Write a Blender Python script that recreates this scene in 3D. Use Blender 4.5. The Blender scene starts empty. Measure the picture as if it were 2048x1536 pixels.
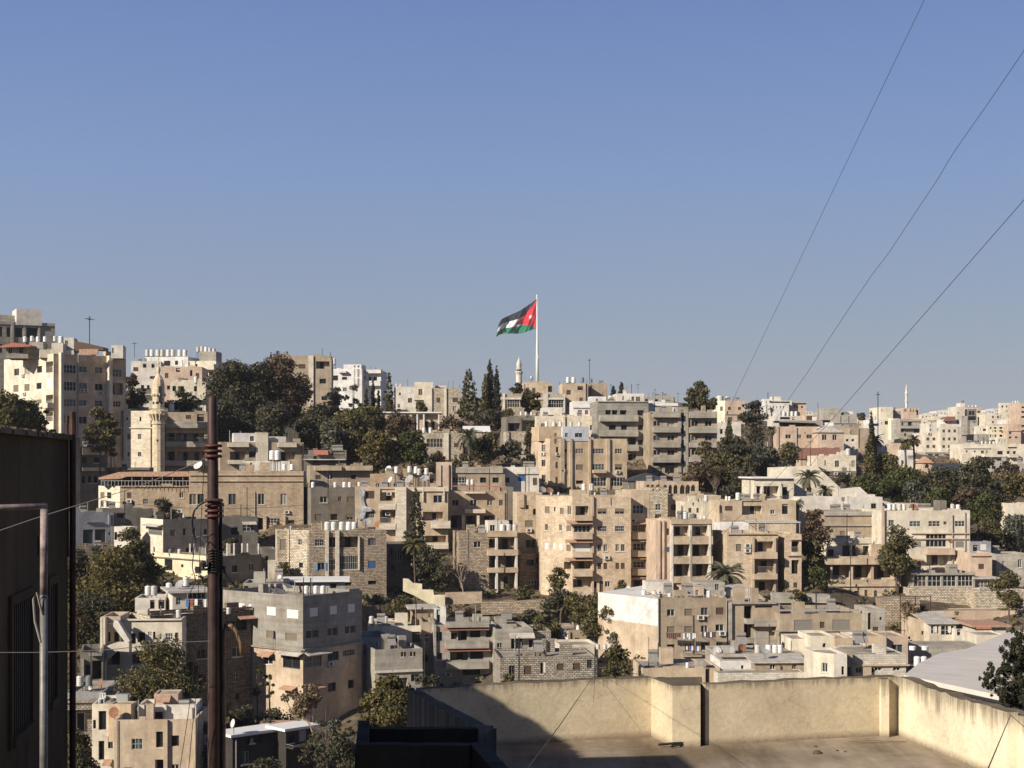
import bpy, math, random, re
import numpy as np
from mathutils import Vector, Matrix
SC = bpy.context.scene
COL = SC.collection
R = math.radians
rnd = random.Random(7)

# ---------------------------------------------------------------- camera, sky, sun, exposure
F = 2974.0; CX = 1024.0; HY = 930.0            # focal length and horizon of the photograph, in its pixels
cam = bpy.data.cameras.new("camera"); camo = bpy.data.objects.new("camera", cam); COL.objects.link(camo)
cam.sensor_width = 36.0; cam.lens = F / 2048.0 * 36.0; cam.clip_start = 0.1; cam.clip_end = 20000
cam.shift_y = (HY - 768.0) / 2048.0
camo.location = (0, 0, 0); camo.rotation_euler = (R(90), 0, 0)
SC.camera = camo
SUN_AZ = 40.0      # degrees the sun stands on the camera's side of due left
SUN_EL = 27.8
sd = Vector((-math.cos(R(SUN_AZ)) * math.cos(R(SUN_EL)), -math.sin(R(SUN_AZ)) * math.cos(R(SUN_EL)), math.sin(R(SUN_EL))))
sl = bpy.data.lights.new("sun", 'SUN'); sl.energy = 5.0; sl.angle = R(0.5); sl.color = (1.0, 0.905, 0.77)
so = bpy.data.objects.new("sun", sl); COL.objects.link(so); so.rotation_euler = sd.to_track_quat('Z', 'Y').to_euler()
W = bpy.data.worlds.new("World"); SC.world = W; W.use_nodes = True
nt = W.node_tree; bg = nt.nodes['Background']
sky = nt.nodes.new('ShaderNodeTexSky'); sky.sky_type = 'NISHITA'; sky.sun_disc = False
sky.sun_elevation = R(SUN_EL); sky.sun_rotation = math.atan2(sd.x, sd.y)
sky.altitude = 800; sky.air_density = 1.0; sky.dust_density = 1.2; sky.ozone_density = 5.0
# the air near the horizon is dusty: the clear-sky model is mixed with a measured elevation profile of this evening sky
tc = nt.nodes.new('ShaderNodeTexCoord'); sx = nt.nodes.new('ShaderNodeSeparateXYZ'); nt.links.new(tc.outputs['Generated'], sx.inputs[0])
cr = nt.nodes.new('ShaderNodeValToRGB'); el = cr.color_ramp.elements
SKYP = [(0.0, (.05, .042, .034)), (.004, (.350, .366, .412)), (.045, (.338, .368, .425)), (.085, (.312, .366, .456)), (.19, (.228, .330, .560)), (.30, (.160, .252, .520)), (.42, (.07, .12, .30)), (1.0, (.03, .055, .16))]
for i, (p_, c_) in enumerate(SKYP):
    e_ = el[i] if i < 2 else el.new(p_)
    e_.position = p_; e_.color = (*c_, 1)
sc_ = nt.nodes.new('ShaderNodeVectorMath'); sc_.operation = 'SCALE'; sc_.inputs['Scale'].default_value = 9.8
mxs = nt.nodes.new('ShaderNodeMix'); mxs.data_type = 'RGBA'; mxs.inputs[0].default_value = .9
nt.links.new(sx.outputs[2], cr.inputs[0]); nt.links.new(cr.outputs[0], sc_.inputs[0])
nz = nt.nodes.new('ShaderNodeTexNoise'); nz.inputs['Scale'].default_value = 2.6; nz.inputs['Detail'].default_value = 3; nt.links.new(tc.outputs['Generated'], nz.inputs['Vector'])
mr_ = nt.nodes.new('ShaderNodeMapRange'); mr_.inputs[3].default_value = 9.8 * .955; mr_.inputs[4].default_value = 9.8 * 1.045; nt.links.new(nz.outputs['Fac'], mr_.inputs[0]); nt.links.new(mr_.outputs[0], sc_.inputs['Scale'])
nt.links.new(sky.outputs[0], mxs.inputs[6]); nt.links.new(sc_.outputs[0], mxs.inputs[7]); nt.links.new(mxs.outputs[2], bg.inputs[0])
bg.inputs[1].default_value = 0.075
SC.view_settings.view_transform = 'Standard'; SC.view_settings.look = 'None'
SC.view_settings.gamma = 1; SC.view_settings.exposure = 0.42
SC.cycles.max_bounces = 5; SC.cycles.diffuse_bounces = 2; SC.cycles.transparent_max_bounces = 6

def P(px, py, d): return Vector(((px - CX) / F * d, d, (HY - py) / F * d))

# ---------------------------------------------------------------- materials
MATS = {}
def nodes_mat(name):
    m = bpy.data.materials.new(name); m.use_nodes = True
    n = m.node_tree; b = n.nodes['Principled BSDF']
    return m, n, b
def simple(name, col, rough=0.7, metal=0.0, spec=0.3, var=0.0, scale=2.0):
    if name in MATS: return MATS[name]
    m, n, b = nodes_mat(name)
    b.inputs['Base Color'].default_value = (*col, 1); b.inputs['Roughness'].default_value = rough
    b.inputs['Metallic'].default_value = metal; b.inputs['Specular IOR Level'].default_value = spec
    if var:
        tc = n.nodes.new('ShaderNodeTexCoord'); no = n.nodes.new('ShaderNodeTexNoise')
        no.inputs['Scale'].default_value = scale; no.inputs['Detail'].default_value = 6; no.inputs['Roughness'].default_value = .65
        n.links.new(tc.outputs['Object'], no.inputs['Vector'])
        r = n.nodes.new('ShaderNodeValToRGB'); r.color_ramp.elements[0].position = .3; r.color_ramp.elements[1].position = .7
        r.color_ramp.elements[0].color = (*[c * (1 - var) for c in col], 1); r.color_ramp.elements[1].color = (*[min(1, c * (1 + var)) for c in col], 1)
        n.links.new(no.outputs['Fac'], r.inputs[0]); n.links.new(r.outputs[0], b.inputs['Base Color'])
    MATS[name] = m
    return m

def N(n, typ, **kw):
    x = n.nodes.new(typ)
    for k, v in kw.items():
        if hasattr(x, k): setattr(x, k, v)
        else: x.inputs[k].default_value = v
    return x
def mixc(n, mode, fac, a, b):
    x = n.nodes.new('ShaderNodeMix'); x.data_type = 'RGBA'; x.blend_type = mode
    for sock, v in ((0, fac), (6, a), (7, b)):
        if isinstance(v, (int, float)): x.inputs[sock].default_value = v
        elif isinstance(v, tuple): x.inputs[sock].default_value = v
        else: n.links.new(v, x.inputs[sock])
    return x.outputs[2]
def ramp(n, src, p0, p1, c0=(0, 0, 0, 1), c1=(1, 1, 1, 1)):
    r = n.nodes.new('ShaderNodeValToRGB'); e = r.color_ramp.elements
    e[0].position = p0; e[1].position = p1; e[0].color = c0; e[1].color = c1
    n.links.new(src, r.inputs[0]); return r.outputs[0]

def wallmat(key, col, kind='plaster', stain=.35, bw=.62, bh=.31):
    """weathered wall; UVs are metres. kinds: plaster, stone (dressed courses), rubble (rough quarry faced), concrete"""
    if key in MATS: return MATS[key]
    m, n, b = nodes_mat(key)
    uv = N(n, 'ShaderNodeUVMap'); oi = N(n, 'ShaderNodeObjectInfo')
    sc = N(n, 'ShaderNodeVectorMath', operation='SCALE'); sc.inputs['Scale'].default_value = 37.0
    cmb = N(n, 'ShaderNodeCombineXYZ'); n.links.new(oi.outputs['Random'], cmb.inputs[0]); n.links.new(oi.outputs['Random'], cmb.inputs[2])
    n.links.new(cmb.outputs[0], sc.inputs[0])
    add = N(n, 'ShaderNodeVectorMath', operation='ADD'); n.links.new(uv.outputs[0], add.inputs[0]); n.links.new(sc.outputs[0], add.inputs[1])
    c4 = (*col, 1)
    lo = tuple(c * .72 for c in col) + (1,); hi = tuple(min(.9, c * 1.14) for c in col) + (1,)
    if kind in ('stone', 'rubble', 'block'):
        br = N(n, 'ShaderNodeTexBrick'); n.links.new(uv.outputs[0], br.inputs['Vector'])
        br.inputs['Scale'].default_value = 1.0; br.inputs['Brick Width'].default_value = bw; br.inputs['Row Height'].default_value = bh
        amt = {'stone': .86, 'rubble': .68, 'block': .85}[kind]
        br.inputs['Color1'].default_value = tuple(c * amt for c in col) + (1,)
        br.inputs['Color2'].default_value = tuple(min(.9, c * (2.04 - amt)) for c in col) + (1,)
        br.inputs['Mortar'].default_value = tuple(c * {'stone': .66, 'rubble': .3, 'block': .6}[kind] for c in col) + (1,)
        br.inputs['Mortar Size'].default_value = {'stone': .016, 'rubble': .04, 'block': .018}[kind]
        br.inputs['Mortar Smooth'].default_value = .4
        base = br.outputs['Color']
        if kind != 'block':
            bp = N(n, 'ShaderNodeBump'); bp.inputs['Strength'].default_value = {'stone': .25, 'rubble': .9}[kind]; bp.inputs['Distance'].default_value = .06
            n2 = N(n, 'ShaderNodeTexNoise', Scale=5.0, Detail=4.0); n.links.new(add.outputs[0], n2.inputs['Vector'])
            ms = mixc(n, 'MULTIPLY', .8, n2.outputs['Color'], ramp(n, br.outputs['Fac'], 0, 1, (1, 1, 1, 1), (0, 0, 0, 1)))
            n.links.new(ms, bp.inputs['Height']); n.links.new(bp.outputs[0], b.inputs['Normal'])
    else:
        no = N(n, 'ShaderNodeTexNoise', Scale=.55, Detail=7.0, Roughness=.62); n.links.new(add.outputs[0], no.inputs['Vector'])
        base = ramp(n, no.outputs['Fac'], .3, .72, lo, hi)
        if kind == 'concrete':
            wv = N(n, 'ShaderNodeTexNoise', Scale=1.0, Detail=3.0)
            mp = N(n, 'ShaderNodeMapping'); mp.inputs['Scale'].default_value = (.08, 2.2, 1); n.links.new(add.outputs[0], mp.inputs[0]); n.links.new(mp.outputs[0], wv.inputs['Vector'])
            base = mixc(n, 'MULTIPLY', .55, base, ramp(n, wv.outputs['Fac'], .35, .6, (.62, .62, .6, 1), (1, 1, 1, 1)))
    # fine grain
    fg = N(n, 'ShaderNodeTexNoise', Scale=4.5, Detail=5.0, Roughness=.7); n.links.new(add.outputs[0], fg.inputs['Vector'])
    base = mixc(n, 'MULTIPLY', .6, base, ramp(n, fg.outputs['Fac'], .3, .65, (.76, .74, .71, 1), (1, 1, 1, 1)))
    # rain streaks and damp patches
    mp = N(n, 'ShaderNodeMapping'); mp.inputs['Scale'].default_value = (1.1, .11, 1); n.links.new(add.outputs[0], mp.inputs[0])
    st = N(n, 'ShaderNodeTexNoise', Scale=1.0, Detail=6.0, Roughness=.7); n.links.new(mp.outputs[0], st.inputs['Vector'])
    base = mixc(n, 'MULTIPLY', stain * .6, base, ramp(n, st.outputs['Fac'], .36, .56, (.35, .29, .22, 1), (1, 1, 1, 1)))
    pt = N(n, 'ShaderNodeTexNoise', Scale=.22, Detail=5.0, Roughness=.7); n.links.new(add.outputs[0], pt.inputs['Vector'])
    base = mixc(n, 'MULTIPLY', stain * .9, base, ramp(n, pt.outputs['Fac'], .36, .6, (.5, .43, .34, 1), (1, 1, 1, 1)))
    n.links.new(base, b.inputs['Base Color'])
    b.inputs['Roughness'].default_value = .92; b.inputs['Specular IOR Level'].default_value = .15
    MATS[key] = m
    return m
PAL = {
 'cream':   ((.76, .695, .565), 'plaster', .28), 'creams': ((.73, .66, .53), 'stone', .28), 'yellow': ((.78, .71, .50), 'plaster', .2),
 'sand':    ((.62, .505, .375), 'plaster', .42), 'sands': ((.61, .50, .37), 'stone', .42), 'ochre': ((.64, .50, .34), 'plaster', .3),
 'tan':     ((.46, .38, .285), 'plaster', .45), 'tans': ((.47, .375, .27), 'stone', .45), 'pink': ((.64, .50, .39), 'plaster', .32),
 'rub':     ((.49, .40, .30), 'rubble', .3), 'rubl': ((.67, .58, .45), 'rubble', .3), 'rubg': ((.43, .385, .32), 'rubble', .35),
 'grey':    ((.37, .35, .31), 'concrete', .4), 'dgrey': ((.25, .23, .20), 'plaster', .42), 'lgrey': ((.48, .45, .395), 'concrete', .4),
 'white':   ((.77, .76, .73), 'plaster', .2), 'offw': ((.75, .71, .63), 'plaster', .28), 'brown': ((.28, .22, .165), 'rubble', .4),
 'blueg':   ((.35, .36, .38), 'plaster', .3), 'bluew': ((.62, .66, .72), 'plaster', .2), 'shadeblk': ((.06, .055, .05), 'plaster', .3),  # the near black one has gully shade put into the wall colour
 'far':     ((.73, .665, .56), 'plaster', .22), 'fary': ((.77, .71, .56), 'plaster', .18), 'farg': ((.50, .465, .41), 'concrete', .3),
 'wblock':  ((.63, .585, .50), 'block', .3), 'conc': ((.40, .35, .28), 'concrete', .5),
}
def WM(k):
    c, kind, s = PAL[k]
    if kind == 'rubble': return wallmat('wall_' + k, c, kind, s, .44, .24)
    if kind == 'block': return wallmat('wall_' + k, c, kind, s, .45, .22)
    return wallmat('wall_' + k, c, kind, s)

def glassmat(key, col, rough=.12):
    return simple(key, col, .32, 0, .22)
G_DARK = glassmat('glass_dark', (.018, .02, .024)); G_BLUE = glassmat('glass_blue', (.035, .05, .06)); G_BRN = glassmat('glass_brown', (.06, .045, .03))
G_CUR = simple('glass_curtain', (.12, .10, .075), .35); G_CUR2 = simple('glass_curtain_pale', (.30, .28, .25), .35); G_TEAL = glassmat('glass_teal', (.05, .085, .08))
PANES = [G_DARK, G_DARK, G_DARK, G_BLUE, G_BRN, G_CUR, G_TEAL, G_DARK, G_CUR2]
FR_W = simple('frame_white', (.50, .48, .44), .5); FR_A = simple('frame_aluminium', (.35, .34, .33), .4, .3); FR_B = simple('frame_brown', (.10, .065, .04), .6)
SH_T = simple('shutter_tan', (.20, .165, .12), .6); SH_B = simple('shutter_brown', (.10, .062, .042), .6); SH_G = simple('shutter_grey', (.24, .22, .19), .6); SH_W = simple('shutter_white', (.72, .70, .66), .6)
SH_BL = simple('shutter_blue', (.05, .13, .28), .55); SH_R = simple('shutter_red', (.30, .07, .05), .6); SH_D = simple('roller_dark', (.035, .045, .05), .5); SH_DB = simple('roller_blue', (.02, .03, .22), .5)
TANKM = None; TANKG = simple('tank_grey', (.16, .17, .17), .55); LIDM = simple('tank_lid', (.05, .05, .055), .6)
METAL = simple('galvanised', (.30, .28, .25), .5, .2, .4, .3, 6.0); RUST = simple('rusty_steel', (.07, .035, .026), .75, .15, .3, .45, 5.0)
DISHW = simple('dish_white', (.58, .57, .54), .5, 0, .3, .12, 2.0); DISHR = simple('dish_rusty', (.26, .12, .07), .8, 0, .2, .35, 3.0); DISHG = simple('dish_grey', (.30, .30, .30), .6, 0, .3, .2, 3.0)
IRON = simple('black_iron', (.025, .024, .023), .6); ACM = simple('ac_casing', (.60, .59, .55), .6); ACD = simple('ac_grille', (.06, .06, .06), .7)
CANR = simple('canopy_red', (.36, .15, .11), .8, 0, .2, .2, 2.0); CANT = simple('canopy_terracotta', (.40, .25, .17), .85, 0, .2, .3, 2.0); CANG = simple('sheet_roof', (.45, .41, .35), .7, 0, .3, .3, 1.0)
TILE = simple('roof_tiles_red', (.235, .115, .085), .85, 0, .2, .25, 2.5); BARK = simple('bark', (.11, .08, .06), .95, 0, .1, .35, 6.0); BARKL = simple('bark_pale', (.26, .20, .155), .95, 0, .1, .3, 6.0)
ROOFM = simple('roof_screed', (.31, .27, .215), .95, 0, .1, .5, .5); ROOFD = simple('roof_dark', (.05, .053, .06), .8, 0, .2, .2, 1.0)

def tank_material():
    m, n, b = nodes_mat('tank_plastic'); oi = N(n, 'ShaderNodeObjectInfo')
    r = ramp(n, oi.outputs['Random'], 0, 1, (.80, .80, .79, 1), (.52, .51, .47, 1)); tc = N(n, 'ShaderNodeTexCoord')
    no = N(n, 'ShaderNodeTexNoise', Scale=2.2, Detail=6.0, Roughness=.7); n.links.new(tc.outputs['Object'], no.inputs['Vector'])
    r = mixc(n, 'MULTIPLY', .6, r, ramp(n, no.outputs['Fac'], .35, .6, (.55, .5, .42, 1), (1, 1, 1, 1))); n.links.new(r, b.inputs['Base Color']); b.inputs['Roughness'].default_value = .5; return m
TANKM = tank_material()
# ---------------------------------------------------------------- mesh helpers
class MB:
    def __init__(s): s.v = []; s.f = []; s.uv = []; s.mi = []
    def face(s, pts, uvs=None, mi=0):
        b = len(s.v); s.v.extend([tuple(p) for p in pts]); s.f.append(tuple(range(b, b + len(pts))))
        s.uv.extend(uvs if uvs else [(p[0] + p[1], p[2]) for p in pts]); s.mi.append(mi)
    def box(s, x0, y0, z0, x1, y1, z1, mi=0):
        p = [(x, y, z) for x in (x0, x1) for y in (y0, y1) for z in (z0, z1)]
        # index = x*4+y*2+z
        for q, ax in (((0, 4, 5, 1), 0), ((6, 2, 3, 7), 0), ((2, 0, 1, 3), 1), ((4, 6, 7, 5), 1), ((1, 5, 7, 3), 2), ((2, 6, 4, 0), 2)):
            pts = [p[i] for i in q]
            uv = [((a[0], a[2]) if ax == 0 else (a[1], a[2]) if ax == 1 else (a[0], a[1])) for a in pts]
            s.face(pts, uv, mi)
    def tube(s, pts, rad, n=8, mi=0, cap=True):
        pts = [Vector(p) for p in pts]
        if isinstance(rad, (int, float)): rad = [rad] * len(pts)
        rings = []
        for i, p in enumerate(pts):
            t = (pts[min(i + 1, len(pts) - 1)] - pts[max(i - 1, 0)])
            t = t.normalized() if t.length > 1e-9 else Vector((0, 0, 1))
            a = Vector((0, 0, 1)) if abs(t.z) < .9 else Vector((1, 0, 0))
            u = t.cross(a).normalized(); w = t.cross(u)
            rings.append([p + (u * math.cos(2 * math.pi * k / n) + w * math.sin(2 * math.pi * k / n)) * rad[i] for k in range(n)])
        b = len(s.v)
        for r_ in rings: s.v.extend([tuple(q) for q in r_])
        L = 0
        for i in range(len(rings) - 1):
            L2 = L + (pts[i + 1] - pts[i]).length
            for k in range(n):
                k2 = (k + 1) % n
                s.f.append((b + i * n + k, b + i * n + k2, b + (i + 1) * n + k2, b + (i + 1) * n + k)); s.mi.append(mi)
                s.uv.extend([(k / n, L), ((k + 1) / n, L), ((k + 1) / n, L2), (k / n, L2)])
            L = L2
        if cap:
            s.f.append(tuple(b + k for k in range(n))[::-1]); s.mi.append(mi); s.uv.extend([(0, 0)] * n)
            s.f.append(tuple(b + (len(rings) - 1) * n + k for k in range(n))); s.mi.append(mi); s.uv.extend([(0, 0)] * n)
    def lathe(s, prof, n=16, cx=0, cy=0, mi=0):
        b = len(s.v)
        for r, z in prof: s.v.extend([(cx + r * math.cos(2 * math.pi * k / n), cy + r * math.sin(2 * math.pi * k / n), z) for k in range(n)])
        for i in range(len(prof) - 1):
            for k in range(n):
                k2 = (k + 1) % n
                s.f.append((b + i * n + k, b + i * n + k2, b + (i + 1) * n + k2, b + (i + 1) * n + k)); s.mi.append(mi)
                c = prof[i][0] * 2 * math.pi / n
                s.uv.extend([(k * c, prof[i][1]), ((k + 1) * c, prof[i][1]), ((k + 1) * c, prof[i + 1][1]), (k * c, prof[i + 1][1])])
    def build(s, name, mats, parent=None, loc=None, rotz=None, smooth=False):
        me = bpy.data.meshes.new(name); me.from_pydata(s.v, [], s.f)
        if not isinstance(mats, (list, tuple)): mats = [mats]
        for m in mats: me.materials.append(m)
        if len(mats) > 1: me.polygons.foreach_set('material_index', s.mi)
        ul = me.uv_layers.new(name='UVMap'); ul.data.foreach_set('uv', np.array(s.uv, dtype=np.float32).ravel())
        if smooth: me.polygons.foreach_set('use_smooth', [True] * len(me.polygons))
        me.update()
        return obj(name, me, parent, loc, rotz)
def obj(name, me, parent=None, loc=None, rotz=None):
    o = bpy.data.objects.new(name, me); COL.objects.link(o)
    if parent: o.parent = parent
    if loc is not None: o.location = loc
    if rotz is not None: o.rotation_euler = (0, 0, rotz)
    return o
LABELS = {}
def tag(o, label, cat, group=None):
    o['label'] = label; o['category'] = cat
    if group: o['group'] = group
    LABELS.setdefault(label, []).append(o.name)
    return o
def empty(name, loc, rotz=0):
    o = bpy.data.objects.new(name, None); COL.objects.link(o); o.location = loc; o.rotation_euler = (0, 0, rotz); o.empty_display_size = .3
    return o
def copy_thing(src, loc, rotz=None, scale=None):
    c = src.copy(); COL.objects.link(c); c.location = loc
    if rotz is not None: c.rotation_euler = (0, 0, rotz)
    if scale is not None: c.scale = scale
    for ch in src.children:
        d = ch.copy(); COL.objects.link(d); d.parent = c
        for g in ch.children:
            e = g.copy(); COL.objects.link(e); e.parent = d
    return c

# ---------------------------------------------------------------- facade parts (meshes cached by size)
MC = {}
def cached(key, fn):
    if key not in MC: MC[key] = fn()
    return MC[key]
def mesh_of(mb, name, mats):
    o = mb.build(name, mats); me = o.data; bpy.data.objects.remove(o); return me
def frame_mesh(w, h, fm, bars, mull=1):
    mb = MB(); t = .07
    mb.box(-w / 2, -.04, 0, w / 2, .03, t); mb.box(-w / 2, -.04, h - t, w / 2, .03, h)
    mb.box(-w / 2, -.04, t, -w / 2 + t, .03, h - t); mb.box(w / 2 - t, -.04, t, w / 2, .03, h - t)
    for i in range(mull):
        x = -w / 2 + w * (i + 1) / (mull + 1); mb.box(x - .04, -.035, t, x + .04, .025, h - t)
    for i in range(bars):
        z = h * (i + 1) / (bars + 1); mb.box(-w / 2 + t, -.03, z - .03, w / 2 - t, .02, z + .03)
    return mesh_of(mb, 'window', fm)
def pane_mesh(w, h, m):
    mb = MB(); mb.box(-w / 2 + .004, .035, .004, w / 2 - .004, .06, h - .004); return mesh_of(mb, 'pane', m)
def shutter_mesh(w, h, m):
    mb = MB(); n = max(3, int(h / .12)); dz = h / n
    for i in range(n): mb.box(-w / 2 + .005, -.06, i * dz + .012, w / 2 - .005, -.02, (i + 1) * dz - .004)
    mb.box(-w / 2 + .005, -.02, 0, w / 2 - .005, 0, h); return mesh_of(mb, 'shutter', m)
def grille_mesh(w, h, m, step=.28):
    mb = MB(); n = max(2, int(w / step))
    for i in range(n + 1):
        x = -w / 2 + .03 + (w - .06) * i / n; mb.box(x - .02, -.16, 0, x + .02, -.13, h)
    for z in (.02, h / 2, h - .05): mb.box(-w / 2, -.13, z, w / 2, -.11, z + .04)
    return mesh_of(mb, 'grille', m)
def sill_mesh(w):
    mb = MB(); mb.box(-w / 2 - .12, -.26, -.13, w / 2 + .12, -.165, -.004); mb.box(-w / 2 - .12, -.24, -.0, w / 2 + .12, -.167, -.001)
    return mesh_of(mb, 'sill', WM('offw'))
def ac_mesh():
    mb = MB(); mb.box(-.42, -.36, 0, .42, -.02, .58, 0); mb.box(-.3, -.375, .08, .18, -.362, .5, 1)
    mb.box(-.4, -.36, -.1, -.34, 0, -.003, 1); mb.box(.34, -.36, -.1, .4, 0, -.003, 1); return mesh_of(mb, 'air_conditioner', [ACM, ACD])

def facade(mb, ox, oy, phi, Wd, z0, z1, holes, mi=0, uo=0.0, zsplit=None, mi2=2):
    ud = (math.cos(phi), math.sin(phi)); nn = (ud[1], -ud[0])
    def pt(u, v, dep=0): return (ox + ud[0] * u - nn[0] * dep, oy + ud[1] * u - nn[1] * dep, v)
    def cuts(vals):
        out = []
        for x in sorted(vals):
            if not out or x - out[-1] > .003: out.append(x)
        return out
    hs = [h for h in holes]
    us = cuts([0, Wd] + [h[0] for h in hs] + [h[1] for h in hs]); vs = cuts([z0, z1] + ([zsplit] if zsplit else []) + [h[2] for h in hs] + [h[3] for h in hs])
    for i in range(len(us) - 1):
        run = None
        for j in range(len(vs) - 1):
            uc = (us[i] + us[i + 1]) / 2; vc = (vs[j] + vs[j + 1]) / 2
            inh = any(h[0] < uc < h[1] and h[2] < vc < h[3] for h in hs)
            if not inh:
                if run is None: run = vs[j]
            atsp = zsplit is not None and abs(vs[j + 1] - zsplit) < .004
            if (inh or j == len(vs) - 2 or atsp) and run is not None:
                top = vs[j] if inh else vs[j + 1]
                a, b_ = us[i], us[i + 1]
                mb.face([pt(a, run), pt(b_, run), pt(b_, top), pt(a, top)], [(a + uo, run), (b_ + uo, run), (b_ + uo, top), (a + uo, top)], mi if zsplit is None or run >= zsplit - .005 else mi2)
                run = None
    for (a, b_, c, d_, dep, back) in hs:
        q = [(pt(a, c), pt(b_, c), pt(b_, c, dep), pt(a, c, dep)), (pt(a, d_, dep), pt(b_, d_, dep), pt(b_, d_), pt(a, d_)),
             (pt(a, c, dep), pt(a, d_, dep), pt(a, d_), pt(a, c)), (pt(b_, c), pt(b_, d_), pt(b_, d_, dep), pt(b_, c, dep))]
        for qq in q: mb.face(qq, [(0, 0), (b_ - a, 0), (b_ - a, dep), (0, dep)], mi)
        if back: mb.face([pt(a, c, dep), pt(b_, c, dep), pt(b_, d_, dep), pt(a, d_, dep)], [(a, c), (b_, c), (b_, d_), (a, d_)], mi)

def rng_list(s):
    return [tuple(float(q) for q in re.match(r'(-?[\d.]+)-(-?[\d.]+)$', r).groups()) for r in s.split(',')]
ANCH = []      # ground anchors (px, d, z)
BLD = {}
HK = {'w': .22, 'd': .3, 's': .16, 'S': .16, 'h': .18, 'g': .25, 'G': .25, 'k': .15, 'D': .25, 'B': .12, 'W': .1, 'R': .16, 'o': 1.3, 'r': 1.3, 'a': .3, 'N': .12, 'K': .15, 'Q': .12, 'q': .1}
def H(short, label, x, y, d, t, wall, spec='', D=10.0, xl=None, xb=None, ph=.9, roof=None, side=None, cat='building', name='apartment_building', fd=6.0, trim=None, anchor=True, parent_root=None, lift=0.0, group=None, pr=1.25, split=None, clutter=True, la=None, auto=.5):
    """a building whose front wall runs from px x[0] to x[1] at depth d, turned by t degrees; spec lists its openings in photo pixels"""
    xm, xr = x; yt, yb = y; tr = R(t); ct, st = math.cos(tr), math.sin(tr)
    Xm = (xm - CX) / F * d
    def uf(px): rx = (px - CX) / F; return (rx * d - Xm) / (ct - rx * st)
    Wd = uf(xr); XR = Xm + Wd * ct; dR = d + Wd * st
    if la is None: la = 90 if t >= 25 or xl is None else 48
    lc, ls_ = math.cos(R(la)), math.sin(R(la)); ldx, ldy = -lc * ct - ls_ * st, -lc * st + ls_ * ct
    def sl_(px): rx = (px - CX) / F; return (rx * d - Xm) / (ldx - rx * ldy)
    def sr_(px): rx = (px - CX) / F; return (XR - rx * dR) / (st + rx * ct)
    Lw = min(max(sl_(xl), 1.0), 40.0) if xl is not None else None
    if xl is not None: D = Lw if la >= 89 else max(D, Lw * ls_ + 2)
    elif xb is not None: D = sr_(xb)
    D = min(max(D, 2.0), 45.0)
    if Lw is None: Lw = D
    skew = la < 89
    zb = (HY - yb) / F * d; Ht = (HY - yt) / F * d - zb
    def zz(py): return (HY - py) / F * d - zb
    root = empty(name, (Xm, d, zb), tr); tag(root, label, cat, group)
    BLD[short] = dict(root=root, d=d, z=zb + Ht - ph)
    if anchor: ANCH.append(((xm + xr) / 2, d, zb)); ANCH.append(((xm + xr) / 2, d + D, zb + D * .12))
    if anchor and xl is not None and Lw > 4:
        for f_ in (.5, 1.0): ANCH.append((xm + (xl - xm) * f_ * 1.05, (d + Lw * f_ * ldy) - 1.5, zb - .3))
    wm = WM(wall); sm = WM(side) if side else wm; tm = WM(trim) if trim else wm
    far = d > 430
    holes = {'F': [], 'L': [], 'R': []}; todo = []
    for ent in [e.strip() for e in spec.split(';') if e.strip()]:
        p = ent.split(); k = p[0]; face = 'F'
        if k[0] in 'LR' and len(k) > 1: face = k[0]; k = k[1:]
        for (a, b_) in rng_list(p[1]):
            for (c, e) in rng_list(p[2]):
                if face == 'F': u0, u1 = uf(a), uf(b_)
                elif face == 'L': u0, u1 = Lw - sl_(a), Lw - sl_(b_)
                else: u0, u1 = sr_(a), sr_(b_)
                v0, v1 = zz(e), zz(c)
                todo.append((face, k, u0, u1, v0, v1))
    ar = random.Random(sum(ord(c) * (i + 1) for i, c in enumerate(short)))
    if cat == 'building' and auto and d < 560 and ph < 2:
        for face, FWd in (('F', Wd), ('L', Lw if xl is not None else 0)):
            if FWd < 2.2: continue
            top = Ht - ph - .5; nf = int((Ht + 1.2) / 3.05); sp_ = ar.uniform(2.2, 3.0); nc = max(1, int(FWd / sp_)); ww, hh = ar.choice(((1.1, 1.2), (.9, 1.3), (1.3, 1.1), (.7, 1.0))); kd = ar.choice('wwdsSgh')
            used = [(q[2], q[3], q[4], q[5]) for q in todo if q[0] == face]
            for fi in range(nf):
                z1_ = top - .25 - fi * 3.05
                if z1_ - hh < .4: break
                for ci in range(nc):
                    uc_ = FWd * (ci + .5) / nc + ar.uniform(-.15, .15); c_ = (uc_ - ww / 2, uc_ + ww / 2, z1_ - hh, z1_)
                    if ar.random() > auto + .15 or c_[0] < .3 or c_[1] > FWd - .3: continue
                    if any(c_[0] < q[1] + .45 and c_[1] > q[0] - .45 and c_[2] < q[3] + .4 and c_[3] > q[2] - .4 for q in used): continue
                    if ar.random() < .1 and FWd > 6 and c_[0] > 1 and c_[1] < FWd - 1 and not any(c_[0] - .8 < q[1] + .3 and c_[1] + .8 > q[0] - .3 and c_[2] - .9 < q[3] + .3 and c_[3] > q[2] - .3 for q in used) and c_[2] > 1.5:
                        c_ = (c_[0] - .8, c_[1] + .8, c_[2] - .8, c_[3]); used.append(c_); todo.append((face, 'r', *c_)); todo.append((face, 'f', c_[0] - .1, c_[1] + .1, c_[2] - .2, c_[2] - .02)); continue
                    used.append(c_); todo.append((face, kd if ar.random() < .7 else ar.choice('wdsg'), *c_))
                    if ar.random() < .16: todo.append((face, 'A', uc_ - .4, uc_ + .4, z1_ - hh - .85, z1_ - hh - .2))
            if ar.random() < .5 and FWd > 4:
                uu = ar.choice((.35, FWd - .35, FWd * .5)); c_ = (uu - .07, uu + .07, -1, Ht - .3)
                if not any(c_[0] < q[1] + .1 and c_[1] > q[0] - .1 for q in used): todo.append((face, 'p', *c_))
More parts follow.
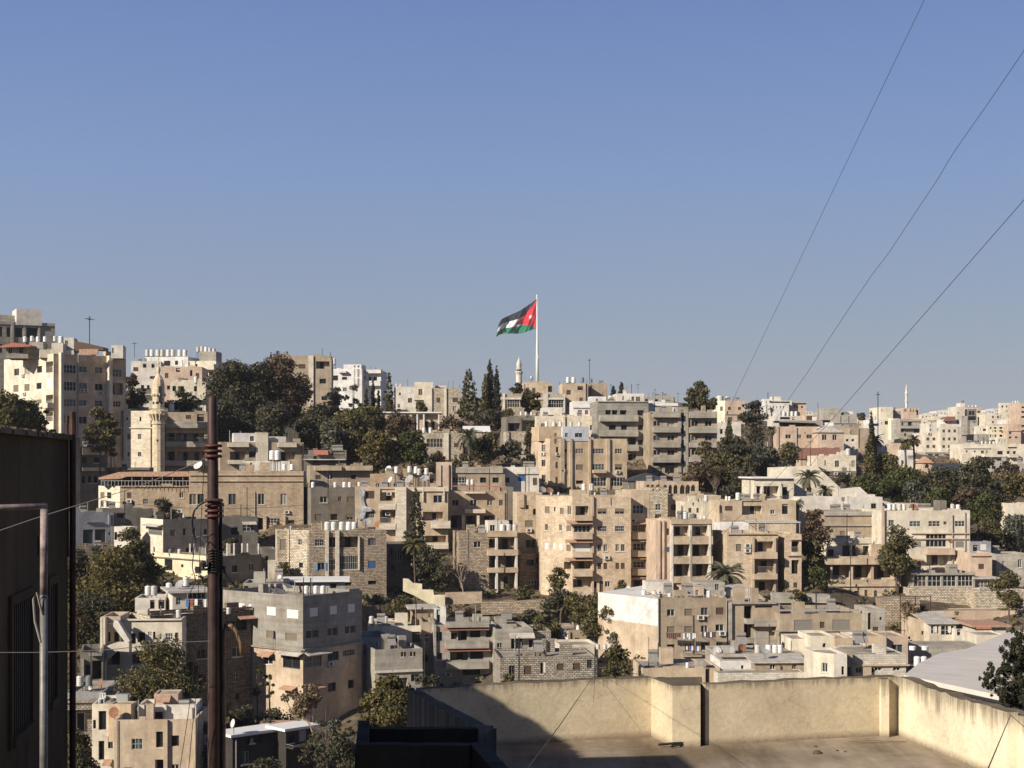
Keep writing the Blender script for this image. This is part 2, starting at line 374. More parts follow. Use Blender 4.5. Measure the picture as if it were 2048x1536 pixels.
    FR = {'F': (0, 0, 0, Wd), 'L': (-Lw * lc, Lw * ls_, -R(la), Lw) if skew else (0, D, -math.pi / 2, D), 'R': (Wd, 0, math.pi / 2, D)}
    fl = []
    for (face, k, u0, u1, v0, v1) in todo:
        ox, oy, phi, FW = FR[face]
        if k in HK:
            w = max(.3, round((u1 - u0) * 10) / 10); h = max(.3, round((v1 - v0) * 10) / 10)
            if k in 'or': w, h = u1 - u0, v1 - v0
            u0 = max(.06, min(u0, FW - w - .06)); u1 = u0 + w; v1 = min(v1, Ht - .05); v0 = v1 - h
            if w > FW - .1: continue
            holes[face].append((u0, u1, v0, v1, HK[k], k in 'or'))
        fl.append((face, k, u0, u1, v0, v1))
    wb = MB()
    zs_ = zz(split[0]) if split else None
    facade(wb, 0, 0, 0, Wd, -fd, Ht, holes['F'], 0, 0, zs_)
    facade(wb, *FR['L'], -fd, Ht, holes['L'], 1, 3.3, zs_)
    xe = -Lw * lc if skew else 0.0
    if skew: facade(wb, xe, D, -math.pi / 2, D - Lw * ls_, -fd, Ht, [], 1, 9.1, zs_)
    facade(wb, Wd, 0, math.pi / 2, D, -fd, Ht, holes['R'], 1, 7.7)
    facade(wb, Wd, D, math.pi, Wd - xe, -fd, Ht, [], 0)
    th = .22; zr = Ht - ph
    flat = roof is None or roof[0] == 'flat'
    if flat:
        O = [Vector((0, 0)), Vector((Wd, 0)), Vector((Wd, D)), Vector((xe, D))] + ([Vector((xe, Lw * ls_))] if skew else [])
        I = []; no_ = len(O)
        for i in range(no_):
            p0, p1, p2 = O[i - 1], O[i], O[(i + 1) % no_]; e1 = (p1 - p0).normalized(); e2 = (p2 - p1).normalized(); n1 = Vector((-e1.y, e1.x)); n2 = Vector((-e2.y, e2.x)); bb = n1 + n2
            I.append(p1 + bb * (th / max(.3, 1 + n1.dot(n2))))
        for i in range(no_):
            j = (i + 1) % no_
            wb.face([(*O[i], Ht), (*O[j], Ht), (*I[j], Ht), (*I[i], Ht)])
            wb.face([(*I[i], Ht), (*I[j], Ht), (*I[j], zr), (*I[i], zr)])
    wb.build('wall', [wm, sm] + ([WM(split[1])] if split else []), root)
    rb = MB()
    if flat: rb.face([(*q_, zr) for q_ in I], [tuple(q_) for q_ in I])
    else:
        kind, rmk, rh = roof; ov = .35
        x0, x1, y0, y1 = -ov, Wd + ov, -ov, D + ov
        if kind == 'hip':
            e = min((x1 - x0), (y1 - y0)) / 2 * .98
            if x1 - x0 > y1 - y0: A, B_ = (x0 + e, (y0 + y1) / 2, Ht + rh), (x1 - e, (y0 + y1) / 2, Ht + rh)
            else: A, B_ = ((x0 + x1) / 2, y0 + e, Ht + rh), ((x0 + x1) / 2, y1 - e, Ht + rh)
            c = [(x0, y0, Ht + .003), (x1, y0, Ht + .003), (x1, y1, Ht + .003), (x0, y1, Ht + .003)]
            if x1 - x0 > y1 - y0:
                for q in ([c[0], c[1], B_, A], [c[1], c[2], B_], [c[2], c[3], A, B_], [c[3], c[0], A]): rb.face(q)
            else:
                for q in ([c[0], c[1], A], [c[1], c[2], B_, A], [c[2], c[3], B_], [c[3], c[0], A, B_]): rb.face(q)
            rb.face(c[::-1])
        elif kind == 'gable':
            ym = (y0 + y1) / 2
            a, b_, c_, d_ = (x0, y0, Ht + .003), (x1, y0, Ht + .003), (x1, y1, Ht + .003), (x0, y1, Ht + .003); e, f = (x0, ym, Ht + rh), (x1, ym, Ht + rh)
            for q in ([a, b_, f, e], [c_, d_, e, f], [b_, c_, f], [d_, a, e], [d_, c_, b_, a]): rb.face(q)
        elif kind == 'slab':
            rb.box(x0 - rh, y0 - rh, Ht + .003, x1 + rh, y1 + rh, Ht + .28)
        elif kind == 'shed':
            a, b_, c_, d_ = (x0, y0, Ht + .003), (x1, y0, Ht + .003), (x1, y1, Ht + rh), (x0, y1, Ht + rh)
            up = Vector((0, 0, .12))
            rb.face([Vector(q) + up for q in (a, b_, c_, d_)]); rb.face([a, d_, c_, b_])
            for p_, q_ in ((a, b_), (b_, c_), (c_, d_), (d_, a)): rb.face([p_, q_, Vector(q_) + up, Vector(p_) + up])
    rb.build('roof', ROOFM if flat else {'tile': TILE, 'dark': ROOFD, 'sheet': CANG, 'terra': CANT, 'white': SH_W}[roof[1]], root)
    hs = sum(ord(c) for c in short)
    if flat and clutter and d < 460 and Wd > 5 and D > 5 and ph < 2:
        cr = random.Random(hs); n = int(min(12, 2 + Wd * D / 14))
        mb = MB(); used = False
        for i in range(n):
            x, yy, k = cr.uniform(.8, Wd - 1.6), cr.uniform(1.0, D - 1.6), cr.random()
            if k < .3: mb = MB(); a_, b_, c_ = cr.uniform(.8, 1.8), cr.uniform(.6, 1.3), cr.uniform(.8, 2.1); mb.box(x, yy, zr + .003, min(x + a_, Wd - .4), yy + b_, zr + c_); mb.build('roof_hatch', wm, root)
            elif k < .55: mb = MB(); mb.tube([(x, yy, zr), (x, yy, zr + cr.uniform(1.3, 3.4))], cr.uniform(.03, .08), 6); mb.build('vent_pipe', cr.choice((METAL, RUST, IRON)), root)
            elif k < .7:
                mb = MB(); mb.tube([(x, yy, zr + 1.75), (x + 1.1, yy, zr + 1.75)], .24, 8); mb.box(x, yy - .03, zr, x + .05, yy + .03, zr + 1.7); mb.box(x + 1.05, yy - .03, zr, x + 1.1, yy + .03, zr + 1.7)
                mb.face([(x, yy - 1.0, zr + .7), (x + 1.1, yy - 1.0, zr + .7), (x + 1.1, yy, zr + 1.5), (x, yy, zr + 1.5)]); mb.build('solar_heater', METAL, root)
            elif k < .85: mb = MB(); mb.box(x, .015, Ht + .003, min(Wd - .1, x + cr.uniform(.6, 2.5)), .2, Ht + cr.uniform(.12, .42)); mb.build('parapet_block', wm, root)
            elif k < .93:
                mb = MB(); x = cr.choice((.15, Wd - .3)); yy = cr.choice((.15, D - .3))
                for q_ in range(4): mb.tube([(x + .12 * (q_ % 2), yy + .12 * (q_ // 2), Ht - .02), (x + .12 * (q_ % 2) + cr.uniform(-.08, .08), yy + .12 * (q_ // 2), Ht + cr.uniform(.5, 1.1))], .015, 4)
                mb.build('rebar_stubs', RUST, root)
            else:
                mb = MB()
                for q_ in range(3): h_ = cr.uniform(.25, .7); xx = x + q_ * cr.uniform(.3, .7); mb.box(xx, yy + q_ * .2, zr + .003, xx + h_, yy + q_ * .2 + .4, zr + h_)
                mb.build('roof_clutter', cr.choice((SH_B, SH_T, METAL, SH_G)), root)
    # parts on the faces
    for idx, (face, k, u0, u1, v0, v1) in enumerate(fl):
        ox, oy, phi, FW = FR[face]; ud = Vector((math.cos(phi), math.sin(phi), 0)); nn = Vector((ud.y, -ud.x, 0))
        w, h = u1 - u0, v1 - v0; uc = (u0 + u1) / 2
        base = Vector((ox, oy, 0)) + ud * uc + Vector((0, 0, v0))
        q = (hs + idx * 7) % 97
        rw, rh_ = round(w, 1), round(h, 1)
        def add_win(nm, me, off, par=root, loc=None, rz=phi): return obj(nm, me, par, base - nn * off if loc is None else loc, rz)
        if k in 'wdgka' and k in HK:
            dep = HK[k]
            pm = PANES[q % len(PANES)] if k in 'wgk' else G_DARK
            fm = FR_W if (k == 'k' or (k == 'w' and q % 3)) else (FR_A if k in 'wg' else FR_B)
            if far:
                add_win('window', cached(('pw', rw, rh_, pm.name), lambda: pane_mesh(rw, rh_, pm)), dep - .06)
            else:
                mull = 1 if k != 'k' else max(2, int(rw / .7)); bars = 0 if k != 'k' else 1
                if k == 'd': mull = 0
                wo = add_win('window', cached(('f', rw, rh_, fm.name, mull, bars), lambda: frame_mesh(rw, rh_, fm, bars, mull)), dep - .06)
                obj('pane', cached(('p', rw, rh_, pm.name), lambda: pane_mesh(rw, rh_, pm)), wo)
                if k in 'wgd' and d < 300 and (hs + int(u0 * 3)) % 3 == 0: obj('sill', cached(('si', rw), lambda: sill_mesh(rw)), wo)
                if k == 'g': obj('grille', cached(('gr', rw, rh_), lambda: grille_mesh(rw, rh_, FR_W if q % 2 else IRON)), wo)
        elif k in 'sSBWRNqQK' or k == 'G' or k == 'h':
            sm_ = {'s': SH_T, 'S': SH_B, 'B': SH_BL, 'W': SH_W, 'R': SH_R, 'G': SH_D, 'N': SH_G, 'Q': SH_DB, 'q': SH_G, 'K': SH_G}.get(k, SH_G)
            if k == 'h':
                hh = round(rh_ * .55, 1)
                wo = add_win('window', cached(('f', rw, rh_, 'a', 1, 0), lambda: frame_mesh(rw, rh_, FR_A, 0, 1)), .12)
                obj('pane', cached(('p', rw, rh_, 'glass_dark'), lambda: pane_mesh(rw, rh_, G_DARK)), wo)
                s2 = obj('shutter', cached(('s', rw, hh, 'h'), lambda: shutter_mesh(rw, hh, SH_T)), wo); s2.location = (0, -.02, rh_ - hh)
            else:
                add_win('garage_door' if k in 'GQ' and w > 2 else 'shutter', cached(('s', rw, rh_, sm_.name), lambda: shutter_mesh(rw, rh_, sm_)), HK[k] - .005)
            if k == 'B' and w > 1.3:
                pass
        elif k == 'D':
            mb = MB(); mb.box(-w / 2, -.05, 0, w / 2, .05, h); add_me = mb
            o = add_me.build('door', FR_B, root, base - nn * .2, phi)
        elif k in 'or':
            n = max(1, int(w / 2.0))
            for i in range(n):
                uu = u0 + w * (i + .5) / n + .25 * ((q + i) % 3 - 1); dh = round(min(2.1, h - .15), 1); kk = (q + i) % 3
                me = cached(('f', .9, dh, 'ow', 0, 0), lambda: frame_mesh(.9, dh, FR_B if kk else FR_W, 0, 0))
                lo = Vector((ox, oy, 0)) + ud * uu + Vector((0, 0, v0 + .01)) - nn * (HK[k] - .1)
                wo = obj('door', me, root, lo, phi); obj('pane', cached(('p', .9, dh, 'glass_dark'), lambda: pane_mesh(.9, dh, G_DARK)), wo)
            if k == 'r':
                mb = MB(); rh2 = min(.95, h * .5); n = max(3, int(w / .16))
                mb.box(-w / 2 + .01, -.03, rh2 - .05, w / 2 - .01, .02, rh2)
                for i in range(n + 1):
                    xx = -w / 2 + .02 + (w - .04) * i / n; mb.box(xx - .012, -.02, 0, xx + .012, .01, rh2 - .05)
                mb.build('railing', FR_W if q % 2 else METAL, root, base - nn * .1, phi)
        elif k in ('b', 'bb'):
            mb = MB(); t2 = .13; p_ = pr
            mb.box(-w / 2, -p_, 0, w / 2, -p_ + t2, h); mb.box(-w / 2, -p_ + t2, 0, -w / 2 + t2, -.003, h); mb.box(w / 2 - t2, -p_ + t2, 0, w / 2, -.003, h)
            mb.box(-w / 2 + t2, -p_ + t2, .02, w / 2 - t2, -.003, .17)
            mb.build('balcony', tm, root, base, phi)
        elif k == 'br':
            mb = MB(); p_ = pr; mb.box(-w / 2, -p_, 0, w / 2, -.003, .18)
            mb.build('balcony', tm, root, base, phi)
            mb = MB(); n = max(3, int(w / .16))
            mb.box(-w / 2, -p_ + .01, h - .05, w / 2, -p_ + .05, h)
            for i in range(n + 1):
                xx = -w / 2 + .02 + (w - .04) * i / n; mb.box(xx - .012, -p_ + .015, .183, xx + .012, -p_ + .04, h - .05)
            for sx in (-w / 2 + .02, w / 2 - .05): mb.box(sx, -p_ + .05, h - .05, sx + .03, -.003, h)
            mb.build('railing', IRON if q % 2 else METAL, root, base, phi)
        elif k in ('c', 'cr', 'cw'):
            mb = MB(); p_ = 1.0
            a = [(-w / 2, -p_, 0), (w / 2, -p_, 0), (w / 2, -.003, h), (-w / 2, -.003, h)]; up = Vector((0, 0, .09))
            mb.face([Vector(v) + up for v in a]); mb.face([a[0], a[3], a[2], a[1]])
            for i in range(4): mb.face([a[i], a[(i + 1) % 4], Vector(a[(i + 1) % 4]) + up, Vector(a[i]) + up])
            mb.build('canopy', {'c': CANT, 'cr': CANR, 'cw': CANG}[k], root, base, phi)
        elif k == 'p':
            mb = MB(); mb.tube([(0, -.12, 0), (0, -.12, h)], max(.05, w / 2), 6); mb.build('drain_pipe', METAL if q % 2 else FR_B, root, base, phi)
        elif k in ('v', 'vv', 'vW'):
            mb = MB(); mb.box(-w / 2, -(.35 if k == 'v' else 1.15), 0, w / 2, -.003, h); mb.build('pilaster', WM('offw') if k == 'vW' else tm, root, base, phi)
        elif k == 'f':
            mb = MB(); mb.box(-w / 2, -.28, 0, w / 2, -.003, max(.12, h)); mb.build('ledge', tm, root, base, phi)
        elif k == 'A':
            obj('air_conditioner', cached('ac', ac_mesh), root, base, phi)
        if k == 'a':      # pointed arch: masonry spandrels over the square opening
            mb = MB(); n = 8
            for sgn in (-1, 1):
                prev = None
                for i in range(n + 1):
                    a = i / n; xx = sgn * w / 2 * (1 - a); zt = h * .5 + h * .48 * math.sqrt(max(0, 1 - (1 - a) ** 2))
                    if prev:
                        f_ = [(prev[0], -.02, prev[1]), (xx, -.02, zt), (xx, -.02, h + .02), (prev[0], -.02, h + .02)]
                        mb.face(f_ if sgn < 0 else f_[::-1])
                    prev = (xx, zt)
            mb.build('arch_surround', tm, root, base, phi)
    return root

def poly(name, label, cat, pts, d, th, mat, slope=0.0, group=None, kind=None, parent=None):
    """an upright slab whose outline is given in photo pixels at depth d, th metres thick"""
    mb = MB(); fr = [P(a, b, d) for a, b in pts]; c = Vector((fr[0].x, d, min(p.z for p in fr)))
    fr = [p - c for p in fr]; bk = [p + Vector((0, th, 0)) for p in fr]
    area = sum(fr[i].x * fr[(i + 1) % len(fr)].z - fr[(i + 1) % len(fr)].x * fr[i].z for i in range(len(fr)))
    if area < 0: fr = fr[::-1]; bk = bk[::-1]
    mb.face(fr, [(p.x, p.z) for p in fr]); mb.face(bk[::-1], [(p.x, p.z) for p in bk[::-1]])
    for i in range(len(fr)):
        j = (i + 1) % len(fr); L = (fr[j] - fr[i]).length
        mb.face([fr[i], bk[i], bk[j], fr[j]], [(0, 0), (0, th), (L, th), (L, 0)])
    if parent:
        from_root = parent.matrix_basis.inverted() @ Matrix.Translation(c)
        o = mb.build(name, mat, parent); o.matrix_basis = from_root
    else:
        o = mb.build(name, mat, None, c); tag(o, label, cat, group)
    return o
def room(short, x, y, dd, wall, spec='', D=4.0, t=None, nm='rooftop_room', roofm=None):
    """a box standing on a building's roof, dd metres behind its front; a part with its openings as sub-parts"""
    b = BLD[short]; root = b['root']; d = b['d'] + dd; tt = math.degrees(root.rotation_euler.z) if t is None else t
    mb = MB(); xm, xr = x; yt, yb = y; ct, st = math.cos(R(tt)), math.sin(R(tt)); Xm = (xm - CX) / F * d
    def uf(px): rx = (px - CX) / F; return (rx * d - Xm) / (ct - rx * st)
    Wd = uf(xr); z0 = min((HY - yb) / F * d, b['z']); z1 = (HY - yt) / F * d; Ht = z1 - z0
    holes = []; items = []
    for ent in [e.strip() for e in spec.split(';') if e.strip()]:
        k, xs, ys = ent.split()
        for (a, b_) in rng_list(xs):
            for (c, e) in rng_list(ys):
                u0 = max(.05, uf(a)); u1 = min(Wd - .05, uf(b_)); v0 = (HY - e) / F * d - z0; v1 = min(Ht - .05, (HY - c) / F * d - z0)
                if u1 - u0 > .1 and v1 - v0 > .1: holes.append((u0, u1, v0, v1, .2, False)); items.append((k, u0, u1, v0, v1))
    facade(mb, 0, 0, 0, Wd, 0, Ht, holes); facade(mb, 0, D, -math.pi / 2, D, 0, Ht, []); facade(mb, Wd, 0, math.pi / 2, D, 0, Ht, []); facade(mb, Wd, D, math.pi, Wd, 0, Ht, [])
    mb.face([(0, 0, Ht), (Wd, 0, Ht), (Wd, D, Ht), (0, D, Ht)])
    o = mb.build(nm, WM(wall), root)
    o.matrix_basis = root.matrix_basis.inverted() @ Matrix.Translation(Vector((Xm, d, z0))) @ Matrix.Rotation(R(tt), 4, 'Z')
    for (k, u0, u1, v0, v1) in items:
        w, h = u1 - u0, v1 - v0; pm = {'d': G_DARK, 'w': G_BLUE, 's': SH_T, 'S': SH_B, 'R': SH_R, 'W': SH_W, 'K': G_CUR2}.get(k, G_DARK)
        m2 = MB(); m2.box(-w / 2, .0, 0, w / 2, .05, h, 0); m2.box(-w / 2, -.03, 0, -w / 2 + .05, -.003, h, 1); m2.box(w / 2 - .05, -.03, 0, w / 2, -.003, h, 1); m2.box(-.03, -.03, 0, .03, -.003, h, 1)
        m2.build('window', [pm, FR_W], o, ((u0 + u1) / 2, .15, v0))
    return o

def wing(short, foot, yt, yb, wall, nm='side_wing', split=None):
    """a part of a building with an irregular plan: foot is a list of (px, depth), first point sets the top and base height"""
    root = BLD[short]['root']; px0, d0 = foot[0]; z1 = (HY - yt) / F * d0; z0 = (HY - yb) / F * d0; mb = MB(); pts = [P(a, HY, d) for a, d in foot]; c = pts[0].copy(); c.z = z0
    zs = (HY - split[0]) / F * d0 - z0 if split else None; L = 0; h = z1 - z0
    for i in range(len(pts)):
        a, b = pts[i] - c, pts[(i + 1) % len(pts)] - c; l = (Vector(pts[(i + 1) % len(pts)]) - pts[i]).length
        for (q0, q1, m) in (((zs, h, 0), (-6, zs, 1)) if zs else ((-6, h, 0),)):
            mb.face([(a.x, a.y, q0), (b.x, b.y, q0), (b.x, b.y, q1), (a.x, a.y, q1)], [(L, q0), (L + l, q0), (L + l, q1), (L, q1)], m)
        L += l
    mb.face([(p.x - c.x, p.y - c.y, h) for p in pts])
    o = mb.build(nm, [WM(wall)] + ([WM(split[1])] if split else []), root); o.matrix_basis = root.matrix_basis.inverted() @ Matrix.Translation(c); return o
BLANK = {'stone hall', 'plain tan house', 'glazed veranda house', 'green arch hall', 'dark hip house', 'big cream apartments', 'peach cube', 'terrace villa', 'column flats', 'cantilever house', 'white door strip', 'mosque block', 'yellow house', 'blank tan block', 'brown workshop', 'grey corner flats', 'white side flats', 'office block', 'red roof villa', 'six window tower', 'low flat roof', 'blue shutter house', 'orange pilaster flats', 'roof room left', 'cream slab end', 'white wall yard', 'long canopy shed', 'salmon bottom house', 'porch villa', 'big sand flats', 'bay side flats', 'column balcony house', 'brick base', 'parapet yard house', 'white edge house', 'dark slope roof', 'tall tan tower', 'solar roof house', 'mosaic stone house', 'red balcony flats'}
_H = H
def H(short, *a, **k):
    if short in BLANK: k.setdefault('auto', 0)
    return _H(short, *a, **k)
# ---------------------------------------------------------------- rooftop things
ORD = ['first', 'second', 'third', 'fourth', 'fifth', 'sixth', 'seventh', 'eighth', 'ninth', 'tenth', 'eleventh', 'twelfth']
def tank_proto(grey=False):
    root = empty('water_tank', (0, 0, -500))
    mb = MB(); prof = [(.0, .0), (.5, .0), (.52, .05)]
    for i in range(4):
        z = .12 + i * .29; prof += [(.52, z), (.5, z + .03), (.5, z + .06), (.52, z + .09)]
    prof += [(.52, 1.28), (.46, 1.38), (.25, 1.47), (.17, 1.49)]
    mb.lathe(prof, 14); mb.build('tank_body', TANKG if grey else TANKM, root, smooth=True)
    mb = MB(); mb.lathe([(.19, 1.47), (.19, 1.55), (.1, 1.58), (0, 1.58)], 10); mb.build('lid', LIDM if not grey else TANKG, root)
    return root
TK = {False: [tank_proto(False), False], True: [tank_proto(True), False]}
def place(proto_rec, loc, rotz, scale):
    if not proto_rec[1]:
        o = proto_rec[0]; proto_rec[1] = True; o.location = loc; o.rotation_euler = (0, 0, rotz); o.scale = scale; return o
    return copy_thing(proto_rec[0], loc, rotz, scale)
def tanks(where, xs, yb, h, on=None, d=None, back=2.0, grey=(), wr=.62):
    """a row of upright water tanks: px centres, base y and height in photo pixels"""
    if d is None: d = BLD[on or where]['d'] + back
    n = len(xs)
    for i, px in enumerate(sorted(xs)):
        g = px in grey; hh = h / F * d; y = yb[i] if isinstance(yb, (list, tuple)) else yb
        p = P(px, y, d); s = hh / 1.58
        o = place(TK[g], p, rnd.uniform(0, 6), (s * wr / .66, s * wr / .66, s))
        col = 'grey' if g else 'white'
        if n == 1: lab = f"{col} upright water tank standing alone on {where}"
        elif n == 2: lab = f"{['left', 'right'][i]} one of two {'' if not grey else col + ' '}water tanks on {where}"
        else: lab = f"{ORD[i]} {col} water tank from the left on {where}"
        tag(o, lab, 'water tank', 'water tanks on the rooftops')
        b = BLD.get(on or where)
        if b and p.z - b['z'] > .25 and p.z - b['z'] < 4 and d < 430:
            mb = MB(); hz = (p.z - b['z']) / s; 
            for sx in (-.4, .36):
                for sy in (-.4, .36): mb.box(sx, sy, -hz, sx + .05, sy + .05, -.04)
            mb.box(-.5, -.5, -.04, .5, .5, 0); mb.build('stand', IRON, o)
def dish_proto(mat, nm):
    root = empty('satellite_dish', (0, 0, -500)); mb = MB(); n = 18; rings = 5; dep = .22
    for side in (0, 1):
        b = len(mb.v)
        for i in range(rings + 1):
            r = i / rings
            for k in range(n): mb.v.append((r * math.cos(6.28318 * k / n), -dep * r * r - .02 * side + .01, r * math.sin(6.28318 * k / n)))
        for i in range(rings):
            for k in range(n):
                k2 = (k + 1) % n; q = (b + i * n + k, b + (i + 1) * n + k, b + (i + 1) * n + k2, b + i * n + k2)
                mb.f.append(q if side else q[::-1]); mb.mi.append(0); mb.uv.extend([(0, 0)] * 4)
    ref = mb.build('reflector', mat, root, smooth=True)
    mb = MB(); mb.tube([(0, -dep, -.95), (0, -.75, -.1)], .025, 5); mb.tube([(0, -.72, -.08), (0, -.86, -.02)], .07, 6); a = mb.build('feed_arm', METAL, ref)
    return root
DP = {'w': [dish_proto(DISHW, 'w'), False], 'r': [dish_proto(DISHR, 'r'), False], 'g': [dish_proto(DISHG, 'g'), False]}
def dish(label, px, py, wpx, d, az=-25, el=35, kind='w', post=1.0):
    """a round satellite dish centred on px,py; az is the way it faces in degrees from the camera"""
    s = wpx / 2 / F * d; p = P(px, py, d)
    o = place(DP[kind], p - Vector((0, 0, 0)), 0, (1, 1, 1))
    o.location = p - Vector((0, 0, post)); o.scale = (1, 1, 1)
    ref = [c for c in o.children if c.name.startswith('reflector')][0]
    ref.location = (0, 0, post); ref.rotation_euler = (R(-el), 0, R(az)); ref.scale = (s, s, s)
    mb = MB(); mb.tube([(0, .12, -.2), (0, .12, post - .05), (0, .02, post)], .04, 6); mb.build('mount', METAL, o)
    tag(o, label, 'satellite dish', 'satellite dishes on the rooftops')
def antenna(label, px, y0, y1, d, arms=3, w=.8, r=.03):
    p = P(px, y1, d); h = (y1 - y0) / F * d; o = empty('antenna', p); mb = MB(); mb.tube([(0, 0, -.5), (0, 0, h)], r, 5); mb.build('mast', IRON, o)
    if arms:
        mb = MB()
        mb.tube([(0, -w * .8, h * .93), (0, w * .8, h * .93)], r * .6, 4)
        for i in range(arms): y = -w * .7 + 1.4 * w * i / max(1, arms - 1); mb.tube([(-w / 2, y, h * .93), (w / 2, y, h * .93)], r * .6, 4)
        mb.build('aerial', IRON, o)
    tag(o, label, 'antenna')
def utility_pole(label, px, y0, y1, d, r=.11, arm=True, mat=None):
    p = P(px, y1, d); h = (y1 - y0) / F * d; o = empty('utility_pole', p); mb = MB(); mb.tube([(0, 0, -2), (0, 0, h)], [r * 1.2, r * .8], 8); mb.build('pole', mat or IRON, o)
    if arm:
        mb = MB(); mb.box(-.6, -.15, h - .5, .6, -.09, h - .42); mb.build('crossarm', IRON, o)
        for x in (-.5, .45): 
            mb = MB(); mb.lathe([(.05, h - .42), (.07, h - .35), (.04, h - .28), (0, h - .27)], 8, x, -.12); mb.build('insulator', SH_B, o)
    tag(o, label, 'utility pole'); return o
def cable(label, pts, r, mat, name='cable', sag=0.0, n=24, cat='cable'):
    mb = MB(); out = []
    for a, b in zip(pts[:-1], pts[1:]):
        for i in range(n):
            t = i / n; q = a.lerp(b, t); q.z -= sag * 4 * t * (1 - t); out.append(q)
    out.append(pts[-1]); c = out[0].copy(); mb.tube([q - c for q in out], r, 5)
    o = mb.build(name, mat, None, c); return tag(o, label, cat)

# ---------------------------------------------------------------- trees
def leafmat(key, c1, c2, c3=None):
    m, n, b = nodes_mat(key)
    g = N(n, 'ShaderNodeNewGeometry'); r = n.nodes.new('ShaderNodeValToRGB'); e = r.color_ramp.elements
    e[0].color = (*c1, 1); e[1].color = (*c2, 1); e[0].position = .1; e[1].position = .85
    if c3: x = e.new(.97); x.color = (*c3, 1)
    n.links.new(g.outputs['Random Per Island'], r.inputs[0]); n.links.new(r.outputs[0], b.inputs['Base Color'])
    b.inputs['Roughness'].default_value = .7; b.inputs['Specular IOR Level'].default_value = .2
    tr = N(n, 'ShaderNodeBsdfTranslucent'); n.links.new(r.outputs[0], tr.inputs['Color']); mx = N(n, 'ShaderNodeMixShader'); mx.inputs[0].default_value = .25
    out = n.nodes['Material Output']; n.links.new(b.outputs[0], mx.inputs[1]); n.links.new(tr.outputs[0], mx.inputs[2]); n.links.new(mx.outputs[0], out.inputs[0])
    return m
LF = {'dark': leafmat('leaves_dark', (.028, .03, .018), (.115, .105, .062)), 'green': leafmat('leaves_green', (.035, .043, .014), (.115, .12, .042)),
      'olive': leafmat('leaves_olive', (.05, .05, .022), (.16, .14, .06), (.24, .19, .08)), 'brown': leafmat('leaves_brown', (.04, .032, .02), (.155, .105, .065), (.21, .125, .07)),
      'gold': leafmat('leaves_gold', (.055, .05, .02), (.18, .15, .055), (.25, .18, .06)), 'grey': leafmat('leaves_greygreen', (.05, .055, .04), (.17, .165, .12)),
      'cyp': leafmat('leaves_cypress', (.018, .022, .013), (.075, .075, .045)), 'palm': leafmat('leaves_palm', (.06, .065, .04), (.20, .19, .12)), 'dry': leafmat('leaves_dry', (.12, .09, .05), (.30, .22, .13)),
      'red': leafmat('leaves_red', (.12, .03, .03), (.30, .06, .06), (.12, .1, .04))}
def leaf_mesh(name, clumps, n, size, rng, mat, droop=0.0, shell=.5):
    cl = np.array(clumps, dtype=float); vol = (cl[:, 3] * cl[:, 4] * cl[:, 5]) ** (2 / 3); pr = vol / vol.sum()
    ci = rng.choice(len(cl), n, p=pr); dv = rng.normal(size=(n, 3)); dv /= np.linalg.norm(dv, axis=1)[:, None]
    rad = rng.random(n) ** shell; lump = 1 + .16 * np.sin(dv[:, 0] * 7 + ci) * np.cos(dv[:, 2] * 6 + ci * 2)
    c = cl[ci, :3] + dv * cl[ci, 3:6] * (rad * lump)[:, None]
    nrm = dv * .9 + rng.normal(size=(n, 3)) * .7; nrm /= np.linalg.norm(nrm, axis=1)[:, None]
    up = rng.normal(size=(n, 3)); up[:, 2] -= droop
    u = np.cross(nrm, up); u /= np.linalg.norm(u, axis=1)[:, None]; w = np.cross(nrm, u)
    s = size * (.55 + .9 * rng.random(n))[:, None]; w2 = w * s; u2 = u * s * .62
    bend = nrm * s * .25
    V = np.stack([c - w2, c + u2 + bend * .5, c + w2 - bend, c - u2 + bend * .5], axis=1).reshape(-1, 3)
    me = bpy.data.meshes.new(name); me.vertices.add(4 * n); me.vertices.foreach_set('co', V.astype(np.float32).ravel())
    me.loops.add(4 * n); me.loops.foreach_set('vertex_index', np.arange(4 * n, dtype=np.int32))
    me.polygons.add(n); me.polygons.foreach_set('loop_start', np.arange(0, 4 * n, 4, dtype=np.int32))
    me.materials.append(mat); me.update(); me.validate(); return me
TREES = []
def gz(px, d):
    if not GZC:
        A = list(ANCH) + GEXTRA; GZC.append((np.array([a[0] / 190.0 for a in A]), np.array([math.log(a[1]) * 7 for a in A]), np.array([a[2] for a in A])))
    ax, ad, az = GZC[0]; w = 1 / ((min(max(px, -350), 2400) / 190.0 - ax) ** 2 + (math.log(d) * 7 - ad) ** 2 + .06) ** 2; return float((w * az).sum() / w.sum()) - .5
GZC = []
